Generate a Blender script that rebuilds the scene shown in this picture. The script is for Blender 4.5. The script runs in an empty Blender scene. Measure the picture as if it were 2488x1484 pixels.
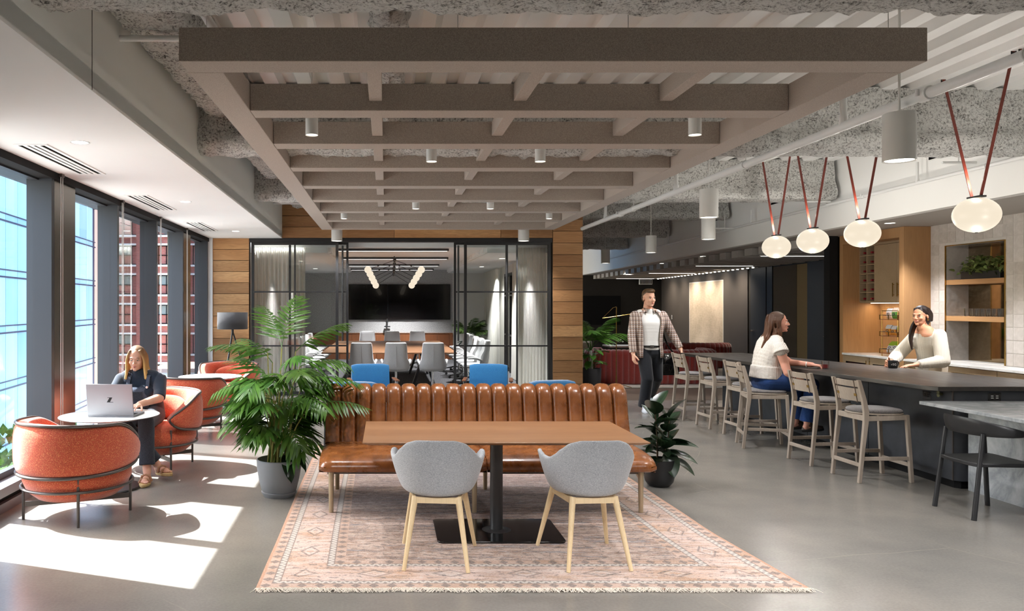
import bpy, bmesh, math, random
from mathutils import Vector, Matrix, noise as mnoise
random.seed(7)
PI = math.pi
SC = bpy.context.scene
COL = SC.collection
F, CX, CY, H = 1900.0, 938.0, 742.5, 1.65     # focal length in px of the 2488 px frame, vanishing point, eye height

def at(px, py, Y):
    return Vector(((px - CX) * Y / F, Y, H - (py - CY) * Y / F))

# ------------------------------------------------------------------ camera, sky, sun, exposure
cam_d = bpy.data.cameras.new('camera')
cam = bpy.data.objects.new('camera', cam_d); COL.objects.link(cam)
cam.location = (0, 0, H); cam.rotation_euler = (PI / 2, 0, 0)
cam_d.sensor_width = 36.0; cam_d.lens = 36.0 * F / 2488.0
cam_d.shift_x = (1244.0 - CX) / 2488.0; cam_d.shift_y = 0.0
cam_d.clip_start = 0.05; cam_d.clip_end = 900
SC.camera = cam

SUN_DIR = Vector((0.94, -0.34, -1.13)).normalized()      # the way the sunlight travels
world = bpy.data.worlds.new('world'); SC.world = world; world.use_nodes = True
wn = world.node_tree; bg = wn.nodes['Background']
sky = wn.nodes.new('ShaderNodeTexSky'); sky.sky_type = 'NISHITA'; sky.sun_disc = False
sky.sun_elevation = math.radians(48); sky.sun_rotation = math.radians(-70)
sky.air_density = 1.0; sky.dust_density = 3.0; sky.ozone_density = 0.6
wn.links.new(sky.outputs['Color'], bg.inputs['Color']); bg.inputs['Strength'].default_value = 0.52

LAMP_GAIN = 3.4
def lamp(kind, name, loc, energy, color=(1, 1, 1), **kw):
    d = bpy.data.lights.new(name, kind); d.energy = energy * (LAMP_GAIN if kind in ('SPOT', 'POINT') else 1); d.color = color
    for k, v in kw.items(): setattr(d, k, v)
    o = bpy.data.objects.new(name, d); COL.objects.link(o); o.location = loc
    return o
sun = lamp('SUN', 'sun', (-20, 10, 30), 11.3, (0.97, 0.985, 1.0), angle=math.radians(0.53))
sun.rotation_euler = SUN_DIR.to_track_quat('-Z', 'Y').to_euler()
portal = lamp('AREA', 'window_portal', (-3.2, 9.8, 1.55), 1.0, shape='RECTANGLE', size=9.2, size_y=2.7)
portal.rotation_euler = Vector((1, 0, 0)).to_track_quat('-Z', 'Z').to_euler()
portal.data.cycles.is_portal = True

vs = SC.view_settings
vs.view_transform = 'Standard'; vs.look = 'None'; vs.gamma = 1.0; vs.use_curve_mapping = False
vs.exposure = 1.65
SC.cycles.max_bounces = 9; SC.cycles.diffuse_bounces = 5; SC.cycles.glossy_bounces = 4
SC.cycles.transmission_bounces = 6; SC.cycles.transparent_max_bounces = 24
SC.cycles.caustics_reflective = False; SC.cycles.caustics_refractive = False
SC.cycles.sample_clamp_indirect = 1.5
SC.cycles.use_denoising = True; SC.cycles.blur_glossy = 1.0

# ------------------------------------------------------------------ materials
def c(r, g, b):
    f = lambda v: (v / 255 / 12.92) if v / 255 <= 0.04045 else ((v / 255 + 0.055) / 1.055) ** 2.4
    return (f(r), f(g), f(b), 1.0)

class G:
    """small wrapper round one material's node tree"""
    def __init__(s, name):
        s.m = bpy.data.materials.new(name); s.m.use_nodes = True
        s.nt = s.m.node_tree; s.b = s.nt.nodes['Principled BSDF']; s.o = s.nt.nodes['Material Output']
    def n(s, t, **kw):
        nd = s.nt.nodes.new(t)
        for k, v in kw.items(): setattr(nd, k, v)
        return nd
    def put(s, sock, v):
        if hasattr(v, 'is_output'): s.nt.links.new(v, sock)
        elif v is not None: sock.default_value = v
    def math(s, op, a, b=None, cc=None, clamp=False):
        nd = s.n('ShaderNodeMath', operation=op, use_clamp=clamp)
        s.put(nd.inputs[0], a); s.put(nd.inputs[1], b); s.put(nd.inputs[2], cc)
        return nd.outputs[0]
    def obj(s): return s.n('ShaderNodeTexCoord').outputs['Object']
    def rnd(s): return s.n('ShaderNodeObjectInfo').outputs['Random']
    def geo(s): return s.n('ShaderNodeNewGeometry')
    def sep(s, v):
        nd = s.n('ShaderNodeSeparateXYZ'); s.put(nd.inputs[0], v); return nd.outputs
    def comb(s, x, y, z):
        nd = s.n('ShaderNodeCombineXYZ'); s.put(nd.inputs[0], x); s.put(nd.inputs[1], y); s.put(nd.inputs[2], z); return nd.outputs[0]
    def map(s, v, scale=(1, 1, 1), loc=(0, 0, 0), rot=(0, 0, 0)):
        nd = s.n('ShaderNodeMapping'); s.put(nd.inputs['Vector'], v)
        s.put(nd.inputs['Scale'], scale); s.put(nd.inputs['Location'], loc); s.put(nd.inputs['Rotation'], rot); return nd.outputs[0]
    def noise(s, v, scale=5, detail=3, rough=0.5, dist=0.0):
        nd = s.n('ShaderNodeTexNoise'); s.put(nd.inputs['Vector'], v); s.put(nd.inputs['Scale'], scale)
        s.put(nd.inputs['Detail'], detail); s.put(nd.inputs['Roughness'], rough); s.put(nd.inputs['Distortion'], dist); return nd.outputs['Fac']
    def vor(s, v, scale=5, feature='F1', out='Distance', rand=1.0, dim='3D'):
        nd = s.n('ShaderNodeTexVoronoi', feature=feature, voronoi_dimensions=dim); s.put(nd.inputs['Vector'], v); s.put(nd.inputs['Scale'], scale)
        s.put(nd.inputs['Randomness'], rand); return nd.outputs[out]
    def wave(s, v, scale=5, dist=2, detail=2, dscale=1.0, direction='Y', kind='BANDS'):
        nd = s.n('ShaderNodeTexWave', wave_type=kind); nd.bands_direction = direction
        s.put(nd.inputs['Vector'], v); s.put(nd.inputs['Scale'], scale); s.put(nd.inputs['Distortion'], dist)
        s.put(nd.inputs['Detail'], detail); s.put(nd.inputs['Detail Scale'], dscale); return nd.outputs['Fac']
    def ramp(s, fac, stops, interp='LINEAR'):
        nd = s.n('ShaderNodeValToRGB'); cr = nd.color_ramp; cr.interpolation = interp
        while len(cr.elements) < len(stops): cr.elements.new(0.5)
        for e, (p, col) in zip(cr.elements, stops):
            e.position = p; e.color = col if len(col) == 4 else (*col, 1)
        s.put(nd.inputs[0], fac); return nd.outputs[0]
    def mix(s, fac, a, b, blend='MIX'):
        nd = s.n('ShaderNodeMix', data_type='RGBA', blend_type=blend)
        s.put(nd.inputs[0], fac); s.put(nd.inputs[6], a); s.put(nd.inputs[7], b); return nd.outputs[2]
    def bump(s, h, strength=0.3, dist=0.01):
        nd = s.n('ShaderNodeBump'); s.put(nd.inputs['Strength'], strength); s.put(nd.inputs['Distance'], dist)
        s.put(nd.inputs['Height'], h); s.put(s.b.inputs['Normal'], nd.outputs[0]); return nd.outputs[0]
    def set(s, **kw):
        names = dict(col='Base Color', rough='Roughness', metal='Metallic', spec='Specular IOR Level', coat='Coat Weight',
                     coatr='Coat Roughness', sheen='Sheen Weight', trans='Transmission Weight', ior='IOR', sss='Subsurface Weight',
                     emc='Emission Color', ems='Emission Strength', alpha='Alpha')
        for k, v in kw.items(): s.put(s.b.inputs[names[k]], v)
        return s
BW0, BW1 = (0, 0, 0, 1), (1, 1, 1, 1)

def plain(name, col, rough=0.5, metal=0.0, spec=0.5, var=0.06, scale=6.0, bump=0.0, bscale=200, coat=0.0, sheen=0.0):
    g = G(name); p = g.obj()
    f = g.noise(p, scale, 3)
    d = tuple(max(0, x * (1 - var)) for x in col[:3]) + (1,); l = tuple(min(1, x * (1 + var)) for x in col[:3]) + (1,)
    g.set(col=g.ramp(f, [(0.3, d), (0.7, l)]), rough=rough, metal=metal, spec=spec, coat=coat, sheen=sheen)
    if bump: g.bump(g.noise(p, bscale, 2), bump, 0.002)
    return g.m

def fabric(name, a, b, scale=380, bump=0.35, sheen=0.25, stretch=(1, 1, 1), fleck=None, big=None):
    g = G(name); p = g.obj(); q = g.map(p, stretch)
    f = g.noise(q, scale, 2, 0.6)
    col = g.ramp(f, [(0.35, a), (0.65, b)])
    if big: col = g.mix(g.math('MULTIPLY', g.noise(p, 3, 2), 0.35), col, big)
    if fleck:
        w = g.vor(p, scale * 1.5, out='Color'); k = g.math('GREATER_THAN', g.sep(w)[0], 0.9)
        col = g.mix(g.math('MULTIPLY', k, 0.6), col, fleck)
        k2 = g.math('LESS_THAN', g.sep(w)[0], 0.13); col = g.mix(g.math('MULTIPLY', k2, 0.55), col, tuple(x * 0.35 for x in a[:3]) + (1,))
    g.set(col=col, rough=0.92, spec=0.15, sheen=sheen); g.bump(f, bump, 0.002)
    return g.m

def wood(name, tones, axis=0, fine=1.0, rough=0.45, dark=None, rand=0.0, figure=0.35, per_piece=True, spec=0.35, coat=0.0):
    """long-grained wood: rings seen along `axis`, each piece shifted by its object's random number"""
    g = G(name); p = g.obj(); r = g.rnd() if per_piece else 0.37
    sh = g.n('ShaderNodeVectorMath', operation='ADD'); g.put(sh.inputs[0], p)
    off = g.comb(g.math('MULTIPLY', r, 37.0), g.math('MULTIPLY', r, 11.3), g.math('MULTIPLY', r, 23.7)); g.put(sh.inputs[1], off)
    sc = [5.0, 5.0, 5.0]; sc[axis] = 0.55
    q = g.map(sh.outputs[0], tuple(sc))
    d = g.noise(q, 1.3 * fine, 3, 0.55, 0.6)
    rings = g.math('FRACT', g.math('MULTIPLY', d, 9.0 * fine))
    tri = g.math('ABSOLUTE', g.math('SUBTRACT', g.math('MULTIPLY', rings, 2.0), 1.0))
    sc2 = [160.0, 160.0, 160.0]; sc2[axis] = 4.0
    fib = g.noise(g.map(sh.outputs[0], tuple(sc2)), 1.0, 3, 0.6)
    base = g.ramp(g.noise(q, 0.55, 2), [(0.30, tones[0]), (0.5, tones[1]), (0.72, tones[2])])
    col = g.mix(g.math('MULTIPLY', tri, figure), base, dark or tuple(x * 0.45 for x in tones[0][:3]) + (1,))
    col = g.mix(0.35, col, g.ramp(fib, [(0.3, tuple(x * 0.7 for x in tones[1][:3])), (0.7, tones[2])]), 'MIX')
    if rand:
        v = g.math('ADD', g.math('MULTIPLY', g.math('FRACT', g.math('MULTIPLY', r, 7.31)), rand), 1.0 - rand * 0.5)
        hs = g.n('ShaderNodeHueSaturation'); g.put(hs.inputs['Color'], col); g.put(hs.inputs['Value'], v); col = hs.outputs[0]
    g.set(col=col, rough=rough, spec=spec, coat=coat); g.bump(fib, 0.12, 0.001)
    return g.m

def glow(name, col, strength):
    g = G(name); g.set(col=(0.02, 0.02, 0.02, 1), emc=col, ems=strength, rough=0.4); return g.m

def thin_glass(name, tint=(0.93, 0.96, 0.96, 1), refl=1.0):
    g = G(name); g.nt.nodes.remove(g.b)
    fr = g.n('ShaderNodeFresnel'); fr.inputs[0].default_value = 1.45
    tr = g.n('ShaderNodeBsdfTransparent'); tr.inputs[0].default_value = tint
    gl = g.n('ShaderNodeBsdfGlossy'); gl.inputs['Roughness'].default_value = 0.0
    mx = g.n('ShaderNodeMixShader'); g.put(mx.inputs[0], g.math('MULTIPLY', fr.outputs[0], refl))
    g.nt.links.new(tr.outputs[0], mx.inputs[1]); g.nt.links.new(gl.outputs[0], mx.inputs[2]); g.nt.links.new(mx.outputs[0], g.o.inputs[0])
    return g.m

def sheer(name, col, see=0.25):
    g = G(name); g.nt.nodes.remove(g.b)
    df = g.n('ShaderNodeBsdfDiffuse'); df.inputs[0].default_value = col
    tl = g.n('ShaderNodeBsdfTranslucent'); tl.inputs[0].default_value = col
    tr = g.n('ShaderNodeBsdfTransparent')
    m1 = g.n('ShaderNodeMixShader'); m1.inputs[0].default_value = 0.45
    m2 = g.n('ShaderNodeMixShader')
    th = g.noise(g.map(g.obj(), (500, 500, 500)), 1.0, 1); g.put(m2.inputs[0], g.math('MULTIPLY', g.ramp(th, [(0.4, BW0), (0.6, BW1)]), see * 2))
    g.nt.links.new(df.outputs[0], m1.inputs[1]); g.nt.links.new(tl.outputs[0], m1.inputs[2])
    g.nt.links.new(m1.outputs[0], m2.inputs[1]); g.nt.links.new(tr.outputs[0], m2.inputs[2]); g.nt.links.new(m2.outputs[0], g.o.inputs[0])
    return g.m

M = {}
M['white_paint'] = plain('white_paint', c(242, 243, 242), 0.6, spec=0.25, var=0.015, scale=1.2)
M['fascia_paint'] = plain('fascia_paint', c(232, 236, 233), 0.7, spec=0.2, var=0.015, scale=1.0)
M['bulkhead_paint'] = plain('bulkhead_paint', c(240, 240, 237), 0.7, spec=0.2, var=0.015, scale=1.0)
M['grey_ceiling'] = plain('grey_ceiling', c(178, 174, 168), 0.7, spec=0.2, var=0.02, scale=1.0)
M['deck'] = plain('deck', c(242, 242, 240), 0.5, spec=0.35, var=0.03, scale=3)
M['pipe_white'] = plain('pipe_white', c(228, 229, 227), 0.35, spec=0.5, var=0.01)
M['can_white'] = plain('can_white', c(226, 226, 222), 0.45, spec=0.4, var=0.01)
M['felt'] = fabric('felt', c(150, 139, 129), c(186, 174, 163), scale=260, bump=0.15, sheen=0.1)
M['black_metal'] = plain('black_metal', c(34, 34, 35), 0.42, 0.0, spec=0.5, var=0.05)
M['chair_metal'] = plain('chair_metal', c(88, 81, 77), 0.38, 0.55, var=0.05)
M['gloss_black'] = plain('gloss_black', c(10, 10, 11), 0.08, spec=0.6, var=0.02)
M['matt_black'] = plain('matt_black', c(20, 20, 21), 0.8, spec=0.2, var=0.05)
M['bronze'] = plain('bronze', c(92, 86, 76), 0.27, 0.85, var=0.08, scale=1.5)
M['fin'] = plain('fin', c(52, 54, 58), 0.45, 0.3, var=0.02)
M['sill'] = plain('sill', c(120, 122, 126), 0.35, 0.3, var=0.03)
M['brass'] = plain('brass', c(196, 160, 92), 0.25, 0.95, var=0.05)
M['chrome'] = plain('chrome', c(200, 200, 200), 0.12, 1.0, var=0.02)
M['white_plastic'] = plain('white_plastic', c(222, 222, 220), 0.35, var=0.01)
M['lens'] = glow('lens', (1.0, 0.93, 0.82, 1), 3.0)
M['globe'] = glow('globe', (1.0, 0.87, 0.68, 1), 0.285)
M['led'] = glow('led', (1.0, 0.97, 0.93, 1), 1.1)
M['glass'] = thin_glass('glass', refl=0.7)
M['door_glass'] = thin_glass('door_glass', (0.95, 0.97, 0.96, 1), 0.9)
M['sheer'] = sheer('sheer', c(226, 224, 216), 0.16)
M['slot'] = plain('slot', c(18, 18, 18), 0.9, spec=0.0)
M['oak'] = wood('oak', [c(150, 110, 72), c(166, 125, 84), c(180, 140, 98)], axis=2, fine=0.9, figure=0.12, rough=0.5, per_piece=False)
M['oak_grey'] = wood('oak_grey', [c(146, 124, 96), c(158, 136, 108), c(170, 148, 120)], axis=0, fine=0.9, figure=0.12, rough=0.5, per_piece=False)
M['oak_shelf'] = wood('oak_shelf', [c(148, 108, 70), c(164, 123, 82), c(178, 138, 96)], axis=1, fine=0.9, figure=0.12, rough=0.5, per_piece=False)
M['table_wood'] = wood('table_wood', [c(142, 97, 62), c(158, 112, 74), c(172, 127, 88)], axis=0, fine=0.8, figure=0.22, rough=0.33, per_piece=False, spec=0.45)
M['conf_wood'] = wood('conf_wood', [c(108, 76, 52), c(122, 88, 62), c(136, 100, 72)], axis=0, fine=0.8, figure=0.2, rough=0.25, per_piece=False)
M['walnut'] = wood('walnut', [c(100, 60, 36), c(118, 72, 44), c(134, 84, 52)], axis=2, fine=0.9, figure=0.25, rough=0.45)
M['plank_sunlit'] = wood('plank_sunlit', [c(150, 104, 66), c(190, 148, 104), c(218, 184, 142)], axis=0, fine=1.25, figure=0.34, rough=0.5, dark=c(110, 70, 42), rand=0.5)  # sunlit copy of one timber, window light put into its tones; unused
M['plank_shaded'] = wood('plank_shaded', [c(130, 84, 42), c(160, 108, 58), c(186, 134, 78)], axis=0, fine=1.2, figure=0.34, rough=0.5, dark=c(88, 52, 26), rand=0.45)  # same timber with the shadier side put into its tones; unused
M['floor_plank'] = wood('floor_plank', [c(88, 76, 66), c(104, 92, 80), c(120, 106, 94)], axis=0, fine=0.8, figure=0.2, rough=0.4, rand=0.3)
M['ash'] = wood('ash', [c(152, 138, 124), c(170, 156, 142), c(186, 172, 158)], axis=2, fine=1.2, figure=0.16, rough=0.5, per_piece=False)
M['beech'] = wood('beech', [c(212, 184, 140), c(222, 196, 154), c(230, 206, 166)], axis=2, fine=1.0, figure=0.1, rough=0.5, per_piece=False)
M['orange'] = fabric('orange', c(168, 70, 50), c(194, 92, 66), scale=240, bump=0.5, sheen=0.35, fleck=c(240, 176, 110), big=c(206, 84, 52))
M['chair_grey'] = fabric('chair_grey', c(142, 145, 148), c(186, 188, 190), scale=330, stretch=(0.35, 0.35, 1.6), bump=0.3)
M['conf_grey'] = fabric('conf_grey', c(150, 150, 150), c(180, 180, 180), scale=300, bump=0.2)
M['blue'] = fabric('blue', c(24, 92, 140), c(40, 116, 166), scale=200, bump=0.2, sheen=0.7)
M['teal'] = M['blue']
M['velvet'] = fabric('velvet', c(112, 34, 30), c(146, 52, 44), scale=160, bump=0.2, sheen=0.8)
M['seat_pad'] = fabric('seat_pad', c(92, 88, 88), c(140, 134, 132), scale=200, bump=0.5)
M['shade'] = fabric('shade', c(58, 58, 60), c(74, 74, 76), scale=400, bump=0.2)
M['strap'] = plain('strap', c(112, 42, 28), 0.5, var=0.1, bump=0.1)
M['brown_strap'] = plain('brown_strap', c(78, 60, 48), 0.5, var=0.1)
M['pot_grey'] = plain('pot_grey', c(132, 135, 138), 0.6, var=0.06, bump=0.08)
M['pot_dark'] = plain('pot_dark', c(58, 60, 64), 0.6, var=0.06, bump=0.08)
M['pot_black'] = plain('pot_black', c(24, 24, 25), 0.4, var=0.06)
M['soil'] = plain('soil', c(70, 48, 30), 0.95, spec=0.1, var=0.5, scale=60, bump=0.8, bscale=90)
M['paper_white'] = plain('paper_white', c(226, 224, 220), 0.6, var=0.03)
def leafmat(name, a, b, rough=0.35, trans=0.25):
    g = G(name); p = g.obj(); f = g.noise(p, 9, 2); r = g.rnd()
    col = g.ramp(f, [(0.3, a), (0.7, b)])
    hs = g.n('ShaderNodeHueSaturation'); g.put(hs.inputs['Color'], col); g.put(hs.inputs['Value'], g.math('ADD', g.math('MULTIPLY', r, 0.5), 0.75)); 
    g.put(hs.inputs['Hue'], g.math('ADD', g.math('MULTIPLY', r, 0.02), 0.49)); col = hs.outputs[0]
    g.set(col=col, rough=rough, spec=0.5)
    if trans:
        tl = g.n('ShaderNodeBsdfTranslucent'); g.put(tl.inputs[0], col); mx = g.n('ShaderNodeMixShader'); mx.inputs[0].default_value = trans
        g.nt.links.new(g.b.outputs[0], mx.inputs[1]); g.nt.links.new(tl.outputs[0], mx.inputs[2]); g.nt.links.new(mx.outputs[0], g.o.inputs[0])
    return g.m
M['palm'] = leafmat('palm', c(54, 96, 32), c(98, 140, 54))
M['palm_dark'] = leafmat('palm_dark', c(58, 82, 40), c(84, 110, 56))
M['rubber'] = leafmat('rubber', c(26, 42, 28), c(44, 64, 42), 0.25, 0.05)
M['bright_leaf'] = leafmat('bright_leaf', c(70, 120, 40), c(110, 160, 70))
M['pothos'] = leafmat('pothos', c(60, 84, 40), c(140, 150, 84), 0.4)
M['cane'] = plain('cane', c(150, 146, 76), 0.5, var=0.2, scale=30)
M['stem_brown'] = plain('stem_brown', c(84, 66, 44), 0.7, var=0.2, scale=30)
M['tree_leaf'] = leafmat('tree_leaf', c(60, 92, 36), c(104, 134, 58), 0.6)
# polished concrete
g = G('concrete'); p = g.obj()
big = g.noise(p, 0.7, 4, 0.6); mid = g.noise(p, 2.2, 3, 0.5); fine = g.noise(p, 60, 3)
col = g.ramp(big, [(0.25, c(92, 90, 87)), (0.75, c(140, 132, 121))])
col = g.mix(0.45, col, g.ramp(mid, [(0.2, c(98, 97, 94)), (0.85, c(144, 139, 131))]))
col = g.mix(0.15, col, g.ramp(fine, [(0.15, c(90, 90, 88)), (0.85, c(170, 168, 162))]))
wob = g.n('ShaderNodeVectorMath', operation='ADD'); g.put(wob.inputs[0], p)
nz = g.n('ShaderNodeTexNoise'); g.put(nz.inputs['Vector'], p); nz.inputs['Scale'].default_value = 2.2
sc = g.n('ShaderNodeVectorMath', operation='SCALE'); g.put(sc.inputs[0], nz.outputs['Color']); sc.inputs['Scale'].default_value = 0.07; g.put(wob.inputs[1], sc.outputs[0])
crack = g.math('LESS_THAN', g.vor(wob.outputs[0], 0.55, 'DISTANCE_TO_EDGE', dim='2D'), 0.0022)
crack = g.math('MULTIPLY', crack, g.ramp(g.noise(p, 0.9, 2), [(0.5, BW0), (0.6, BW1)]))
col = g.mix(g.math('MULTIPLY', crack, 0.25), col, c(170, 160, 144))
g.set(col=col, rough=0.25, spec=0.5)
M['concrete'] = g.m
# sprayed-on fireproofing: pale, with dark pits
g = G('fireproofing'); p = g.obj()
n1 = g.noise(p, 46, 4, 0.75, 0.4); n2 = g.noise(p, 9, 3)
col = g.ramp(g.math('ADD', g.math('MULTIPLY', n1, 0.8), g.math('MULTIPLY', n2, 0.2)), [(0.35, c(56, 55, 53)), (0.42, c(168, 167, 163)), (0.52, c(232, 232, 228))])
g.set(col=col, rough=0.95, spec=0.1); g.bump(n1, 1.0, 0.03)
M['fireproofing'] = g.m
# leather, patent-like
g = G('leather'); p = g.obj(); f = g.noise(p, 7, 5, 0.6, 0.5); w = g.vor(p, 260)
col = g.ramp(f, [(0.3, c(102, 59, 29)), (0.52, c(136, 81, 40)), (0.75, c(164, 104, 57))])
g.set(col=col, rough=g.ramp(g.noise(p, 18, 3), [(0.3, (0.22,) * 3), (0.7, (0.36,) * 3)]), spec=0.5, coat=0.15, coatr=0.15); g.bump(w, 0.06, 0.002)
M['leather'] = g.m
# dark ceramic bar top and panels
g = G('bar_top'); p = g.obj(); f = g.noise(g.map(p, (9, 1.2, 9)), 2.5, 4, 0.6)
g.set(col=g.ramp(f, [(0.3, c(44, 40, 37)), (0.7, c(60, 55, 50))]), rough=g.ramp(f, [(0.3, (0.3,) * 3), (0.7, (0.42,) * 3)]), spec=0.5); g.bump(f, 0.05, 0.002)
M['bar_top'] = g.m
g = G('bar_face'); p = g.obj(); f = g.noise(p, 3.0, 5, 0.6)
g.set(col=g.ramp(f, [(0.3, c(46, 48, 52)), (0.7, c(66, 68, 73))]), rough=0.55, spec=0.35)
M['bar_face'] = g.m
# marbles
def marble(name, base, vein, rough=0.25, scale=1.6):
    g = G(name); p = g.obj(); q = g.map(p, (1, 1, 1), (0, 0, 0), (0.4, 0.3, 0.7))
    f = g.noise(q, scale, 8, 0.62, 1.4); v = g.math('ABSOLUTE', g.math('SUBTRACT', f, 0.5))
    col = g.ramp(v, [(0.0, vein), (0.06, tuple((a + b) / 2 for a, b in zip(vein, base))), (0.16, base)])
    col = g.mix(0.3, col, g.ramp(g.noise(p, 7, 5, 0.7), [(0.35, vein), (0.6, base)]))
    g.set(col=col, rough=rough, spec=0.45); return g.m
M['marble'] = marble('marble', c(196, 198, 200), c(140, 145, 148))
M['quartz_white'] = marble('quartz_white', c(226, 225, 222), c(206, 204, 200), 0.2)
M['stone_warm'] = marble('stone_warm', c(176, 168, 156), c(142, 132, 118), 0.4)
# dark wall cladding / doors, carpet, felt wall
M['dark_wall'] = plain('dark_wall', c(76, 71, 67), 0.5, spec=0.3, var=0.06, scale=2)
M['dark_back'] = plain('dark_back', c(48, 46, 43), 0.6, spec=0.25, var=0.06, scale=2)
M['dark_door'] = plain('dark_door', c(52, 53, 55), 0.5, spec=0.3, var=0.05, scale=2)
M['taupe_panel'] = fabric('taupe_panel', c(92, 82, 68), c(112, 100, 84), scale=120, bump=0.1, stretch=(1, 1, 6), sheen=0.0)
M['gold_lit_panel'] = fabric('gold_lit_panel', c(150, 126, 88), c(174, 150, 110), scale=120, bump=0.1, stretch=(1, 1, 6), sheen=0.0)  # gold niche panel, the light on it put into the paler tone
M['felt_wall'] = fabric('felt_wall', c(150, 150, 149), c(182, 182, 180), scale=45, bump=0.1, sheen=0.0)
M['room_wall'] = plain('room_wall', c(214, 213, 207), 0.7, spec=0.2, var=0.01)
g = G('carpet'); p = g.obj(); f = g.noise(p, 60, 2, 0.7); f2 = g.noise(g.map(p, (30, 8, 1)), 1.5, 3)
g.set(col=g.mix(0.5, g.ramp(f, [(0.35, c(34, 34, 36)), (0.65, c(110, 110, 112))]), g.ramp(f2, [(0.4, c(44, 44, 46)), (0.6, c(96, 96, 98))])), rough=0.95, spec=0.05)
g.bump(f, 0.4, 0.005); M['carpet'] = g.m
g = G('canvas'); p = g.obj(); f = g.noise(g.map(p, (1, 12, 3)), 6, 5, 0.7); f2 = g.noise(p, 1.4, 4)
g.set(col=g.mix(0.5, g.ramp(f, [(0.35, c(176, 160, 138)), (0.65, c(206, 192, 172))]), g.ramp(f2, [(0.4, c(172, 158, 140)), (0.65, c(212, 196, 176))])), rough=0.9, spec=0.1)
g.bump(f, 0.4, 0.004); M['canvas'] = g.m
g = G('screen'); g.set(col=c(8, 8, 9), rough=0.12, spec=0.5, coat=0.4); M['screen'] = g.m
g = G('tile_glaze'); p = g.obj(); r = g.rnd(); f = g.noise(g.map(p, (1, 1, 1)), 22, 2); w = g.noise(p, 9, 2)
col = g.ramp(g.math('FRACT', g.math('MULTIPLY', r, 3.7)), [(0.0, c(176, 168, 160)), (0.5, c(190, 184, 177)), (1.0, c(202, 196, 190))])
col = g.mix(0.25, col, g.ramp(f, [(0.3, c(165, 157, 149)), (0.7, c(208, 203, 197))]))
g.set(col=col, rough=0.12, spec=0.6); g.bump(w, 0.5, 0.012); M['tile'] = g.m
g = G('grout'); g.set(col=c(190, 185, 178), rough=0.9); M['grout'] = g.m
g = G('bronze_mirror'); f = g.noise(g.obj(), 8, 4, 0.6)
g.set(col=g.ramp(f, [(0.3, c(128, 112, 88)), (0.7, c(150, 134, 110))]), metal=1.0, rough=0.06); M['mirror'] = g.m

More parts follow.
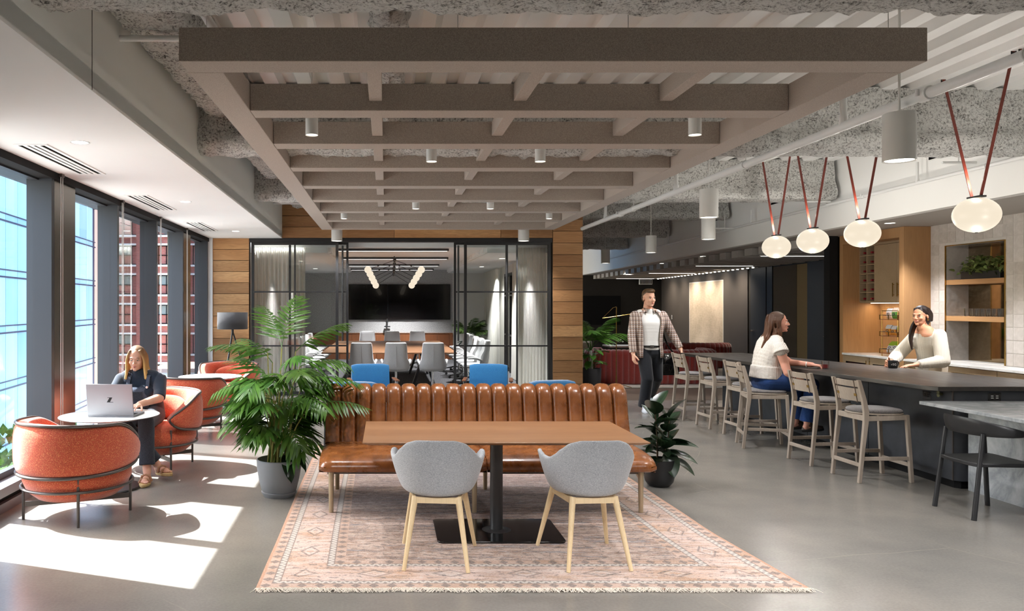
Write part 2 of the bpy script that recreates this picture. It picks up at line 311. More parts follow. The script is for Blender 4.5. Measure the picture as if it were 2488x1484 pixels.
# ------------------------------------------------------------------ mesh tools
class MB:
    def __init__(s): s.v = []; s.f = []
    def add(s, vs, fs):
        o = len(s.v); s.v += [tuple(p) for p in vs]; s.f += [tuple(i + o for i in q) for q in fs]; return s
    def box(s, x0, x1, y0, y1, z0, z1):
        vs = [(x0, y0, z0), (x1, y0, z0), (x1, y1, z0), (x0, y1, z0), (x0, y0, z1), (x1, y0, z1), (x1, y1, z1), (x0, y1, z1)]
        return s.add(vs, [(3, 2, 1, 0), (4, 5, 6, 7), (0, 1, 5, 4), (1, 2, 6, 5), (2, 3, 7, 6), (3, 0, 4, 7)])
    def bar(s, p0, p1, w, h, up=(0, 0, 1)):
        """rectangular bar between two points; w across, h along `up`"""
        p0 = Vector(p0); p1 = Vector(p1); d = (p1 - p0).normalized(); u = Vector(up)
        r = d.cross(u)
        if r.length < 1e-4: r = d.cross(Vector((1, 0, 0)))
        r.normalize(); u = r.cross(d).normalized(); r = r * w / 2; u = u * h / 2
        vs = [p0 - r - u, p0 + r - u, p0 + r + u, p0 - r + u, p1 - r - u, p1 + r - u, p1 + r + u, p1 - r + u]
        return s.add(vs, [(3, 2, 1, 0), (4, 5, 6, 7), (0, 1, 5, 4), (1, 2, 6, 5), (2, 3, 7, 6), (3, 0, 4, 7)][::1])
    def grid(s, rows, cu=False, cv=False):
        n = len(rows); m = len(rows[0]); vs = [p for r in rows for p in r]; fs = []
        for i in range(n if cu else n - 1):
            for j in range(m if cv else m - 1):
                a = i * m + j; b = i * m + (j + 1) % m; d = ((i + 1) % n) * m + j; e = ((i + 1) % n) * m + (j + 1) % m
                fs.append((a, b, e, d))
        return s.add(vs, fs)
    def tube(s, path, r, n=10, closed=False, cap=True, up=None):
        P = [Vector(p) for p in path]; k = len(P); R = r if isinstance(r, (list, tuple)) else [r] * k
        rows = []; prev = None
        for i in range(k):
            if closed: t = P[(i + 1) % k] - P[i - 1]
            else: t = P[min(i + 1, k - 1)] - P[max(i - 1, 0)]
            if t.length < 1e-9: t = Vector((0, 0, 1))
            t.normalize()
            if prev is None:
                a = Vector((0, 0, 1)) if abs(t.z) < 0.9 else Vector((1, 0, 0))
                nrm = (a - t * a.dot(t)).normalized()
            else:
                nrm = prev - t * prev.dot(t)
                nrm = nrm.normalized() if nrm.length > 1e-6 else prev
            prev = nrm; bi = t.cross(nrm)
            rows.append([P[i] + (nrm * math.cos(2 * PI * j / n) + bi * math.sin(2 * PI * j / n)) * R[i] for j in range(n)])
        o = len(s.v); s.grid(rows, cu=closed, cv=True)
        if cap and not closed:
            s.f.append(tuple(o + j for j in range(n))[::-1]); s.f.append(tuple(o + (k - 1) * n + j for j in range(n)))
        return s
    def cyl(s, p0, p1, r0, r1=None, n=16): return s.tube([p0, p1], [r0, r0 if r1 is None else r1], n)
    def lathe(s, prof, n=32, c=(0, 0, 0), cap0=True, cap1=True):
        rows = [[(c[0] + r * math.cos(2 * PI * j / n), c[1] + r * math.sin(2 * PI * j / n), c[2] + z) for j in range(n)] for r, z in prof]
        o = len(s.v); s.grid(rows, cv=True); k = len(prof)
        if cap0 and prof[0][0] > 1e-6: s.f.append(tuple(o + j for j in range(n))[::-1])
        if cap1 and prof[-1][0] > 1e-6: s.f.append(tuple(o + (k - 1) * n + j for j in range(n)))
        return s
    def prism(s, poly, z0, z1):
        n = len(poly); vs = [(x, y, z0) for x, y in poly] + [(x, y, z1) for x, y in poly]
        return s.add(vs, [tuple(range(n))[::-1], tuple(range(n, 2 * n))] + [(i, (i + 1) % n, n + (i + 1) % n, n + i) for i in range(n)])
    def ell(s, cen, rad, R=None, nu=20, nv=12):
        cen = Vector(cen); rows = []
        for i in range(nv + 1):
            ph = PI * i / nv - PI / 2; row = []
            for j in range(nu):
                th = 2 * PI * j / nu
                p = Vector((rad[0] * math.cos(ph) * math.cos(th), rad[1] * math.cos(ph) * math.sin(th), rad[2] * math.sin(ph)))
                if R is not None: p = R @ p
                row.append(cen + p)
            rows.append(row)
        return s.grid(rows, cv=True)
    def mesh(s, name, mat=None, smooth=40):
        me = bpy.data.meshes.new(name); me.from_pydata(s.v, [], s.f)
        bm = bmesh.new(); bm.from_mesh(me); bmesh.ops.remove_doubles(bm, verts=bm.verts, dist=1e-5)
        bmesh.ops.recalc_face_normals(bm, faces=bm.faces); bm.to_mesh(me); bm.free()
        if smooth:
            for q in me.polygons: q.use_smooth = True
            me.set_sharp_from_angle(angle=math.radians(smooth))
        if mat: me.materials.append(M[mat] if isinstance(mat, str) else mat)
        me.update(); return me
    def build(s, name, mat=None, parent=None, smooth=40, bev=0.0, sub=0, solid=None, kind=None):
        o = bpy.data.objects.new(name, s.mesh(name, mat, smooth)); COL.objects.link(o)
        if parent is not None: o.parent = parent
        if solid:
            md = o.modifiers.new('solid', 'SOLIDIFY'); md.thickness = solid[0]; md.offset = solid[1]
        if sub:
            md = o.modifiers.new('sub', 'SUBSURF'); md.levels = sub; md.render_levels = sub
        if bev:
            md = o.modifiers.new('bev', 'BEVEL'); md.width = bev; md.segments = 2; md.limit_method = 'ANGLE'; md.angle_limit = math.radians(40)
            md.harden_normals = False
        if kind: o['kind'] = kind
        return o

def tag(o, label=None, cat=None, group=None, kind=None):
    if label: o['label'] = label
    if cat: o['category'] = cat
    if group: o['group'] = group
    if kind: o['kind'] = kind
    return o
def thing(name, label, cat, loc=(0, 0, 0), rotz=0.0, group=None):
    o = bpy.data.objects.new(name, None); COL.objects.link(o); o.location = loc; o.rotation_euler = (0, 0, rotz)
    o.empty_display_size = 0.1
    return tag(o, label, cat, group)
def struct(mb, name, mat, label=None, parent=None, **kw):
    o = mb.build(name, mat, parent, **kw); o['kind'] = 'structure'
    if label: o['label'] = label
    return o
KIDS = {}
def copy_tree(o, parent=None):
    cp = o.copy(); COL.objects.link(cp)
    if parent is not None: cp.parent = parent
    for ch in list(o.children): copy_tree(ch, cp)
    return cp
def dup(o, loc, rotz=0.0, label=None, group=None):
    r = copy_tree(o); r.location = loc; r.rotation_euler = (0, 0, rotz)
    if label: r['label'] = label
    if group: r['group'] = group
    return r
def piece(name, me, loc, parent=None, rot=(0, 0, 0), scale=(1, 1, 1)):
    """one more object on shared mesh data"""
    o = bpy.data.objects.new(name, me); COL.objects.link(o); o.location = loc; o.rotation_euler = rot; o.scale = scale
    if parent is not None: o.parent = parent
    return o
ORD = ['first', 'second', 'third', 'fourth', 'fifth', 'sixth', 'seventh', 'eighth', 'ninth', 'tenth', 'eleventh', 'twelfth']
def spline(pts, n=6, closed=False):
    """Catmull-Rom through points"""
    P = [Vector(p) for p in pts]; k = len(P); out = []
    rng = range(k if closed else k - 1)
    for i in rng:
        p0 = P[i - 1] if (closed or i > 0) else P[0]; p1 = P[i]; p2 = P[(i + 1) % k]; p3 = P[(i + 2) % k] if (closed or i + 2 < k) else P[-1]
        for j in range(n):
            t = j / n
            out.append(0.5 * ((2 * p1) + (p2 - p0) * t + (2 * p0 - 5 * p1 + 4 * p2 - p3) * t * t + (3 * p1 - p0 - 3 * p2 + p3) * t ** 3))
    if not closed: out.append(P[-1])
    return out
# ------------------------------------------------------------------ the room shell
XF = lambda Y: -3.04 - 0.026 * (Y - 6.15)        # inner edge of the window fins (the facade runs slightly askew)
XG = lambda Y: XF(Y) - 0.17                      # glass line
XB = lambda Y: -1.66 - 0.022 * (Y - 3.36)        # fascia of the white window soffit
XK = lambda Y: 5.84 + 0.0415 * Y                 # face of the long white bulkhead over the bar
XD = lambda Y: 8.206 + 0.0612 * Y                # dark wall of the lounge
YW = 14.3                                        # timber wall with the glass doors
ZD = 3.66                                        # underside of the steel deck
Y0 = -9.0
def quad_slab(xa, xb, y0, y1, z0, z1):
    """slab between two functions of Y"""
    return MB().add([(xa(y0), y0, z0), (xb(y0), y0, z0), (xb(y1), y1, z0), (xa(y1), y1, z0), (xa(y0), y0, z1), (xb(y0), y0, z1), (xb(y1), y1, z1), (xa(y1), y1, z1)],
                    [(3, 2, 1, 0), (4, 5, 6, 7), (0, 1, 5, 4), (1, 2, 6, 5), (2, 3, 7, 6), (3, 0, 4, 7)])
K = lambda v: (lambda Y: v)

struct(MB().prism([(-2.9, Y0), (10.6, Y0), (10.6, 13.6), (3.6, 13.6), (3.6, YW + 0.1), (3.15, YW + 0.1), (3.15, 28.4), (3.0, 28.4), (3.0, YW + 0.1), (-3.7, YW + 0.1), (-3.0, Y0)], -0.2, 0.0), 'floor', 'concrete', 'polished concrete floor with fine cracks')
struct(quad_slab(lambda Y: XF(Y) - 0.1, XB, Y0, YW + 0.3, 2.88, 3.0), 'ceiling_soffit', 'white_paint', 'white plaster soffit along the windows')
struct(quad_slab(lambda Y: XB(Y) - 0.1, XB, Y0, YW, 2.9, ZD + 0.1), 'wall_fascia', 'fascia_paint', 'grey painted fascia above the window soffit')
for yj in (4.48,):
    struct(MB().box(XB(yj) - 0.002, XB(yj) + 0.0015, yj - 0.003, yj + 0.003, 2.885, ZD), 'trim_1', 'slot', 'thin control joint in the fascia')
struct(quad_slab(XK, lambda Y: XK(Y) + 0.12, Y0, 28.2, 2.74, ZD + 0.1), 'wall_bulkhead', 'bulkhead_paint', 'long white bulkhead over the bar')
struct(quad_slab(lambda Y: XK(Y) + 0.12, K(10.4), Y0, 28.2, 2.745, 2.85), 'ceiling_bar', 'grey_ceiling', 'lower plaster ceiling over the bar and lounge')
struct(MB().box(-3.4, 10.6, Y0 - 0.2, Y0, -0.2, ZD + 0.1), 'wall_rear', 'dark_wall', 'wall behind the photographer')
struct(MB().box(10.4, 10.6, Y0, 16.0, 0, 2.85), 'wall_side', 'room_wall', 'side wall past the bar')
# corrugated steel deck, ribs running away from the viewer
prof = []; x = -2.3
while x < 7.2:
    prof += [(x, ZD), (x + 0.13, ZD), (x + 0.165, ZD + 0.075), (x + 0.265, ZD + 0.075)]; x += 0.30
rows = [[(px_, y, pz) for px_, pz in prof] for y in (Y0, 28.2)]
struct(MB().grid(rows), 'ceiling_deck', 'deck', 'white corrugated steel deck', smooth=0)
struct(MB().box(-2.4, 7.3, Y0, 28.2, ZD + 0.09, ZD + 0.2), 'ceiling_slab', 'deck', 'concrete slab over the deck')

# fireproofed beams
def fire_beam(name, p0, p1, zb, hw=0.21, web=0.13, label=None, seed=0, step=0.03):
    p0 = Vector(p0); p1 = Vector(p1); L = (p1 - p0).length; d = (p1 - p0) / L; side = d.cross(Vector((0, 0, 1)))
    key = [(-web, ZD + 0.02), (-web, zb + 0.30), (-web - 0.02, zb + 0.2), (-hw + 0.02, zb + 0.14), (-hw, zb + 0.08), (-hw + 0.03, zb + 0.01), (-hw + 0.1, zb), (0, zb - 0.01)]
    key = key + [(-a, b) for a, b in key[-2::-1]]
    pr = [key[0]]
    for (a0, b0), (a1, b1) in zip(key, key[1:]):
        m = max(1, int(math.hypot(a1 - a0, b1 - b0) / step))
        pr += [(a0 + (a1 - a0) * i / m, b0 + (b1 - b0) * i / m) for i in range(1, m + 1)]
    cnt = len(pr); nr = []
    for i in range(cnt):
        a = pr[max(0, i - 1)]; b = pr[min(cnt - 1, i + 1)]; t = Vector((b[0] - a[0], b[1] - a[1])).normalized(); nr.append(Vector((t.y, -t.x)) * -1)
    rows = []; n = int(L / step)
    for k in range(n + 1):
        row = []
        for (a, z), m in zip(pr, nr):
            q = p0 + d * (L * k / n) + side * a; q.z = z
            w = mnoise.noise(Vector((q.x * 16 + seed, q.y * 16, q.z * 16))) * 0.022 + mnoise.noise(Vector((q.x * 5 + seed, q.y * 5, q.z * 5))) * 0.03 + mnoise.noise(Vector((q.x * 34 + seed, q.y * 34, q.z * 34))) * 0.010
            q += side * (-m.x * w); q.z += -m.y * w
            row.append(q)
        rows.append(row)
    return struct(MB().grid(rows), name, 'fireproofing', label, smooth=60)
for i, (yb, zb, x0, st) in enumerate([(3.72, 3.10, XB(4) - 0.05, 0.028), (7.42, 3.09, XB(7.4) - 0.05, 0.034), (11.0, 3.12, XB(11) - 0.05, 0.045), (14.75, 3.27, 3.62, 0.05), (18.2, 3.25, 3.62, 0.06), (21.8, 3.22, 3.62, 0.07)]):
    fire_beam('ceiling_beam', (x0, yb, 0), (XK(yb) - 0.06, yb, 0), zb, label='rough fireproofed steel beam across the ceiling', seed=i * 7.0, step=st)
fire_beam('ceiling_beam', (-1.44, 0.0, 0), (-1.44, 13.9, 0), 3.40, 0.24, 0.2, 'rough fireproofed steel beam along the window fascia', 50, 0.028)
fire_beam('ceiling_beam', (0.02, 4.0, 0), (0.02, 11.0, 0), 3.32, 0.12, 0.05, 'thin fireproofed beam above the felt ceiling frame', 90, 0.04)

# facade: fins, wrapped columns, panes, sill
FIN_Y = [5.2, 6.10, 7.2, 9.1, 10.8, 12.35, 14.25]
for i, y in enumerate(FIN_Y):
    struct(MB().box(XG(y) - 0.06, XF(y), y - 0.03, y + 0.03, 0.1, 2.88), 'trim_mullion', 'fin', 'slate blue window fin')
for y0, y1 in ((Y0, 5.24), (7.26, 7.78), (12.42, 12.9)):  # first span is unseen, lengthened past its shadow edge to cut frontal light
    struct(quad_slab(lambda Y: XG(Y) - 0.1, lambda Y: XF(Y) - 0.01, y0, y1, 0.1, 2.88), 'trim_column' if y0 > 0 else 'wall_pier', 'bronze' if y0 > 0 else 'room_wall', 'dark bronze wrapped facade column' if y0 > 0 else 'unseen solid wall past the last window, lengthened to cut frontal light')
for i, (a, b) in enumerate(zip(FIN_Y, FIN_Y[1:])):
    y0, y1 = a + 0.03, b - 0.03
    fr = quad_slab(lambda Y: XG(Y) - 0.03, lambda Y: XG(Y) + 0.03, y0, y1, 0.2, 0.26)
    fr2 = quad_slab(lambda Y: XG(Y) - 0.03, lambda Y: XG(Y) + 0.05, y0, y1, 2.80, 2.88); fr.add(fr2.v, fr2.f)
    w = struct(fr, 'window_%d' % (i + 1), 'fin', 'tall facade window')
    gq = MB().add([(XG(y0), y0, 0.26), (XG(y1), y1, 0.26), (XG(y1), y1, 2.8), (XG(y0), y0, 2.8)], [(0, 1, 2, 3)])
    struct(gq, 'pane', 'glass', parent=w, smooth=0)
struct(quad_slab(lambda Y: XG(Y) - 0.06, lambda Y: XF(Y) + 0.015, Y0, YW, 0.13, 0.205), 'trim_sill', 'sill', 'grey metal window sill')
struct(quad_slab(lambda Y: XG(Y) - 0.06, lambda Y: XF(Y) - 0.04, Y0, YW, 0.0, 0.13), 'trim_recess', 'matt_black', 'dark recess under the sill')
struct(quad_slab(lambda Y: XF(Y) - 0.04, lambda Y: XF(Y) + 0.0, Y0, YW, 0.0, 0.075), 'baseboard_window', 'sill', 'grey metal base under the windows')
struct(quad_slab(lambda Y: XG(Y) + 0.03, lambda Y: XF(Y) + 0.02, Y0, YW, 2.815, 2.885), 'trim_header', 'matt_black', 'dark blind pocket over the windows')
struct(quad_slab(lambda Y: XG(Y) - 0.3, lambda Y: XG(Y) - 0.03, Y0, YW, 2.84, 4.2), 'wall_spandrel', 'fin', 'spandrel over the windows')
struct(quad_slab(lambda Y: XG(Y) - 0.3, lambda Y: XG(Y) - 0.05, Y0, YW, -0.6, 0.14), 'wall_apron', 'fin', 'spandrel under the windows')
struct(MB().box(XF(YW) - 0.15, -3.17, YW - 0.02, YW + 0.1, 0, 2.88), 'trim_2', 'white_paint', 'white strip beside the timber cladding')

# timber wall: backing, then every plank
PL = {}
def plank(parent, x0, x1, z0, z1, y, mat='plank', thick=0.02):
    w = round(x1 - x0, 3); h = round(z1 - z0, 3); k = (w, h, mat)
    if k not in PL:
        b = 0.003
        PL[k] = MB().add([(0, 0, 0), (w, 0, 0), (w, 0, h), (0, 0, h), (b, -thick, b), (w - b, -thick, b), (w - b, -thick, h - b), (b, -thick, h - b)],
                         [(4, 5, 6, 7), (0, 1, 5, 4), (1, 2, 6, 5), (2, 3, 7, 6), (3, 0, 4, 7), (3, 2, 1, 0)]).mesh('plank', mat, 0)
    return piece('plank', PL[k], (x0, y, z0), parent)
M['plank'] = wood('plank', [c(128, 84, 50), c(172, 124, 80), c(206, 164, 116)], axis=0, fine=1.25, figure=0.36, rough=0.5, dark=c(92, 56, 30), rand=0.55)
bk = MB().box(-3.3, -2.5, YW + 0.021, YW + 0.12, 0, 2.9).box(-2.5, 3.05, YW + 0.021, YW + 0.12, 2.88, ZD + 0.1).box(3.05, 3.6, YW + 0.021, YW + 0.35, 0, ZD + 0.1)
tw = struct(bk, 'wall_timber', 'matt_black', 'wall clad in long warm timber planks')
PH = 0.2035
z = 2.88
while z > 0.02:
    plank(tw, -3.17, -2.505, max(0, z - PH + 0.003), z, YW + 0.02); z -= PH
z = 2.885; k = 0
while z < ZD - 0.05:
    xs = sorted([-2.0, 3.049] + [[0.15, 2.1], [-0.9, 1.3], [-0.2, 1.7], [0.7, 2.4], [-1.0, 0.5]][k % 5])
    for a, b in zip(xs, xs[1:]): plank(tw, a, b - 0.003, z, min(z + PH - 0.003, ZD), YW + 0.02)
    z += PH; k += 1
z = 0.0
while z < ZD - 0.05:
    plank(tw, 3.052, 3.6, z, min(z + 0.215 - 0.003, ZD), YW + 0.02); z += 0.215

# conference room behind the doors
YR = 24.0; ZC = 2.74
struct(MB().box(-2.7, 3.2, YW + 0.1, YR, -0.2, 0.001), 'floor_carpet', 'carpet', 'dark mottled carpet of the conference room')
struct(MB().box(-2.7, 3.2, YW + 0.36, YR + 0.2, ZC, ZC + 0.1), 'ceiling_room', 'white_paint', 'white ceiling of the conference room')
struct(MB().box(-2.7, -2.55, YW + 0.12, YR, 0, ZC), 'wall_room_left', 'room_wall', 'white side wall of the conference room')
struct(MB().box(-2.7, 2.05, YR, YR + 0.2, 0.8, ZC), 'wall_room_felt', 'felt_wall', 'grey felt wall behind the screens')
struct(MB().box(2.05, 3.2, YR, YR + 0.2, 0, ZC), 'wall_room_end', 'room_wall', 'white end wall of the conference room')
wr = struct(MB().box(3.02, 3.14, YW + 0.36, 17.4, 0, ZD + 0.1).box(3.02, 3.14, 20.0, YR + 0.2, 0, ZD + 0.1).box(3.02, 3.14, 17.4, 20.0, 2.45, ZD + 0.1), 'wall_room_right', 'room_wall', 'white side wall with a dark framed window')
rw = struct(MB().box(3.02, 3.1, 17.4, 17.46, 0, 2.45).box(3.02, 3.1, 18.25, 18.3, 0, 2.45).box(3.02, 3.1, 19.1, 19.15, 0, 2.45).box(3.02, 3.1, 19.94, 20, 0, 2.45).box(3.02, 3.1, 17.4, 20, 2.38, 2.45).box(3.02, 3.1, 17.4, 20, 0.9, 0.94).box(3.02, 3.1, 17.4, 20, 1.88, 1.92), 'window_20', 'black_metal', 'dark framed side window of the conference room')
struct(MB().box(3.055, 3.06, 17.4, 20, 0, 2.45), 'pane', 'door_glass', parent=rw)
wn_ = struct(MB().box(-2.7, 2.05, YR + 0.02, YR + 0.2, 0, 0.8), 'wall_wainscot', 'matt_black', 'low walnut panelling under the screens')
x = -2.55
while x < 2.0:
    struct(MB().box(x, min(x + 0.37, 2.05), YR - 0.02, YR + 0.02, 0.0, 0.79), 'panel', 'walnut', parent=wn_, bev=0.004); x += 0.375
struct(MB().box(-2.55, 2.05, YR - 0.035, YR + 0.02, 0.79, 0.81), 'trim_3', 'walnut', 'walnut cap of the panelling')
# soffit drop on the left of the conference room ceiling with its slatted edge
cs = struct(MB().box(-2.55, -1.1, YW + 0.4, YR, 2.64, ZC), 'ceiling_drop', 'white_paint', 'dropped white ceiling edge with slats')
for i in range(30): struct(MB().box(-1.1, -1.04, 14.8 + i * 0.3, 14.8 + i * 0.3 + 0.15, 2.66, ZC), 'slat', 'white_paint', parent=cs)
cs = struct(MB().box(1.9, 3.02, YW + 0.4, YR, 2.64, ZC), 'ceiling_drop_right', 'white_paint', 'dropped white ceiling edge over the curtain')
for i in range(30): struct(MB().box(1.84, 1.9, 14.8 + i * 0.3, 14.8 + i * 0.3 + 0.15, 2.66, ZC), 'slat', 'white_paint', parent=cs)

# lounge beyond
fl = struct(MB().box(3.15, 10.6, YW + 0.1, 28.4, -0.2, -0.012).box(3.6, 10.6, 13.6, YW + 0.1, -0.2, -0.012), 'floor_lounge', 'matt_black', 'brown timber floor of the lounge')
y = 13.6; k = 0
while y < 28:
    xs = [3.6 if y < YW + 0.1 else 3.15, 4.6 + (k * 0.83) % 1.7, 7.2 + (k * 0.61) % 1.5, 10.4]
    for a, b in zip(xs, xs[1:]): struct(MB().box(a + 0.0015, b - 0.0015, y + 0.0015, y + 0.1785, -0.012, 0.0), 'plank', 'floor_plank', parent=fl, smooth=0)
    y += 0.18; k += 1
struct(MB().box(3.0, 10.6, 28.2, 28.4, 0, ZD + 0.2), 'wall_lounge', 'dark_back', 'dark end wall of the lounge')
DN = Vector((1, -0.0612, 0)).normalized()
def dwall(y0, y1, z0, z1, off, thick, name, mat, label=None, parent=None, bev=0.0):
    """piece lying on the dark wall; off = how far it stands proud"""
    a = Vector((XD(y0), y0, 0)) - DN * off; b = Vector((XD(y1), y1, 0)) - DN * off
    vs = []
    for zz in (z0, z1): vs += [(a.x, a.y, zz), (b.x, b.y, zz), (b.x + DN.x * thick, b.y + DN.y * thick, zz), (a.x + DN.x * thick, a.y + DN.y * thick, zz)]
    return struct(MB().add(vs, [(0, 1, 2, 3), (7, 6, 5, 4), (0, 4, 5, 1), (1, 5, 6, 2), (2, 6, 7, 3), (3, 7, 4, 0)]), name, mat, label, parent, bev=bev)
dw = dwall(12.4, 28.3, 0, 2.75, -0.03, 0.2, 'wall_dark', 'dark_back', 'long dark panelled wall of the lounge')
dwall(20.46, 28.2, 0, 2.62, 0, 0.03, 'panel', 'dark_wall', parent=dw)
dwall(18.98, 19.28, 0, 2.62, 0, 0.03, 'panel', 'dark_door', parent=dw)
dwall(17.74, 18.96, 0, 2.58, -0.02, 0.03, 'panel', 'taupe_panel', parent=dw)
dwall(17.19, 17.72, 0, 2.58, -0.02, 0.03, 'panel', 'gold_lit_panel', parent=dw)
for n_, (a, b, hy) in enumerate(((19.32, 20.24, 20.12), (16.0, 17.17, 16.2))):
    dd = dwall(a, b, 0.01, 2.6, 0.01, 0.045, 'door_%d' % (n_ + 1), 'dark_door', 'flush dark door')
    p = Vector((XD(hy), hy, 1.0)) - DN * 0.01
    hb = MB().cyl(p, p - DN * 0.05, 0.025, n=14).tube([p - DN * 0.05, p - DN * 0.05 + Vector((0, 0.13 if n_ == 1 else -0.13, 0))], 0.011, 8)
    hb.build('handle', 'chrome', dd)
struct(MB().box(7.0, 7.13, 12.34, 12.5, 0, 2.75), 'trim_4', 'matt_black', 'black pilaster beside the oak cabinet')
struct(MB().box(7.13, 10.4, 12.5, 12.6, 0, 2.75), 'wall_return', 'dark_back', 'short dark wall behind the oak cabinet')
bf = struct(MB().box(7.6, 10.0, 13.0, 28.0, 2.735, 2.745), 'ceiling_slats', 'grey_ceiling', 'ceiling of hanging grey baffles over the lounge')
y = 12.9
while y < 28:
    struct(MB().box(XK(y) + 0.45, XD(y) - 0.02, y, y + 0.30, 2.60, 2.735), 'slat', 'grey_ceiling', parent=bf, smooth=0); y += 0.62

# ------------------------------------------------------------------ outside the windows
M['plaza'] = plain('plaza', c(150, 147, 140), 0.9, spec=0.1, var=0.08, scale=0.3)
struct(MB().box(-220, -3.6, -120, 260, -12.5, -12.3), 'ground_outside', 'plaza', 'street far below the windows')
g = G('tower_glass'); r = g.rnd(); f = g.noise(g.map(g.obj(), (0.2, 0.5, 0.12)), 1.0, 3)
g.set(col=g.ramp(g.math('ADD', g.math('MULTIPLY', r, 0.5), g.math('MULTIPLY', f, 0.5)), [(0.2, c(142, 192, 222)), (0.55, c(172, 216, 238)), (0.9, c(200, 230, 244))]), rough=0.35, spec=0.4); M['tower_glass'] = g.m  # pane blues carry the reflected sky in the base colour
M['tower_frame'] = plain('tower_frame', c(44, 66, 92), 0.4, 0.2)
g = G('brick_wall'); p = g.obj()
bt = g.n('ShaderNodeTexBrick'); g.put(bt.inputs['Vector'], g.map(p, (1, 1, 1), rot=(PI / 2, 0, 0))); bt.inputs['Scale'].default_value = 1.0
bt.inputs['Color1'].default_value = c(186, 108, 94); bt.inputs['Color2'].default_value = c(168, 92, 80); bt.inputs['Mortar'].default_value = c(170, 130, 118)
bt.inputs['Brick Width'].default_value = 0.5; bt.inputs['Row Height'].default_value = 0.18; bt.inputs['Mortar Size'].default_value = 0.02
g.set(col=bt.outputs['Color'], rough=0.9); M['brick_wall'] = g.m
M['pier'] = plain('pier', c(206, 164, 144), 0.8, var=0.05, scale=0.5)
M['limestone'] = plain('limestone', c(240, 236, 230), 0.8, var=0.03)
M['win_glass'] = plain('win_glass', c(88, 122, 142), 0.15, 0.1, spec=0.7, var=0.35, scale=0.6)
M['blind'] = plain('blind', c(132, 142, 136), 0.6, var=0.05)
# glass tower: slab, panes, paired mullion lines
t = thing('glass_tower', 'glass office tower with pale sky reflection put into its pane colour, across the street', 'building', (-24.7, 36.0, -12.3), math.radians(7.1))
MB().box(-14, -0.06, -2, 46, 0, 36).build('core', 'tower_frame', t)
pane_me = MB().box(0, 0.05, 0.04, 2.46, 0.55, 3.95).mesh('pane', 'tower_glass', 0); band_me = MB().box(0, 0.05, 0.04, 2.46, 0.05, 0.47).mesh('pane', 'tower_glass', 0)
for iz in range(0, 9):
    for iy in range(-1, 18):
        piece('pane', pane_me, (-0.05, iy * 2.5, iz * 4.0), t); piece('pane', band_me, (-0.05, iy * 2.5, iz * 4.0), t)
mu = MB()
for iz in range(0, 10): mu.box(-0.05, 0.06, -2, 46, iz * 4.0 - 0.06, iz * 4.0 + 0.05).box(-0.05, 0.06, -2, 46, iz * 4.0 + 0.47, iz * 4.0 + 0.55)
mu.build('mullion', 'tower_frame', t)
# brick building: wall, limestone bands, piers, windows each built once and repeated
t = thing('brick_building', 'red brick building with pale stone bands and steel windows', 'building', (-36, 95, -12.3))
MB().box(0, 34, 0.9, 16, 0, 60).build('wall', 'brick_wall', t)
wfr = MB().box(0, 3.9, -0.05, 0.2, 0, 0.1).box(0, 3.9, -0.05, 0.2, 2.25, 2.35)
for i in range(5): wfr.box(i * 0.95 - 0.02 + 0.05, i * 0.95 + 0.12, -0.05, 0.2, 0, 2.35)
wfr.box(0.95, 2.95, -0.04, 0.15, 1.1, 1.2); wf_me = wfr.mesh('window', 'slot', 0)
wp_me = MB().box(0.05, 3.85, 0.08, 0.12, 0.05, 2.3).mesh('pane', 'win_glass', 0); wb_me = MB().box(0.95, 2.95, 0.0, 0.07, 1.2, 2.25).mesh('shade', 'blind', 0)
sl_me = MB().box(-0.2, 4.1, -0.2, 0.3, 0, 0.22).mesh('stone_band', 'limestone', 0)
for iz in range(0, 16):
    z = 0.8 + iz * 3.63
    for ix in range(6):
        x = 1.9 + ix * 5.2
        wdw = piece('window', wf_me, (x, 0.86, z), t); piece('pane', wp_me, (0, 0, 0), wdw)
        if (ix + iz) % 3: piece('shade', wb_me, (0, 0, 0), wdw)
        piece('stone_band', sl_me, (x, 0.7, z - 0.24), t); piece('stone_band', sl_me, (x, 0.7, z + 2.36), t)
for ix in range(7): MB().box(0.45 + ix * 5.2 - 0.1, 1.65 + ix * 5.2 - 0.05, 0.3, 1.0, 0, 60).build('pier', 'brick_wall' if ix % 3 else 'pier', t)
t = thing('low_building', 'low tan building across the street below', 'building', (-16, 82, -12.3), 0.1)
MB().box(-8, 8, 0, 10, 0, 7).build('wall', 'limestone', t); MB().box(-8.3, 8.3, -0.3, 10.3, 7, 7.4).build('roof', 'pier', t)
for i in range(6):
    wq = MB().box(-7.2 + i * 2.5, -5.6 + i * 2.5, -0.06, 0.02, 2.5, 4.8).build('window', 'slot', t); MB().box(-7.1 + i * 2.5, -5.7 + i * 2.5, -0.07, -0.06, 2.6, 4.7).build('pane', 'win_glass', wq)
def street_tree(x, y, h, label, seed):
    rr = random.Random(seed); t = thing('street_tree', label, 'tree', (x, y, -12.3))
    MB().tube([(0, 0, 0), (0.1, 0, h * 0.4), (0, 0.1, h * 0.75)], [0.22, 0.17, 0.08], 8).build('trunk', 'stem_brown', t)
    cr = MB()
    for i in range(700):
        q = Vector((rr.gauss(0, 1), rr.gauss(0, 1), rr.gauss(0, 1))).normalized() * (rr.random() ** 0.4)
        p = Vector((q.x * h * 0.3, q.y * h * 0.3, h * 0.72 + q.z * h * 0.3)); a = Vector((rr.uniform(-1, 1), rr.uniform(-1, 1), rr.uniform(-1, 1))).normalized() * 0.32; b = a.orthogonal().normalized() * 0.2
        cr.add([p - a, p + b, p + a, p - b], [(0, 1, 2, 3)])
    cr.build('crown', 'tree_leaf', t, smooth=0, kind='stuff')
street_tree(-13, 26, 8.5, 'street tree below the first window, nearest to the glass tower', 1)
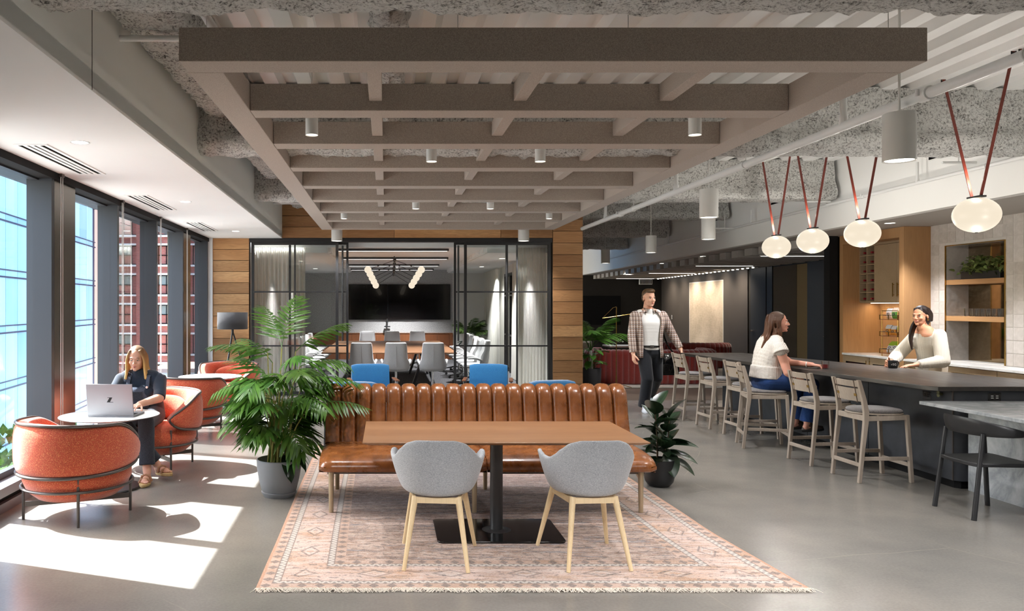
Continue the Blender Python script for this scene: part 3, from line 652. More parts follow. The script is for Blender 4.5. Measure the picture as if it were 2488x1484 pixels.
street_tree(-15, 34, 9.0, 'taller street tree between the glass tower and the brick building', 2)
# ------------------------------------------------------------------ felt ceiling frame with its beams, cables
CX0, CX1, CB0, CB1, ZB, ZT = -1.13, 2.95, 4.26, 13.74, 2.98, 3.165
cof = thing('felt_ceiling_frame', 'large taupe felt ceiling frame of crossing beams hung over the seating', 'ceiling frame', ((CX0 + CX1) / 2, (CB0 + CB1) / 2, ZB))
def cof_part(mb, name):
    o = mb.build(name, 'felt', None, smooth=0, bev=0.004); o.parent = cof; o.matrix_parent_inverse = Matrix.Translation(-Vector(cof.location)); return o
cof_part(MB().box(CX0, CX1, CB0, CB0 + 0.21, ZB, ZT), 'border_beam'); cof_part(MB().box(CX0, CX1, CB1 - 0.21, CB1, ZB, ZT), 'border_beam')
cof_part(MB().box(CX0, CX0 + 0.2, CB0 + 0.212, CB1 - 0.212, ZB, ZT), 'border_beam'); cof_part(MB().box(CX1 - 0.2, CX1, CB0 + 0.212, CB1 - 0.212, ZB, ZT), 'border_beam')
CROSS = [5.34, 6.44, 7.56, 8.71, 9.87, 11.06, 12.24]
for y in CROSS: cof_part(MB().box(CX0 + 0.202, CX1 - 0.202, y, y + 0.21, ZB, ZT), 'cross_beam')
ys = [CB0 + 0.21] + [v for y in CROSS for v in (y, y + 0.21)] + [CB1 - 0.21]
for a, b in zip(ys[0::2], ys[1::2]):
    for x in (-0.115, 0.87, 1.865): cof_part(MB().box(x, x + 0.088, a + 0.002, b - 0.002, ZB + 0.065, ZT - 0.002), 'infill_beam')
for x in (-1.0, 0.4, 1.35, 2.8):
    for y in (4.36, 8.8, 13.6): cof_part(MB().cyl((x, y, ZT), (x, y, ZD), 0.0025, n=6), 'cable').data.materials[0] = M['pipe_white']

# ------------------------------------------------------------------ lamps
def can_light(name, label, x, y, zb, r, h, top, group, power=9.0, stem=0.006):
    t = thing(name, label, 'light', (x, y, zb), 0, group)
    MB().lathe([(r * 0.86, 0.006), (r, 0.0), (r, h), (r * 0.97, h + 0.004), (0.0, h + 0.004)], 28, cap0=False).build('housing', 'can_white', t)
    MB().lathe([(0.0, 0.007), (r * 0.86, 0.006)], 24).build('diffuser', 'lens', t, smooth=0)
    MB().cyl((0, 0, h), (0, 0, top - zb), stem, n=8).build('stem', 'can_white', t)
    l = lamp('SPOT', 'spot', (0, 0, -0.012), power, (0.99, 0.98, 1.0), spot_size=math.radians(115), spot_blend=0.6, shadow_soft_size=r * 0.7); l.parent = t
    return t
GC = 'small white can lights inside the felt ceiling frame'
for i, (x, y) in enumerate([(-0.565, 5.95), (2.35, 5.95), (0.41, 7.05), (1.39, 7.05), (0.40, 10.5), (1.40, 10.5), (-0.63, 11.7), (2.44, 11.7)]):
    row = ['first open row', 'second open row', 'fifth open row', 'sixth open row'][i // 2]; side = 'window' if x < 1 else 'bar'
    can_light('can_light', 'small white can light in the %s of the felt frame, %s side' % (row, side), x, y, 2.945, 0.048, 0.13, ZD + 0.07, GC, 10)
GP = 'white cylinder pendants'
for i, (x, y, zb) in enumerate([(3.38, 5.15, 2.60), (3.57, 8.65, 2.62), (4.74, 11.5, 2.62), (4.88, 14.4, 2.62), (5.05, 18.0, 2.62), (-0.88, 13.98, 2.80), (2.46, 13.98, 2.80)]):
    lab = ['large white cylinder pendant hanging alone beside the felt frame corner, biggest of its kind', 'white cylinder pendant overlapping the smaller pendant behind it', 'white cylinder pendant directly under and behind another pendant',
           'white cylinder pendant past the timber wall, nearer of the two there', 'smallest white cylinder pendant, far down beside the timber wall', 'white cylinder pendant before the timber header over the left sliding door', 'white cylinder pendant before the timber header over the curtained glass'][i]
    can_light('cylinder_pendant', lab, x, y, zb, 0.098, 0.31, ZD + 0.07, GP, 15, 0.008)
for i, (x, y) in enumerate([(-0.6, 1.2), (0.9, 1.2), (2.4, 1.2), (4.0, 1.6), (5.2, 2.6)]):       # unseen added row, aimed ahead to fill chair backs and near floor
    t = can_light('cylinder_pendant', 'unseen white cylinder pendant added to light the near floor, %s from the windows' % ORD[i], x, y, 2.62, 0.098, 0.31, ZD + 0.07, GP, 36, 0.008)
    for ch in t.children:
        if ch.type == 'LIGHT': ch.rotation_euler = (math.radians(24), 0, 0); ch.data.spot_size = math.radians(100); ch.data.shadow_soft_size = 0.25
def downlight(label, x, y, z, group, r=0.06, power=8.0):
    t = thing('downlight', label, 'light', (x, y, z), 0, group)
    MB().lathe([(r, -0.001), (r + 0.012, -0.003), (r + 0.012, 0.0)], 28, cap0=False, cap1=False).build('trim_ring', 'white_plastic', t)
    MB().lathe([(0.0, -0.0015), (r, -0.001)], 24).build('lens', 'lens', t, smooth=0)
    l = lamp('SPOT', 'spot', (0, 0, -0.02), power, (0.99, 0.98, 1.0), spot_size=math.radians(110), spot_blend=0.7, shadow_soft_size=0.05); l.parent = t
GD = 'recessed downlights in the window soffit'
for i, (x, y) in enumerate([(-2.31, 5.9), (-2.38, 9.27), (-2.49, 12.95)]):
    downlight(['recessed downlight beside the largest ceiling grille', 'recessed downlight between the middle and farthest ceiling grilles', 'recessed downlight just before the timber wall'][i], x, y, 2.88, GD)
GB = 'recessed downlights in the bar ceiling'
for i, (x, y) in enumerate([(6.62, 8.55), (6.7, 10.4), (7.05, 17.4), (7.2, 20.4), (7.45, 24.0), (7.6, 27.2)]):
    downlight(['recessed downlight half hidden by the largest globe pendant', 'recessed downlight above the oak cabinet', 'recessed downlight in the lounge ceiling edge, nearest to the bar', 'recessed downlight in the lounge ceiling edge, second past the bar', 'recessed downlight in the lounge ceiling edge, third past the bar', 'recessed downlight in the lounge ceiling edge, nearest to the dark end wall'][i], x, y, 2.745, GB, power=26)
GR = 'recessed downlights in the conference room'
for i, (x, y) in enumerate([(2.45, 16.5), (2.45, 20.0), (-1.9, 17.5), (-1.9, 21.0), (0.3, 15.6), (0.3, 22.6)]):
    downlight('recessed downlight in the conference room ceiling, %s' % ['over the side window', 'before the right curtain', 'on the left drop nearer the doors', 'on the left drop nearer the screens', 'in front of the chandelier', 'nearest to the screens'][i], x, y, 2.64 if abs(x - 0.3) > 1 else ZC, GR, power=95)
# ceiling slot fixtures of the conference room
for i, (y, x0, x1) in enumerate([(14.95, -0.95, 1.2), (17.6, -1.0, 1.4), (20.6, -1.0, 1.4), (23.0, -1.05, 1.4)]):
    t = thing('slot_light', 'black linear ceiling light of the conference room, %s from the doors' % ORD[i], 'light', (0, y, ZC - 0.05), 0, 'black linear lights over the conference table')
    MB().box(x0, x1, -0.025, 0.025, 0, 0.045).build('housing', 'black_metal', t)
    MB().box(x0 + 0.03, x1 - 0.03, -0.012, 0.012, -0.003, 0.0).build('diffuser', 'led', t)
# linear lights of the lounge ceiling
for i, (px0, px1, py) in enumerate([(1848, 2060, 622), (1690, 1830, 646), (1576, 1690, 664), (1497, 1590, 677)]):
    Y = (2.59 - H) * F / (CY - py); x0 = (px0 - CX) * Y / F; x1 = (px1 - CX) * Y / F
    t = thing('linear_light', 'thin white linear light between the lounge baffles, %s from the bar' % ORD[i], 'light', (x0, Y, 2.585), 0, 'linear lights in the lounge ceiling')
    MB().box(0, x1 - x0, -0.03, 0.03, 0.0, 0.02).build('housing', 'can_white', t); MB().box(0.01, x1 - x0 - 0.01, -0.02, 0.02, -0.004, 0.0).build('diffuser', 'led', t)
t = thing('wall_washer', 'row of tiny bright wall washer lamps along the dark wall top', 'light', (0, 0, 2.585))
for i in range(26):
    y = 19.5 + i * 0.33; MB().cyl((XD(y) - 0.25, y, 0), (XD(y) - 0.25, y, 0.03), 0.03, n=8).build('lamp', 'lens', t)
for y in (20.8, 22.0, 23.2, 24.4, 25.6, 26.8):
    l = lamp('SPOT', 'spot', (XD(y) - 0.75, y, -0.02), 13, (1.0, 0.86, 0.70), spot_size=math.radians(120), spot_blend=1.0, shadow_soft_size=0.2); l.parent = t
    l.rotation_euler = Vector((0.75, 0, -1)).to_track_quat('-Z', 'Y').to_euler()

# globe pendants on leather straps
def globe_pendant(x, y, label):
    t = thing('globe_pendant', label, 'pendant lamp', (x, y, 2.41), 0, 'globe pendants on red straps')
    MB().lathe([(0.0, -0.145), (0.02, -0.146)] + [(0.172 * math.cos(a), 0.146 * math.sin(a)) for a in [(-80 + 10 * k) * PI / 180 for k in range(17)]] + [(0.0, 0.144)], 36).build('globe', 'globe', t)
    MB().cyl((0, 0, -0.152), (0, 0, -0.143), 0.011, n=10).build('bottom_cap', 'black_metal', t)
    MB().box(-0.03, 0.03, -0.075, 0.075, 0.143, 0.158).build('yoke', 'black_metal', t, bev=0.003)
    for s in (-1, 1):
        a = Vector((0, 0.05 * s, 0.155)); b = Vector((0, 0.39 * s, 1.26))
        MB().bar(a, b, 0.024, 0.006, up=(0, 1, 0)).build('strap', 'strap', t)
        hk = MB().box(-0.02, 0.02, b.y - 0.004, b.y + 0.004, 1.22, 1.24).box(-0.02, -0.015, b.y - 0.004, b.y + 0.004, 1.22, 1.33).box(0.015, 0.02, b.y - 0.004, b.y + 0.004, 1.22, 1.33).box(-0.02, 0.02, b.y - 0.004, b.y + 0.004, 1.325, 1.33)
        hk.build('bracket', 'black_metal', t)
        MB().cyl((0, b.y, 1.33), (0, b.y, ZD - 2.41), 0.004, n=6).build('hanger', 'black_metal', t)
    l = lamp('POINT', 'bulb', (0, 0, -0.32), 1.1, (1.0, 0.95, 0.88), shadow_soft_size=0.004); l.parent = t
    l = lamp('POINT', 'bulb', (0, 0, 0.3), 0.8, (1.0, 0.95, 0.88), shadow_soft_size=0.03); l.parent = t
for i, (x, y) in enumerate([(5.07, 10.16), (5.03, 9.22), (5.03, 8.26), (4.96, 6.57), (4.98, 5.74)]):
    globe_pendant(x, y, ['frosted globe pendant on red V straps over the far bar end', 'frosted globe pendant on red straps, second from the far bar end', 'frosted globe pendant before the oak cabinet, third from the far bar end', 'largest frosted globe pendant, on red V straps before the tiled wall', 'globe pendant nearest the marble table, only its strap showing'][i])

# ------------------------------------------------------------------ pipes and air grilles
def pipe(name, label, path, r, hangers=(), couplings=(), drops=(), zt=ZD):
    t = thing(name, label, 'pipe', path[0]); o = Vector(path[0])
    MB().tube([Vector(p) - o for p in path], r, 14).build('run', 'pipe_white', t)
    d = (Vector(path[-1]) - o).normalized()
    for k in hangers:
        p = d * k; hm = MB().tube([p + Vector((r * 1.15 * math.cos(a), 0, r * 1.15 * math.sin(a))) for a in [i * 2 * PI / 12 for i in range(12)]], 0.005, 6, closed=True)
        hm.tube([p + Vector((0, 0, r)), p + Vector((0, 0, zt - o.z - p.z))], 0.005, 6); hm.build('hanger', 'pipe_white', t)
    for k in couplings:
        p = d * k; MB().cyl(p - d * 0.045, p + d * 0.045, r * 1.35, n=14).cyl(p + Vector((r * 1.6, 0, -0.01)), p + Vector((r * 1.6, 0, 0.03)), 0.012, n=8).cyl(p - Vector((r * 1.6, 0, 0.01)), p - Vector((r * 1.6, 0, -0.03)), 0.012, n=8).build('coupling', 'pipe_white', t)
    for k in drops:
        p = d * k; MB().cyl(p, p + Vector((0, 0, zt - o.z)), r * 0.75, n=12).cyl(p, p + Vector((0, 0, r * 2.2)), r * 0.95, n=12).build('riser', 'pipe_white', t)
    return t
pipe('sprinkler_main', 'long white sprinkler main running over the bar seats', [(3.45, 3.0, 3.0), (3.45, 13.75, 3.0)], 0.034, (1.2, 4.5, 7.9), (2.0, 8.5), (2.9, 6.3, 9.3))
pipe('sprinkler_branch', 'white sprinkler pipe along the face of the bulkhead', [(XK(6.5) - 0.1, 6.5, 3.06), (XK(24) - 0.1, 24, 3.06)], 0.021, (1.4, 4.5, 8.5), (3.6, 8.2, 13), (2.5, 7.0, 11.5), zt=3.3)
pipe('branch_pipe', 'white pipe stub reaching from the fascia to the felt frame', [(XB(5) - 0.02, 4.98, 3.35), (-0.3, 4.98, 3.35)], 0.02)
pipe('branch_pipe', 'faint white pipe above the second felt beam near the fascia', [(XB(8.8) - 0.02, 8.8, 3.35), (-0.3, 8.8, 3.35)], 0.02)
pipe('branch_pipe', 'white pipe in front of the timber header near the fascia', [(XB(13) - 0.02, 13.0, 3.35), (-0.3, 13.0, 3.35)], 0.02)
pipe('sprinkler_run', 'white pipe coming down behind the near felt beam', [(-1.06, 2.5, 3.35), (-1.06, 4.98, 3.35)], 0.028)
for i, (y, z_) in enumerate(((8.05, 3.12), (10.9, 3.1), (14.2, 3.05))):
    tag(MB().tube([(0, 0, 0), (0.35, 0, 0)], 0.014, 8).cyl((0.17, 0, 0), (0.17, 0, 0.25), 0.006, n=6).build('conduit', 'pipe_white'), 'short grey conduit beside bulkhead grille number %s' % ORD[i], 'pipe').location = (XK(y) - 0.45, y, z_)
def grille(label, x, y, w, l, n, rot, group, axis='z'):
    t = thing('air_grille', label, 'air vent', (x, y, 2.88), rot, group)
    MB().box(0, w, 0, l, -0.002, 0.0).build('backing', 'slot', t)
    MB().box(-0.03, 0.0, -0.03, l + 0.03, -0.007, 0).box(w, w + 0.03, -0.03, l + 0.03, -0.007, 0).box(0, w, -0.03, 0, -0.007, 0).box(0, w, l, l + 0.03, -0.007, 0).build('frame', 'white_paint', t)
    p = w / n
    for i in range(n - 1): MB().box(p * (i + 1) - 0.016, p * (i + 1) + 0.016, 0, l, -0.007, -0.002).build('slat', 'white_paint', t)
for i, y in enumerate((5.98, 8.72, 11.55)):
    grille('white four-slot air grille in the window soffit, %s' % ['largest one beside the first column', 'over the seated woman', 'smallest one near the timber wall'][i], XF(y) + 0.22, y, 0.2, 1.3, 4, math.radians(1.5), 'ceiling air grilles')
for i, (y, n) in enumerate(((8.0, 3), (12.0, 2), (14.8, 2))):
    t = thing('wall_grille', 'black slotted air grille on the bulkhead, %s' % ['behind the large cylinder pendant', 'above the far globe pendant', 'beside the paired pendants'][i], 'air vent', (XK(y), y, 3.30), math.radians(-2.4), 'bulkhead air grilles')
    MB().box(-0.012, 0, 0, 0.95, 0, 0.055 * n).build('frame', 'bulkhead_paint', t)
    for k in range(n): MB().box(-0.016, -0.011, 0.02, 0.93, 0.01 + 0.055 * k, 0.042 + 0.055 * k).build('slot', 'slot', t)
for i, y in enumerate((7.32, 9.16, 10.86, 12.46)):
    t = thing('blind_chain', 'pale beaded blind chain hanging %s' % ['before the first bronze column', 'beside the second window fin', 'beside the third window fin', 'before the far bronze column'][i], 'chain', (XF(y) + 0.035, y, 0.5), 0, 'blind chains')
    for s in (-0.022, 0.022):
        MB().tube([(0, s, 0), (0, s, 2.36)], 0.0045, 6).build('strand', 'white_plastic', t)
    MB().box(-0.015, 0.015, -0.03, 0.03, 2.35, 2.38).build('clip', 'chair_metal', t)

# ------------------------------------------------------------------ sliding doors and glass wall
ZH = 2.81
def glazed(name, label, cat, x0, x1, y, xs, zs, wide=0.035, d=0.05, kind=None, bottom=0.0):
    t = thing(name, label, cat, (x0, y, 0))
    w = x1 - x0; fr = MB().box(0, wide, 0, d, bottom, ZH).box(w - wide, w, 0, d, bottom, ZH).box(wide, w - wide, 0, d, ZH - wide, ZH).box(wide, w - wide, 0, d, bottom, bottom + 0.07)
    fr.build('frame', 'black_metal', t)
    for x in xs: MB().box(x - x0 - 0.013, x - x0 + 0.013, 0.002, d - 0.002, bottom + 0.07, ZH - wide).build('mullion', 'black_metal', t)
    for z in zs: MB().box(wide, w - wide, 0.004, d - 0.004, z - 0.013, z + 0.013).build('transom', 'black_metal', t)
    XX = [wide] + [x - x0 for x in xs] + [w - wide]; ZZ = [bottom + 0.07] + list(zs) + [ZH - wide]
    for a, b in zip(XX, XX[1:]):
        for e, f_ in zip(ZZ, ZZ[1:]): MB().add([(a, d / 2, e), (b, d / 2, e), (b, d / 2, f_), (a, d / 2, f_)], [(0, 1, 2, 3)]).build('pane', 'door_glass', t, smooth=0)
    return t
s_ = F / YW
gx = lambda px: (px - CX) / s_
TZ = (0.91, 1.90)
glazed('glass_partition', 'black framed glass wall with a curtain behind it, next to the light timber', 'glass wall', gx(610), gx(822), YW + 0.02, [gx(716)], TZ, 0.05)
glazed('glass_partition', 'black framed glass wall with a curtain behind it, next to the dark timber', 'glass wall', gx(1128), gx(1339), YW + 0.02, [gx(1231), gx(1257)], TZ, 0.05)
dl = glazed('sliding_glass_door', 'black framed sliding glass door pushed open towards the big palm', 'door', gx(700), gx(846), YW + 0.09, [], TZ, 0.04)
MB().cyl((gx(832) - gx(700), -0.05, 1.0), (gx(832) - gx(700), -0.05, 2.75), 0.018, n=10).build('pull_handle', 'black_metal', dl)
dr = glazed('sliding_glass_door', 'black framed sliding glass door pushed open towards the right curtain', 'door', gx(1104), gx(1236), YW + 0.09, [], TZ, 0.04)
MB().cyl((gx(1114) - gx(1104), -0.05, 1.0), (gx(1114) - gx(1104), -0.05, 2.75), 0.018, n=10).build('pull_handle', 'black_metal', dr)
struct(MB().box(gx(606), gx(1342), YW, YW + 0.15, ZH, 2.88), 'trim_5', 'black_metal', 'black head track over the glass doors')
def curtain(name, label, p0, p1, z1, waves, amp=0.05, group=None):
    p0 = Vector(p0); p1 = Vector(p1); L = (p1 - p0).length; d = (p1 - p0) / L; nn = Vector((-d.y, d.x, 0)); rows = []; n = int(waves * 10); rr = random.Random(len(label))
    ph = [rr.uniform(-0.6, 0.6) for _ in range(waves + 2)]
    for k in range(n + 1):
        u = k / n; w = u * waves; i = int(w); pp = ph[i] * (1 - (w - i)) + ph[i + 1] * (w - i); row = []
        for j in range(13):
            v = j / 12; a = amp * (0.75 + 0.35 * v) * math.sin(2 * PI * w + pp + 0.5 * v)
            q = p0 + d * (L * u) + nn * a; row.append((q.x, q.y, z1 - v * (z1 - 0.03)))
        rows.append(row)
    o = MB().grid(rows).build(name, 'sheer', None, smooth=80); tag(o, label, 'curtain', group); return o
curtain('curtain', 'white sheer curtain behind the glass beside the light timber', (gx(614), YW + 0.28, 0), (gx(738), YW + 0.28, 0), 2.73, 12)
curtain('curtain', 'white sheer curtain behind the glass beside the dark timber', (gx(1262), YW + 0.28, 0), (gx(1334), YW + 0.28, 0), 2.73, 9)
curtain('curtain', 'long white curtain beside the conference side window, behind the palm', (2.86, 19.9, 0), (2.86, 22.6, 0), 2.6, 13)
curtain('curtain', 'narrow white curtain on the near side of the conference side window', (2.86, 17.0, 0), (2.86, 17.6, 0), 2.6, 4)

# ------------------------------------------------------------------ wall screens, table, chairs of the conference room
sY = YR - 0.06
for i, (a, b) in enumerate(((842, 942), (942.6, 1094))):
    p0 = at(a, 777, sY); p1 = at(b, 691, sY)
    t = thing('wall_screen', ['black wall screen next to the open sliding door', 'black wall screen, the wider one of the pair'][i], 'screen', (p0.x, sY, p0.z), 0)
    MB().box(0, p1.x - p0.x, 0, 0.06, 0, p1.z - p0.z).build('bezel', 'gloss_black', t, bev=0.003); MB().box(0.015, p1.x - p0.x - 0.015, -0.004, 0.0, 0.015, p1.z - p0.z - 0.015).build('display', 'screen', t)
p = at(941, 790, sY)
t = thing('video_camera', 'small black video bar hanging under the wall screens', 'camera', p)
MB().box(-0.02, 0.02, -0.06, 0.0, -0.02, 0.2).build('arm', 'black_metal', t); MB().box(-0.09, 0.09, -0.14, 0.0, -0.06, -0.02).build('body', 'black_metal', t, bev=0.01)
t = thing('conference_table', 'large walnut conference table with black slanted legs', 'table', (0.1, 17.4, 0))
MB().prism([(-1.35, -2.3), (1.27, -2.3), (1.27, 2.6), (-1.35, 2.6)], 0.715, 0.745).build('tabletop', 'conf_wood', t, bev=0.008)
for x, y in ((-0.75, -1.2), (0.68, -1.2), (-0.75, 1.5), (0.68, 1.5)):
    MB().bar((x - 0.22, y, 0.0), (x + 0.02, y, 0.715), 0.22, 0.05, up=(1, 0, 0)).build('leg', 'black_metal', t); MB().bar((x + 0.22, y, 0.0), (x - 0.02, y, 0.715), 0.22, 0.05, up=(1, 0, 0)).build('leg', 'black_metal', t)
GCH = 'grey swivel chairs round the conference table'
def conf_chair():
    t = thing('swivel_chair', 'x', 'chair', (0, 0, 0), 0, GCH)
    # front = +Y; the back's outer face looks to -Y
    rows = []
    for k, (z, w, y, th) in enumerate([(0.43, 0.245, -0.20, 0.05), (0.47, 0.262, -0.225, 0.06), (0.56, 0.262, -0.245, 0.065), (0.64, 0.225, -0.26, 0.06), (0.75, 0.215, -0.28, 0.055), (0.88, 0.205, -0.30, 0.05), (0.94, 0.195, -0.31, 0.045), (0.955, 0.17, -0.31, 0.02)]):
        ring = []
        for j in range(24):
            a = 2 * PI * j / 24; cx_, sy_ = math.cos(a), math.sin(a); e = 0.45
            ring.append((w * math.copysign(abs(cx_) ** e, cx_), y + th * math.copysign(abs(sy_) ** e, sy_) + 0.09 * (cx_ ** 2 if z < 0.7 else 0.5 * cx_ ** 2), z))
        rows.append(ring)
    mb = MB().grid(rows, cv=True); mb.f.append(tuple(range(24))[::-1]); mb.f.append(tuple(range(7 * 24, 8 * 24)))
    bk_ = mb.build('backrest', 'conf_grey', t, smooth=50)
    MB().tube([(0, -0.312, 0.5), (0, -0.331, 0.62), (0, -0.352, 0.88)], 0.004, 6).build('seam', 'conf_grey', bk_)
    MB().lathe([(0.0, 0.40), (0.2, 0.40), (0.25, 0.43), (0.25, 0.47), (0.21, 0.49), (0.0, 0.495)], 24).build('seat', 'conf_grey', t)
    for s in (-1, 1): MB().tube(spline([(0.24 * s, -0.2, 0.53), (0.275 * s, -0.05, 0.60), (0.27 * s, 0.12, 0.60)], 5), 0.022, 8).build('armrest', 'conf_grey', t)
    MB().cyl((0, 0, 0.12), (0, 0, 0.40), 0.022, n=12).cyl((0, 0, 0.06), (0, 0, 0.2), 0.033, n=12).build('column', 'chrome', t)
    for k in range(5):
        a = 2 * PI * k / 5 + 0.3; d = Vector((math.cos(a), math.sin(a), 0))
        MB().tube([d * 0.02 + Vector((0, 0, 0.12)), d * 0.30 + Vector((0, 0, 0.065))], [0.018, 0.012], 8).build('base_arm', 'black_metal', t)
        MB().cyl(d * 0.30 + Vector((-d.y * 0.02, d.x * 0.02, 0.03)), d * 0.30 + Vector((d.y * 0.02, -d.x * 0.02, 0.03)), 0.03, n=12).build('caster', 'black_metal', t)
    return t
cc0 = conf_chair(); first = [True]
def put_conf(x, y, r, label):
    if first[0]:
        cc0.location = (x, y, 0); cc0.rotation_euler = (0, 0, r); cc0['label'] = label; first[0] = False
    else: dup(cc0, (x, y, 0), r, label)
for i, px in enumerate((879, 962, 1051)): put_conf((px - CX) * 14.95 / F, 14.98, 0, 'grey swivel chair seen from behind at the near table end, %s' % ['beside the left door', 'middle one', 'beside the right door'][i])
for i, px in enumerate((892, 953, 1015)): put_conf((px - CX) * 21 / F, 21.0, PI, 'grey swivel chair facing out from the far table end, %s' % ['under the narrower screen', 'middle one', 'under the wider screen'][i])
for i in range(5):
    put_conf(1.74, 15.75 + i * 0.98, PI / 2, 'grey swivel chair on the plant side of the conference table, %s from the doors' % ORD[i])
    put_conf(-1.62, 15.75 + i * 0.98, -PI / 2, 'grey swivel chair on the curtain side of the conference table, %s from the doors' % ORD[i])
# chandelier: spine along the table, rods to rows of globes
t = thing('rod_chandelier', 'black rod chandelier with two slanting rows of glowing globes over the conference table', 'chandelier', (0.18, 17.3, 2.40))
MB().cyl((0, 0, 0.2), (0, 0, ZC - 2.40), 0.012, n=8).build('stem', 'black_metal', t)
MB().cyl((0, -1.0, 0.2), (0, 1.1, 0.09), 0.014, n=8).build('spine', 'black_metal', t)
for k in range(5):
    y = -0.9 + k * 0.47; z = 0.2 - 0.055 * (k)
    MB().ell((0, y, z), (0.035, 0.035, 0.045)).build('joint', 'black_metal', t)
    for s in (-1, 1):
        e = Vector((s * (0.56 - 0.035 * k), y, z - 0.2 - 0.015 * k))
        MB().tube([(0, y, z), e], 0.006, 6).build('rod', 'black_metal', t); MB().ell(e, (0.075, 0.075, 0.075), nu=16, nv=10).build('globe', 'globe', t)
# ------------------------------------------------------------------ orange barrel chairs
def barrel_chair(x, y, rz, label):
    t = thing('barrel_chair', label, 'armchair', (x, y, 0), rz, 'orange barrel chairs by the windows')
    TH = math.radians(138); R = 0.458; n = 56
    def prm(u):                       # u in -1..1 round the back
        a = abs(u); f_ = max(0.0, (a - 0.6) / 0.4); zt = 0.768 - 0.03 * a - 0.15 * f_ * f_ * (3 - 2 * f_); zb = 0.375 + 0.075 * a ** 3
        if a > 0.86:
            k = math.sqrt(max(0, 1 - ((a - 0.86) / 0.14) ** 2)); m = 0.535; zt = m + (zt - m) * k; zb = m - 0.02 + (zb - m + 0.02) * k
        return zt, zb
    rows = []; rim_t = []; rim_b = []
    for i in range(n + 1):
        u = -1 + 2 * i / n; th = u * TH; zt, zb = prm(u); d = Vector((math.sin(th), -math.cos(th), 0)); zm = (zt + zb) / 2; hh = (zt - zb) / 2 + 0.004
        ring = []
        for j in range(20):
            a = 2 * PI * j / 20; ca, sa = math.cos(a), math.sin(a)
            rr = R - 0.062 + 0.062 * math.copysign(abs(ca) ** 0.55, ca) + 0.012 * (1 - sa * sa)
            ring.append(d * rr + Vector((0, 0, zm + hh * math.copysign(abs(sa) ** 0.6, sa))))
        rows.append(ring); rim_t.append(d * (R - 0.012) + Vector((0, 0, zt))); rim_b.append(d * (R - 0.012) + Vector((0, 0, zb)))
    mb = MB().grid(rows, cv=True); mb.f.append(tuple(range(20))[::-1]); mb.f.append(tuple(range(n * 20, n * 20 + 20)))
    mb.build('back_shell', 'orange', t, smooth=70)
    MB().tube(rim_t + rim_b[::-1], 0.0125, 10, closed=True).build('rim_tube', 'chair_metal', t)
    MB().lathe([(0.0, 0.138), (0.18, 0.142), (0.30, 0.17), (0.372, 0.23), (0.405, 0.31), (0.40, 0.38), (0.355, 0.43), (0.22, 0.452), (0.0, 0.458)], 44).build('seat', 'orange', t, smooth=70)
    MB().tube([(0.412 * math.cos(a), 0.412 * math.sin(a), 0.262) for a in [2 * PI * k / 48 for k in range(48)]], 0.0115, 8, closed=True).build('seat_tube', 'chair_metal', t)
    rows = []
    for i in range(17):
        th = math.radians(-62 + 124 * i / 16); k = math.sqrt(max(0.02, 1 - ((i - 8) / 8.2) ** 2)); d = Vector((math.sin(th), -math.cos(th), 0)); ring = []
        for j in range(14):
            a = 2 * PI * j / 14; ring.append(d * (R - 0.17 + 0.065 * k * math.cos(a)) + Vector((0, 0, 0.575 + 0.13 * k * math.sin(a))))
        rows.append(ring)
    mb = MB().grid(rows, cv=True); mb.f.append(tuple(range(14))[::-1]); mb.f.append(tuple(range(16 * 14, 17 * 14))); mb.build('back_cushion', 'orange', t, smooth=70)
    q = 0.295
    for sx, sy in ((-1, -1), (1, -1), (-1, 1), (1, 1)):
        ax = sx * q; ay = sy * q * 0.98; th = math.atan2(ax, -ay) / TH
        MB().cyl((ax * 0.95, ay * 0.95, 0), (ax * 0.95, ay * 0.95, prm(max(-0.84, min(0.84, th)))[1] + (0.02 if sy < 0 else 0.0)), 0.0115, n=10).build('leg', 'chair_metal', t)
    MB().bar((-q * 0.95, -q * 0.93, 0.118), (q * 0.95, q * 0.93, 0.125), 0.012, 0.038).build('cross_bar', 'chair_metal', t); MB().bar((-q * 0.95, q * 0.93, 0.123), (q * 0.95, -q * 0.93, 0.123), 0.012, 0.038).build('cross_bar', 'chair_metal', t)
    MB().cyl((0, 0, 0.12), (0, 0, 0.18), 0.06, n=14).build('hub', 'chair_metal', t)
    return t
ch = barrel_chair(-2.43, 6.17, math.radians(-24), 'orange barrel armchair with its back to us, nearest to the glass and large rug')
dup(ch, (-2.36, 8.02, 0), math.radians(172), 'orange barrel armchair the woman with the laptop sits in')
dup(ch, (-2.48, 9.9, 0), math.radians(-20), 'orange barrel armchair with its back to us, behind the seated woman')
dup(ch, (-2.42, 12.05, 0), math.radians(176), 'orange barrel armchair facing us, in front of the tripod floor lamp')
def round_table(x, y, label):
    t = thing('round_table', label, 'table', (x, y, 0), 0, 'round white cafe tables by the windows')
    MB().lathe([(0.0, 0.638), (0.36, 0.638), (0.435, 0.652), (0.437, 0.657), (0.432, 0.66), (0.0, 0.66)], 56).build('tabletop', 'white_plastic', t, smooth=30)
    MB().lathe([(0.435, 0.6515), (0.4375, 0.654), (0.4375, 0.6575), (0.435, 0.6595)], 56, cap0=False, cap1=False).build('edge_band', 'chair_metal', t)
    MB().cyl((0, 0, 0.02), (0, 0, 0.64), 0.03, n=16).build('stem', 'black_metal', t)
    MB().lathe([(0.0, 0.0), (0.27, 0.0), (0.275, 0.008), (0.265, 0.018), (0.06, 0.03), (0.035, 0.05), (0.0, 0.05)], 40).build('base', 'black_metal', t, smooth=30)
round_table(-2.50, 7.08, 'round white cafe table carrying the open laptop')
round_table(-2.46, 10.95, 'round white cafe table behind the second orange armchair, empty')
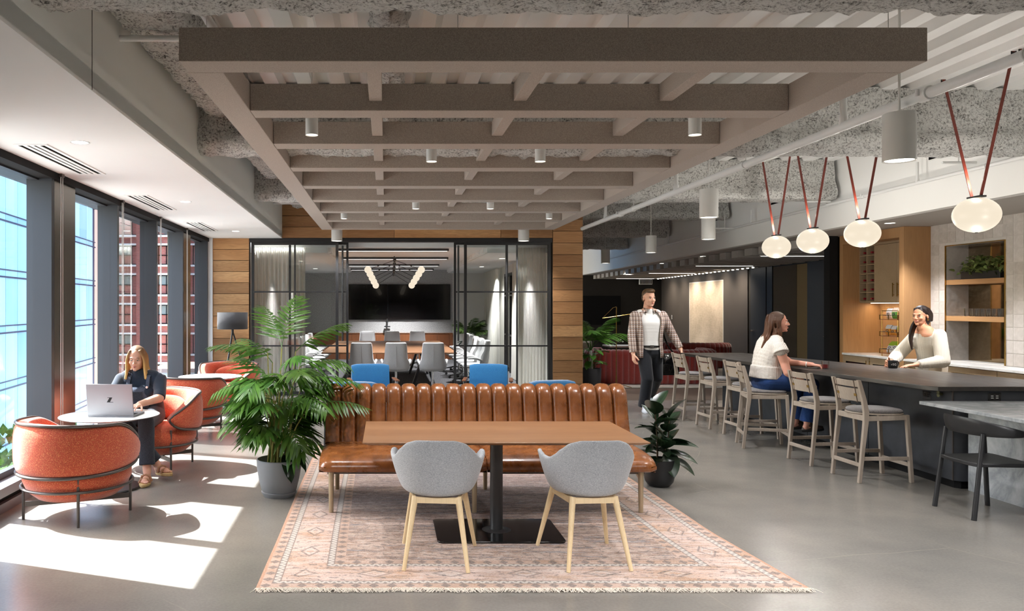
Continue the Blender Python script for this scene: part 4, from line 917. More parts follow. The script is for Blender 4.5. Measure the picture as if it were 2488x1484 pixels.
# laptop
t = thing('laptop', 'open silver laptop with a dark slanted Z mark on its lid', 'laptop', (-2.44, 6.93, 0.6605), math.radians(-3)); t.scale = (1.16, 1.08, 1.16)
MB().box(-0.18, 0.18, 0.0, 0.245, 0.001, 0.015).build('base', plain('laptop_silver', c(112, 114, 117), 0.5, 0.3, var=0.02), t, bev=0.003)
MB().box(-0.165, 0.165, 0.03, 0.14, 0.0152, 0.017).build('keyboard', 'matt_black', t)
lid = MB().box(-0.18, 0.18, -0.004, 0.004, 0, 0.245).build('lid', bpy.data.materials['laptop_silver'], t, bev=0.003); lid.location = (0, 0.002, 0.014); lid.rotation_euler = (math.radians(9), 0, 0)
MB().box(-0.172, 0.172, 0.0041, 0.0045, 0.008, 0.238).build('display', 'screen', lid)
zz = [(-0.022, -0.019), (0.026, -0.019), (0.026, -0.0145), (-0.003, -0.0145), (0.019, 0.02), (-0.021, 0.02), (-0.021, 0.0155), (0.002, 0.0155)]
zp = [(-0.024, -0.019), (0.027, -0.019), (0.027, -0.0155), (0.002, -0.0155), (0.0195, 0.0155), (0.0215, 0.020), (-0.016, 0.020), (-0.016, 0.0165), (-0.0015, 0.0165)]
MB().add([(x, -0.0046, z + 0.122) for x, z in zp], [tuple(range(9))]).build('mark', 'matt_black', lid, smooth=0)

# ------------------------------------------------------------------ rug
g = G('rug_pile'); uv = g.n('ShaderNodeUVMap').outputs[0]; su = g.sep(uv); X = g.math('MULTIPLY', su[0], 3.2); Y = g.math('MULTIPLY', su[1], 4.7)
P3 = g.comb(X, Y, 0.0)
dx = g.math('MINIMUM', X, g.math('SUBTRACT', 3.2, X)); dy = g.math('MINIMUM', Y, g.math('SUBTRACT', 4.7, Y)); D = g.math('MINIMUM', dx, dy)
side = g.math('LESS_THAN', dx, dy); AL = g.math('ADD', g.math('MULTIPLY', side, Y), g.math('MULTIPLY', g.math('SUBTRACT', 1.0, side), X))
def band(a, b): return g.math('MULTIPLY', g.math('GREATER_THAN', D, a), g.math('LESS_THAN', D, b))
def tri(v, per): return g.math('ABSOLUTE', g.math('SUBTRACT', g.math('MULTIPLY', g.math('FRACT', g.math('DIVIDE', v, per)), 2.0), 1.0))
streak = g.noise(g.map(P3, (1.1, 9, 1)), 1.8, 6, 0.72, 0.4); blot = g.noise(g.map(P3, (1.2, 2.4, 1)), 1.1, 3, 0.6)
fine = g.noise(g.map(P3, (1, 1.6, 1)), 90, 2, 0.7); med = g.noise(g.map(P3, (1, 2.2, 1)), 16, 4, 0.7, 0.5)
field = g.ramp(streak, [(0.28, c(88, 82, 92)), (0.37, c(150, 104, 62)), (0.43, c(216, 186, 166)), (0.49, c(206, 172, 154)), (0.53, c(164, 108, 54)), (0.59, c(120, 118, 128)), (0.66, c(220, 198, 184))])
purple = g.math('MULTIPLY', g.ramp(g.math('ABSOLUTE', g.math('SUBTRACT', Y, 2.5)), [(0.45, BW1), (1.0, BW0)]), g.ramp(blot, [(0.35, BW0), (0.5, BW1)]))
field = g.mix(g.math('MULTIPLY', purple, 0.55), field, c(92, 48, 66))
pinkb = g.ramp(g.noise(g.map(P3, (1, 6, 1)), 3, 4, 0.6), [(0.35, c(186, 140, 100)), (0.5, c(222, 184, 166)), (0.65, c(232, 206, 192))])
pinkb = g.mix(g.ramp(blot, [(0.5, BW0), (0.66, BW1)]), pinkb, c(196, 136, 74))
col = g.mix(g.math('LESS_THAN', D, 0.505), field, pinkb)
dark = c(58, 48, 52)
orn = g.math('MULTIPLY', g.math('GREATER_THAN', med, 0.575), g.math('GREATER_THAN', D, 0.13)); col = g.mix(g.math('MULTIPLY', orn, 0.7), col, dark)
ornl = g.math('MULTIPLY', g.math('LESS_THAN', med, 0.40), g.math('GREATER_THAN', D, 0.13)); col = g.mix(g.math('MULTIPLY', ornl, 0.5), col, c(222, 214, 206))
vl = g.math('MULTIPLY', g.math('LESS_THAN', g.vor(g.map(P3, (1, 1.9, 1)), 8.5, 'DISTANCE_TO_EDGE'), 0.02), g.math('GREATER_THAN', D, 0.505)); col = g.mix(g.math('MULTIPLY', vl, 0.45), col, dark)
# rosettes of the wide border
mx_ = g.math('SUBTRACT', g.math('FRACT', g.math('DIVIDE', AL, 0.46)), 0.5); my_ = g.math('DIVIDE', g.math('SUBTRACT', D, 0.26), 0.46)
rad = g.math('ADD', g.math('ABSOLUTE', mx_), g.math('MULTIPLY', g.math('ABSOLUTE', my_), 1.7))
ring = g.math('MULTIPLY', g.math('LESS_THAN', g.math('ABSOLUTE', g.math('SUBTRACT', rad, 0.22)), 0.028), band(0.13, 0.39)); col = g.mix(g.math('MULTIPLY', ring, 0.6), col, dark)
ring = g.math('MULTIPLY', g.math('LESS_THAN', g.math('ABSOLUTE', g.math('SUBTRACT', rad, 0.13)), 0.02), band(0.13, 0.39)); col = g.mix(g.math('MULTIPLY', ring, 0.6), col, c(226, 218, 210))
for a, b in ((0.02, 0.085), (0.435, 0.505)):            # bands of small diamonds
    col = g.mix(band(a, b), col, g.mix(0.5, c(184, 138, 104), pinkb))
    dm = g.math('ADD', g.math('ABSOLUTE', g.math('SUBTRACT', g.math('FRACT', g.math('DIVIDE', AL, 0.105)), 0.5)), g.math('MULTIPLY', g.math('ABSOLUTE', g.math('SUBTRACT', D, (a + b) / 2)), 8.5))
    col = g.mix(g.math('MULTIPLY', g.math('MULTIPLY', g.math('LESS_THAN', dm, 0.30), band(a, b)), 0.7), col, dark)
for a, b in ((0.085, 0.13), (0.39, 0.435)):             # zigzag bands
    col = g.mix(band(a, b), col, c(214, 204, 192))
    zg = g.math('LESS_THAN', g.math('MULTIPLY', g.math('SUBTRACT', D, a), 1 / (b - a)), g.math('SUBTRACT', tri(AL, 0.05), 0.32))
    col = g.mix(g.math('MULTIPLY', g.math('MULTIPLY', zg, band(a, b)), 0.75), col, c(84, 74, 76))
    zg = g.math('LESS_THAN', g.math('MULTIPLY', g.math('SUBTRACT', b, D), 1 / (b - a)), g.math('SUBTRACT', g.math('SUBTRACT', 1.0, tri(AL, 0.05)), 0.4))
    col = g.mix(g.math('MULTIPLY', g.math('MULTIPLY', zg, band(a, b)), 0.75), col, c(110, 92, 88))
    for e in (a, b): col = g.mix(g.math('MULTIPLY', g.math('LESS_THAN', g.math('ABSOLUTE', g.math('SUBTRACT', D, e)), 0.004), 0.8), col, c(120, 88, 70))
col = g.mix(g.math('LESS_THAN', D, 0.02), col, c(196, 132, 84))
col = g.mix(0.3, col, g.ramp(fine, [(0.3, c(110, 94, 86)), (0.7, c(246, 236, 226))]))
hs = g.n('ShaderNodeHueSaturation'); g.put(hs.inputs['Color'], col); hs.inputs['Saturation'].default_value = 0.9; hs.inputs['Value'].default_value = 0.86; col = hs.outputs[0]
g.set(col=col, rough=0.95, spec=0.08, sheen=0.1); g.bump(fine, 0.5, 0.004); M['rug_pile'] = g.m
M['fringe'] = plain('fringe', c(226, 218, 204), 0.9, spec=0.1)
rug = thing('rug', 'large faded pink and ochre oriental rug with a fringed front edge', 'rug', (0.85, 4.53, 0))
LX = [(4.53, -0.757), (5.6, -0.765), (7.06, -0.785), (9.25, -0.80)]; RX = [(4.53, 2.463), (5.6, 2.363), (7.06, 2.327), (9.25, 2.28)]
def lerp_tab(tb, y):
    for (a, p), (b, q) in zip(tb, tb[1:]):
        if y <= b: return p + (q - p) * (y - a) / (b - a)
    return tb[-1][1]
nu, nv = 64, 90; vs = []; uvs = []
for j in range(nv + 1):
    y = 4.53 + 4.72 * j / nv; xl, xr = lerp_tab(LX, y), lerp_tab(RX, y)
    for i in range(nu + 1):
        x = xl + (xr - xl) * i / nu; z = 0.010 + 0.0025 * mnoise.noise(Vector((x * 2.5, y * 2.5, 0))); yy = y + (0.012 * mnoise.noise(Vector((x * 3, 5, 0))) if j == 0 else 0)
        vs.append((x - 0.85, yy - 4.53, z)); uvs.append((i / nu, j / nv))
fs = [(j * (nu + 1) + i, j * (nu + 1) + i + 1, (j + 1) * (nu + 1) + i + 1, (j + 1) * (nu + 1) + i) for j in range(nv) for i in range(nu)]
me = bpy.data.meshes.new('pile'); me.from_pydata(vs, [], fs); ul = me.uv_layers.new(name='UVMap')
for lp in me.loops: ul.data[lp.index].uv = uvs[lp.vertex_index]
me.materials.append(M['rug_pile']); o = piece('pile', me, (0, 0, 0), rug); md = o.modifiers.new('s', 'SOLIDIFY'); md.thickness = 0.008; md.offset = -1
fr = MB(); rr = random.Random(4)
for i in range(1500):
    x = -1.607 + 3.22 * i / 1500 + rr.uniform(-0.004, 0.004); l_ = rr.uniform(0.018, 0.055); a = rr.uniform(-0.7, 0.7); w = rr.uniform(0.0012, 0.0022); yb = 0.012 * mnoise.noise(Vector(((x + 0.85) * 3, 5, 0))) + 0.006
    p0 = Vector((x, yb, 0.013)); p1 = p0 + Vector((math.sin(a) * l_ * 0.5, -l_ * 0.55, rr.uniform(-0.002, 0.006))); p2 = p0 + Vector((math.sin(a * 1.6) * l_, -l_, -0.008))
    fr.tube([p0, p1, p2], [w, w, w * 0.6], 3, cap=False)
fr.build('fringe', 'fringe', rug, kind='stuff')

# ------------------------------------------------------------------ leather banquette, two modules of ten channels
def banquette(x0, label):
    W = 1.315; t = thing('banquette_bench', label, 'bench', (x0, 6.1, 0.0), 0, 'tan leather banquette benches')
    prof = spline([(0.02, 0.345), (-0.035, 0.36), (-0.045, 0.40), (-0.01, 0.445), (0.10, 0.476), (0.30, 0.487), (0.56, 0.484), (0.70, 0.48)], 5)
    rows = []; N = 24
    for i in range(N + 1):
        u = i / N; k = min(u, 1 - u) * W; e = 1.0 if k > 0.05 else math.sqrt(max(0.0, 1 - ((0.05 - k) / 0.05) ** 2)); row = []
        for p in prof: row.append((u * W, p[0] + (1 - e) * 0.04 * (1 if p[0] < 0.3 else 0), p[1] - (1 - e) * 0.03 * (1 if p[1] > 0.40 else -0.2)))
        row += [(u * W, 0.70, 0.36), (u * W, 0.02, 0.345)]; rows.append(row)
    mb = MB().grid(rows); k = len(rows[0]); mb.f.append(tuple(range(k))); mb.f.append(tuple(range(N * k, N * k + k))[::-1])
    mb.build('seat', 'leather', t, smooth=50)
    path = spline([(0.63, 0.47), (0.66, 0.55), (0.705, 0.68), (0.735, 0.80), (0.765, 0.885), (0.83, 0.925), (0.90, 0.905), (0.93, 0.84), (0.945, 0.66), (0.95, 0.36)], 4)
    w = W / 10; rows = []
    for i in range(17):
        s = -1 + 2 * i / 16; off = 0.034 * (1 - abs(s) ** 3.2) ** 0.7; row = []
        for k, p in enumerate(path):
            a = path[max(0, k - 1)]; b = path[min(len(path) - 1, k + 1)]; tv = (b - a).normalized(); nn = Vector((-tv.y, tv.x))
            row.append((w / 2 + s * (w / 2 - 0.0008), p[0] + nn.x * off, p[1] + nn.y * off))
        rows.append(row)
    chm = MB().grid(rows).mesh('back_channel', 'leather', 70)
    for i in range(10): piece('back_channel', chm, (i * w, 0, 0), t)
    end = [(p[0], p[1]) for p in path] + [(0.66, 0.36)]
    for x in (0.001, W - 0.004): MB().add([(x, a, b) for a, b in end] + [(x + 0.003, a, b) for a, b in end], [tuple(range(len(end))), tuple(range(len(end), 2 * len(end)))[::-1]]).build('end_panel', 'leather', t, smooth=0)
    MB().box(0.06, W - 0.06, 0.10, 1.10 - 0.2, 0.315, 0.345).build('frame', 'chair_metal', t)
    M.setdefault('leg_champagne', plain('leg_champagne', c(186, 168, 140), 0.35, 0.6, var=0.03))
    for lx in (0.09, W - 0.09):
        MB().cyl((lx, 0.10, 0.012), (lx, 0.10, 0.33), 0.018, 0.023, 14).build('leg', 'leg_champagne', t); MB().cyl((lx, 0.88, 0.0), (lx, 0.88, 0.33), 0.018, 0.023, 14).build('leg', 'leg_champagne', t)
        MB().bar((lx, 0.10, 0.27), (lx, 0.30, 0.33), 0.02, 0.02).build('brace', 'leg_champagne', t)
    return t
b0 = banquette(-0.525, 'tan leather channel-back banquette bench, the half beside the big palm'); dup(b0, (0.795, 6.1, 0), 0, 'tan leather channel-back banquette bench, the half beside the rubber plant')

# ------------------------------------------------------------------ dining table and shell chairs
t = thing('dining_table', 'long oak-topped table on one black column, before the leather bench', 'table', (0.80, 5.67, 0.0))
top = MB(); L, Dp = 0.957, 0.48; a = 0.045
top.add([(-L, -Dp, 0.733), (L, -Dp, 0.733), (L, Dp, 0.733), (-L, Dp, 0.733), (-L, -Dp, 0.74), (L, -Dp, 0.74), (L, Dp, 0.74), (-L, Dp, 0.74), (-L + a, -Dp + a, 0.715), (L - a, -Dp + a, 0.715), (L - a, Dp - a, 0.715), (-L + a, Dp - a, 0.715)],
        [(4, 5, 6, 7), (0, 1, 5, 4), (1, 2, 6, 5), (2, 3, 7, 6), (3, 0, 4, 7), (8, 9, 1, 0), (9, 10, 2, 1), (10, 11, 3, 2), (11, 8, 0, 3), (11, 10, 9, 8)])
top.build('tabletop', 'table_wood', t, smooth=0, bev=0.003)
MB().lathe([(0.046, 0.03), (0.046, 0.64), (0.06, 0.68), (0.17, 0.715)], 28).build('column', 'black_metal', t, smooth=60)
MB().lathe([(0.0, 0.035), (0.046, 0.035), (0.06, 0.027), (0.105, 0.0265)], 28).build('collar', 'black_metal', t)
bp = MB(); pts = []
for sx, sy in ((1, 1), (-1, 1), (-1, -1), (1, -1)):
    for k in range(6):
        an = {(1, 1): 0, (-1, 1): 90, (-1, -1): 180, (1, -1): 270}[(sx, sy)] + 18 * k
        pts.append((sx * 0.405 + 0.04 * math.cos(math.radians(an)), sy * 0.25 + 0.04 * math.sin(math.radians(an))))
bp.prism(pts, 0.014, 0.026).build('base_plate', 'gloss_black', t, bev=0.002)
for sx in (-1, 1):
    for sy in (-1, 1): MB().cyl((sx * 0.38, sy * 0.22, 0.0105), (sx * 0.38, sy * 0.22, 0.0145), 0.022, n=12).build('glide', 'white_plastic', t)
def shell_chair(x, y, rz, label):
    t = thing('shell_chair', label, 'chair', (x, y, 0), rz, 'grey upholstered shell chairs at the dining table')
    TAB = [(0, 0.822), (22, 0.820), (36, 0.80), (48, 0.755), (58, 0.71), (68, 0.686), (80, 0.69), (92, 0.708), (103, 0.715), (112, 0.69), (121, 0.60), (132, 0.485), (180, 0.468)]
    def zt(a):
        a = abs(a)
        for (p, q), (r, s) in zip(TAB, TAB[1:]):
            if a <= r: f = (a - p) / (r - p); f = f * f * (3 - 2 * f); return q + (s - q) * f
        return TAB[-1][1]
    rows = []; n = 72
    for i in range(n):
        th = -180 + 360 * i / n; d = Vector((math.sin(math.radians(th)), -math.cos(math.radians(th)), 0)); top_z = zt(th); row = []
        for k in range(5): r = 0.2 * k / 5; row.append((d.x * r * 1.02, d.y * r * 1.05, 0.452))
        for k in range(13):
            v = k / 12; z = 0.452 + (top_z - 0.452) * v; hfr = (z - 0.452) / 0.37
            wx = 0.20 + 0.115 * min(1, (hfr * 1.35)) ** 0.55 if hfr > 0 else 0.20; back = math.cos(math.radians(th)) > 0
            wy = 0.21 + (0.055 * min(1, hfr * 1.5) ** 0.6 + 0.05 * hfr if back else 0.085 * min(1, max(0.0, hfr) * 1.4) ** 0.6)
            if abs(th) > 125: wx, wy = 0.22 + 0.02 * v, 0.24 + 0.015 * v
            elif abs(th) > 112:
                f = (abs(th) - 112) / 13; wx = wx * (1 - f) + (0.22 + 0.02 * v) * f; wy = wy * (1 - f) + (0.24 + 0.015 * v) * f
            row.append((d.x * wx, d.y * wy, z))
        rows.append(row)
    MB().grid(rows, cu=True).build('shell', 'chair_grey', t, smooth=80, solid=(0.028, -1.0), sub=1)
    MB().lathe([(0.0, 0.462), (0.185, 0.462), (0.2, 0.475), (0.185, 0.492), (0.0, 0.497)], 28).build('seat_cushion', 'chair_grey', t)
    for sx in (-1, 1):
        MB().cyl((sx * 0.135, -0.155, 0.445), (sx * 0.198, -0.272, 0.011), 0.021, 0.0125, 14).build('leg', 'beech', t)
        MB().cyl((sx * 0.165, 0.165, 0.445), (sx * 0.243, 0.285, 0.011), 0.021, 0.0125, 14).build('leg', 'beech', t)
        MB().bar((sx * 0.142, -0.165, 0.425), (sx * 0.172, 0.172, 0.425), 0.022, 0.04).build('side_rail', 'beech', t)
    MB().bar((-0.142, -0.165, 0.425), (0.142, -0.165, 0.425), 0.022, 0.036).build('rail', 'beech', t); MB().bar((-0.17, 0.17, 0.425), (0.17, 0.17, 0.425), 0.022, 0.036).build('rail', 'beech', t)
    return t
s0 = shell_chair(0.335, 5.085, math.radians(-6), 'grey upholstered shell chair tucked at the table end next to the big palm')
dup(s0, (1.298, 5.085, 0), math.radians(4), 'grey upholstered shell chair at the table end next to the rubber plant')

# ------------------------------------------------------------------ bar island, marble table, stools
t = thing('bar_island', 'long charcoal bar island with a dark brown top', 'bar counter', (5.3, 9.4, 0)); ox, oy = 5.3, 9.4
def rel(poly): return [(a - ox, b - oy) for a, b in poly]
MB().prism(rel([(4.87, 7.08), (4.93, 6.98), (6.38, 6.98), (5.47, 12.02), (4.52, 12.02)]), 0.885, 0.925).build('counter_top', 'bar_top', t, bev=0.004)
bpoly = [(5.12, 7.06), (5.17, 7.02), (6.25, 7.02), (5.42, 11.9), (5.12, 11.9)]
MB().prism(rel(bpoly), 0.07, 0.885).build('body', 'bar_face', t)
MB().prism(rel([(5.145, 7.085), (5.18, 7.045), (6.22, 7.045), (5.40, 11.88), (5.145, 11.88)]), 0.0, 0.07).build('toe_kick', 'matt_black', t)
MB().box(5.112 - ox, 5.122 - ox, 7.056 - oy, 7.064 - oy, 0.07, 0.885).build('corner_strip', 'chair_metal', t)
for y in (8.3, 9.5, 10.7): MB().box(5.1185 - ox, 5.121 - ox, y - oy - 0.003, y - oy + 0.003, 0.07, 0.885).build('panel_joint', 'slot', t)
def outlet(x, y, z, rz, parent):
    o = thing('outlet_plate', 'x', None, (x, y, z), rz) if parent is None else None
    e = MB().box(-0.058, 0.058, -0.004, 0.0, -0.038, 0.038).build('outlet_plate', 'gloss_black', parent, bev=0.002); e.location = (x - ox, y - oy, z); e.rotation_euler = (0, 0, rz)
    for dxx in (-0.022, 0.022):
        for dz in (-0.008, 0.01): MB().box(dxx - 0.011, dxx + 0.011, -0.0055, -0.004, dz - 0.003, dz + 0.003).build('slot', 'paper_white' if rz == 0 else 'matt_black', e)
outlet(5.46, 7.02, 0.828, 0, t); outlet(5.12, 7.40, 0.80, -PI / 2, t)
hk = MB().cyl((5.12 - ox, 7.20 - oy, 0.835), (5.09 - ox, 7.20 - oy, 0.835), 0.012, n=12).cyl((5.09 - ox, 7.20 - oy, 0.85), (5.082 - ox, 7.20 - oy, 0.85), 0.018, n=16).cyl((5.09 - ox, 7.20 - oy, 0.825), (5.082 - ox, 7.20 - oy, 0.825), 0.018, n=16)
hk.build('bag_hook', plain('hook_olive', c(140, 140, 104), 0.4, 0.5), t)
t = thing('marble_table', 'pale grey marble table with a slab base, butting against the bar end', 'table', (5.4, 5.65, 0)); ox, oy = 5.4, 5.65
MB().box(4.775 - ox, 6.15 - ox, 4.3 - oy, 7.005 - oy, 0.765, 0.795).build('tabletop', 'marble', t, bev=0.003)
MB().box(5.20 - ox, 5.75 - ox, 4.75 - oy, 6.985 - oy, 0.0, 0.765).build('base', 'marble', t)
ox, oy = 0, 0
def bar_stool(x, y, rz, label):
    t = thing('bar_stool', label, 'bar stool', (x, y, 0), rz, 'grey ash bar stools along the bar')
    # front = +X; the back is at -X
    for s in (-1, 1):
        rows = []
        for (px_, pz, w) in [(-0.255, 0.0, 0.030), (-0.225, 0.30, 0.034), (-0.195, 0.56, 0.044), (-0.19, 0.66, 0.048), (-0.21, 0.78, 0.040), (-0.255, 0.955, 0.032)]:
            yy = s * (0.205 if pz < 0.5 else 0.205 - 0.012 * (pz - 0.5) / 0.45)
            rows.append([(px_ - w / 2, yy - 0.016, pz), (px_ + w / 2, yy - 0.016, pz), (px_ + w / 2, yy + 0.016, pz), (px_ - w / 2, yy + 0.016, pz)])
        mb = MB().grid(rows, cv=True); mb.f.append((3, 2, 1, 0)); mb.f.append((20, 21, 22, 23)); mb.build('back_leg', 'ash', t, smooth=0, bev=0.004)
        MB().bar((0.243, s * 0.205, 0.0), (0.205, s * 0.195, 0.63), 0.032, 0.034, up=(1, 0, 0)).build('front_leg', 'ash', t, smooth=0, bev=0.004)
        MB().bar((-0.19, s * 0.195, 0.595), (0.205, s * 0.193, 0.605), 0.022, 0.045).build('side_rail', 'ash', t, smooth=0, bev=0.003)
        MB().bar((-0.235, s * 0.203, 0.225), (0.23, s * 0.203, 0.225), 0.018, 0.034).build('side_stretcher', 'ash', t, smooth=0, bev=0.003)
    MB().bar((0.205, -0.19, 0.605), (0.205, 0.19, 0.605), 0.022, 0.045).build('front_rail', 'ash', t, smooth=0, bev=0.003); MB().bar((-0.2, -0.19, 0.60), (-0.2, 0.19, 0.60), 0.022, 0.05).build('back_rail', 'ash', t, smooth=0, bev=0.003)
    MB().bar((-0.242, -0.2, 0.165), (-0.242, 0.2, 0.165), 0.018, 0.036).build('back_stretcher', 'ash', t, smooth=0, bev=0.003); MB().bar((0.234, -0.2, 0.165), (0.234, 0.2, 0.165), 0.02, 0.036).build('foot_rail', 'ash', t, smooth=0, bev=0.003)
    def seatpoly(gw):
        pts = []
        for k in range(40):
            a = 2 * PI * k / 40; ca, sa = math.cos(a), math.sin(a); e = 0.62 if ca > 0 else 0.95
            pts.append((0.005 + (0.225 + gw) * math.copysign(abs(ca) ** e, ca), (0.205 + gw) * math.copysign(abs(sa) ** e, sa)))
        return pts
    MB().prism(seatpoly(0.005), 0.628, 0.642).build('seat', 'ash', t, bev=0.003)
    rows = [[(x_, y_, z_) for x_, y_ in seatpoly(gw)] for gw, z_ in ((-0.012, 0.643), (0.0, 0.652), (0.0, 0.664), (-0.012, 0.674), (-0.06, 0.679), (-0.2, 0.681))]
    mb = MB().grid(rows, cv=True); mb.f.append(tuple(range(5 * 40, 6 * 40))); mb.build('seat_pad', 'seat_pad', t, smooth=60)
    def slat(z0, z1, name):
        rows = []
        for i in range(13):
            v = -1 + 2 * i / 12; bow = -0.03 * (1 - v * v)
            f = lambda z: -0.195 - (z - 0.7) * 0.2
            rows.append([(f(z0) + bow - 0.009, v * 0.185, z0), (f(z0) + bow + 0.009, v * 0.185, z0), (f(z1) + bow + 0.009, v * 0.185, z1), (f(z1) + bow - 0.009, v * 0.185, z1)])
        mb = MB().grid(rows, cv=True); mb.f.append((0, 1, 2, 3)); mb.f.append((51, 50, 49, 48)); return mb.build(name, 'ash', t, smooth=30)
    slat(0.752, 0.872, 'back_panel'); slat(0.888, 0.945, 'back_rail_top')
    for s in (-1, 1):
        f = lambda z: -0.195 - (z - 0.7) * 0.2 - 0.012 - 0.009 - 0.004
        sp = MB(); y_ = s * 0.128
        sp.bar((f(0.945) + 0.002, y_, 0.948), (f(0.74) + 0.002, y_, 0.742), 0.026, 0.003, up=(1, 0, 0)).bar((f(0.945) + 0.03, y_, 0.948), (f(0.74) + 0.03, y_, 0.742), 0.026, 0.003, up=(1, 0, 0)); st = sp.build('strap', 'brown_strap', t, smooth=0)
        MB().bar((f(0.82) - 0.003, y_, 0.825), (f(0.8) - 0.003, y_, 0.80), 0.034, 0.004, up=(1, 0, 0)).build('buckle', 'brass', st)
    return t
st0 = bar_stool(4.645, 7.48, math.radians(2), 'grey ash bar stool beside the marble table end of the bar')
STOOLS = [(4.61, 8.25, 3, 'grey ash bar stool second from the marble table, in front of the seated woman'), (4.42, 9.16, -14, 'grey ash bar stool the woman in striped blouse sits on, turned a little'), (4.60, 9.85, 2, 'grey ash bar stool half hidden behind the seated woman'),
          (4.57, 10.65, 2, 'grey ash bar stool second from the far end of the bar'), (4.52, 11.45, 2, 'grey ash bar stool at the far end of the bar, beside the walking man')]
for x, y, r, lab in STOOLS: dup(st0, (x, y, 0), math.radians(r), lab)
# black armchair at the marble table, front = +X
t = thing('black_armchair', 'black wooden armchair with a curved backrest, at the marble table', 'chair', (4.75, 6.22, 0))
for s in (-1, 1):
    MB().cyl((-0.235, s * 0.215, 0.0), (-0.155, s * 0.20, 0.66), 0.0185, 0.016, 14).build('leg', 'black_metal', t); MB().cyl((0.215, s * 0.235, 0.0), (0.175, s * 0.225, 0.65), 0.0185, 0.016, 14).build('leg', 'black_metal', t)
MB().prism([(-0.2, -0.2), (0.22, -0.235), (0.235, -0.2), (0.235, 0.2), (0.22, 0.235), (-0.2, 0.2), (-0.225, 0.1), (-0.225, -0.1)], 0.405, 0.435).build('seat', 'black_metal', t, bev=0.006)
rows = []
for i in range(33):
    u = -1 + 2 * i / 32; th = u * math.radians(136); d = Vector((-math.cos(th), math.sin(th), 0)); k = max(0.0, math.cos(u * PI / 2 * 1.12)); hh = 0.018 + 0.052 * k ** 1.2; zc = 0.665 + 0.045 * k ** 1.2
    r = Vector((0.02 + 0.235 * d.x, 0.30 * d.y, 0)); lean = -0.22
    rows.append([r + d * (0.011 * math.cos(a) + lean * 0) + Vector((-0.25 * hh * math.sin(a) * k, 0, zc + hh * math.sin(a))) for a in [2 * PI * j / 12 for j in range(12)]])
mb = MB().grid(rows, cv=True); mb.f.append(tuple(range(12))[::-1]); mb.f.append(tuple(range(32 * 12, 33 * 12))); mb.build('backrest', 'black_metal', t, smooth=60)

# ------------------------------------------------------------------ back bar: oak tower, counters, tiled wall with niche
XT, XW = 7.15, 7.52
t = thing('oak_cabinet_tower', 'tall oak cabinet with wine cubbies, doors and an open lit niche', 'cabinet', (XT, 10.8, 0)); oy = 10.8
bx = lambda x0, x1, y0, y1, z0, z1: MB().box(x0 - XT, x1 - XT, y0 - oy, y1 - oy, z0, z1)
bx(XT, 7.75, 10.8, 10.9, 0, 2.742).build('side_panel', 'oak', t, bev=0.002); bx(XT, 7.75, 12.24, 12.33, 0, 2.742).build('side_panel', 'oak', t, bev=0.002)
bx(XT, 7.75, 10.9, 12.24, 2.60, 2.742).build('top_panel', 'oak', t); bx(7.73, 7.75, 10.9, 12.24, 0.9, 2.60).build('back_panel', 'oak', t)
bx(7.42, 7.73, 10.9, 12.24, 1.69, 1.71).build('cabinet_floor', 'oak_grey', t)
bx(7.405, 7.425, 11.35, 11.855, 1.69, 2.56).build('cabinet_door', 'oak_grey', t, bev=0.002); d2 = bx(7.405, 7.425, 10.905, 11.345, 1.69, 2.56).build('cabinet_door', 'oak_grey', t, bev=0.002)
bx(7.41, 7.44, 10.9, 12.24, 2.565, 2.60).build('header_strip', 'oak_grey', t)
for y in (11.40, 11.30): MB().box(7.38 - XT, 7.388 - XT, y - oy - 0.006, y - oy + 0.006, 1.78, 1.98).box(7.385 - XT, 7.406 - XT, y - oy - 0.004, y - oy + 0.004, 1.80, 1.81).box(7.385 - XT, 7.406 - XT, y - oy - 0.004, y - oy + 0.004, 1.95, 1.96).build('door_handle', 'brass', t)
cub = MB()
for y in (11.86, 12.05, 12.228): cub.box(7.41 - XT, 7.73 - XT, y - oy, y - oy + 0.012, 1.71, 2.56)
for k in range(7): cub.box(7.41 - XT, 7.73 - XT, 11.86 - oy, 12.24 - oy, 1.71 + k * 0.1417 - 0.006, 1.71 + k * 0.1417 + 0.006)
cub.build('wine_cubby', 'oak_grey', t, smooth=0)
M['bottle'] = plain('bottle', c(22, 26, 22), 0.12, spec=0.6); M['capsule'] = plain('capsule', c(132, 26, 38), 0.35)
n_ = 0
for k in range(6):
    for j, y in enumerate((11.957, 12.14)):
        b = thing('wine_bottle', 'wine bottle with red capsule in the cubby, %s row from the top, %s column' % (ORD[5 - k], 'pendant-side' if j else 'door-side'), 'bottle', (7.43, y, 1.71 + k * 0.1417 + 0.045), 0, 'wine bottles in the oak cubbies')
        MB().tube([(0.0, 0, 0), (0.09, 0, 0), (0.13, 0, 0), (0.28, 0, 0)], [0.0135, 0.014, 0.037, 0.037], 14).build('body', 'bottle', b); MB().cyl((-0.012, 0, 0), (0.06, 0, 0), 0.0155, n=14).build('capsule', 'capsule', b)
l = lamp('AREA', 'cabinet_strip', (7.58 - XT, 11.57 - oy, 1.685), 5, (1.0, 0.74, 0.45), shape='RECTANGLE', size=0.06, size_y=1.2); l.parent = t
bx(7.56, 7.60, 10.95, 12.2, 1.682, 1.69).build('light_strip', 'led', t)
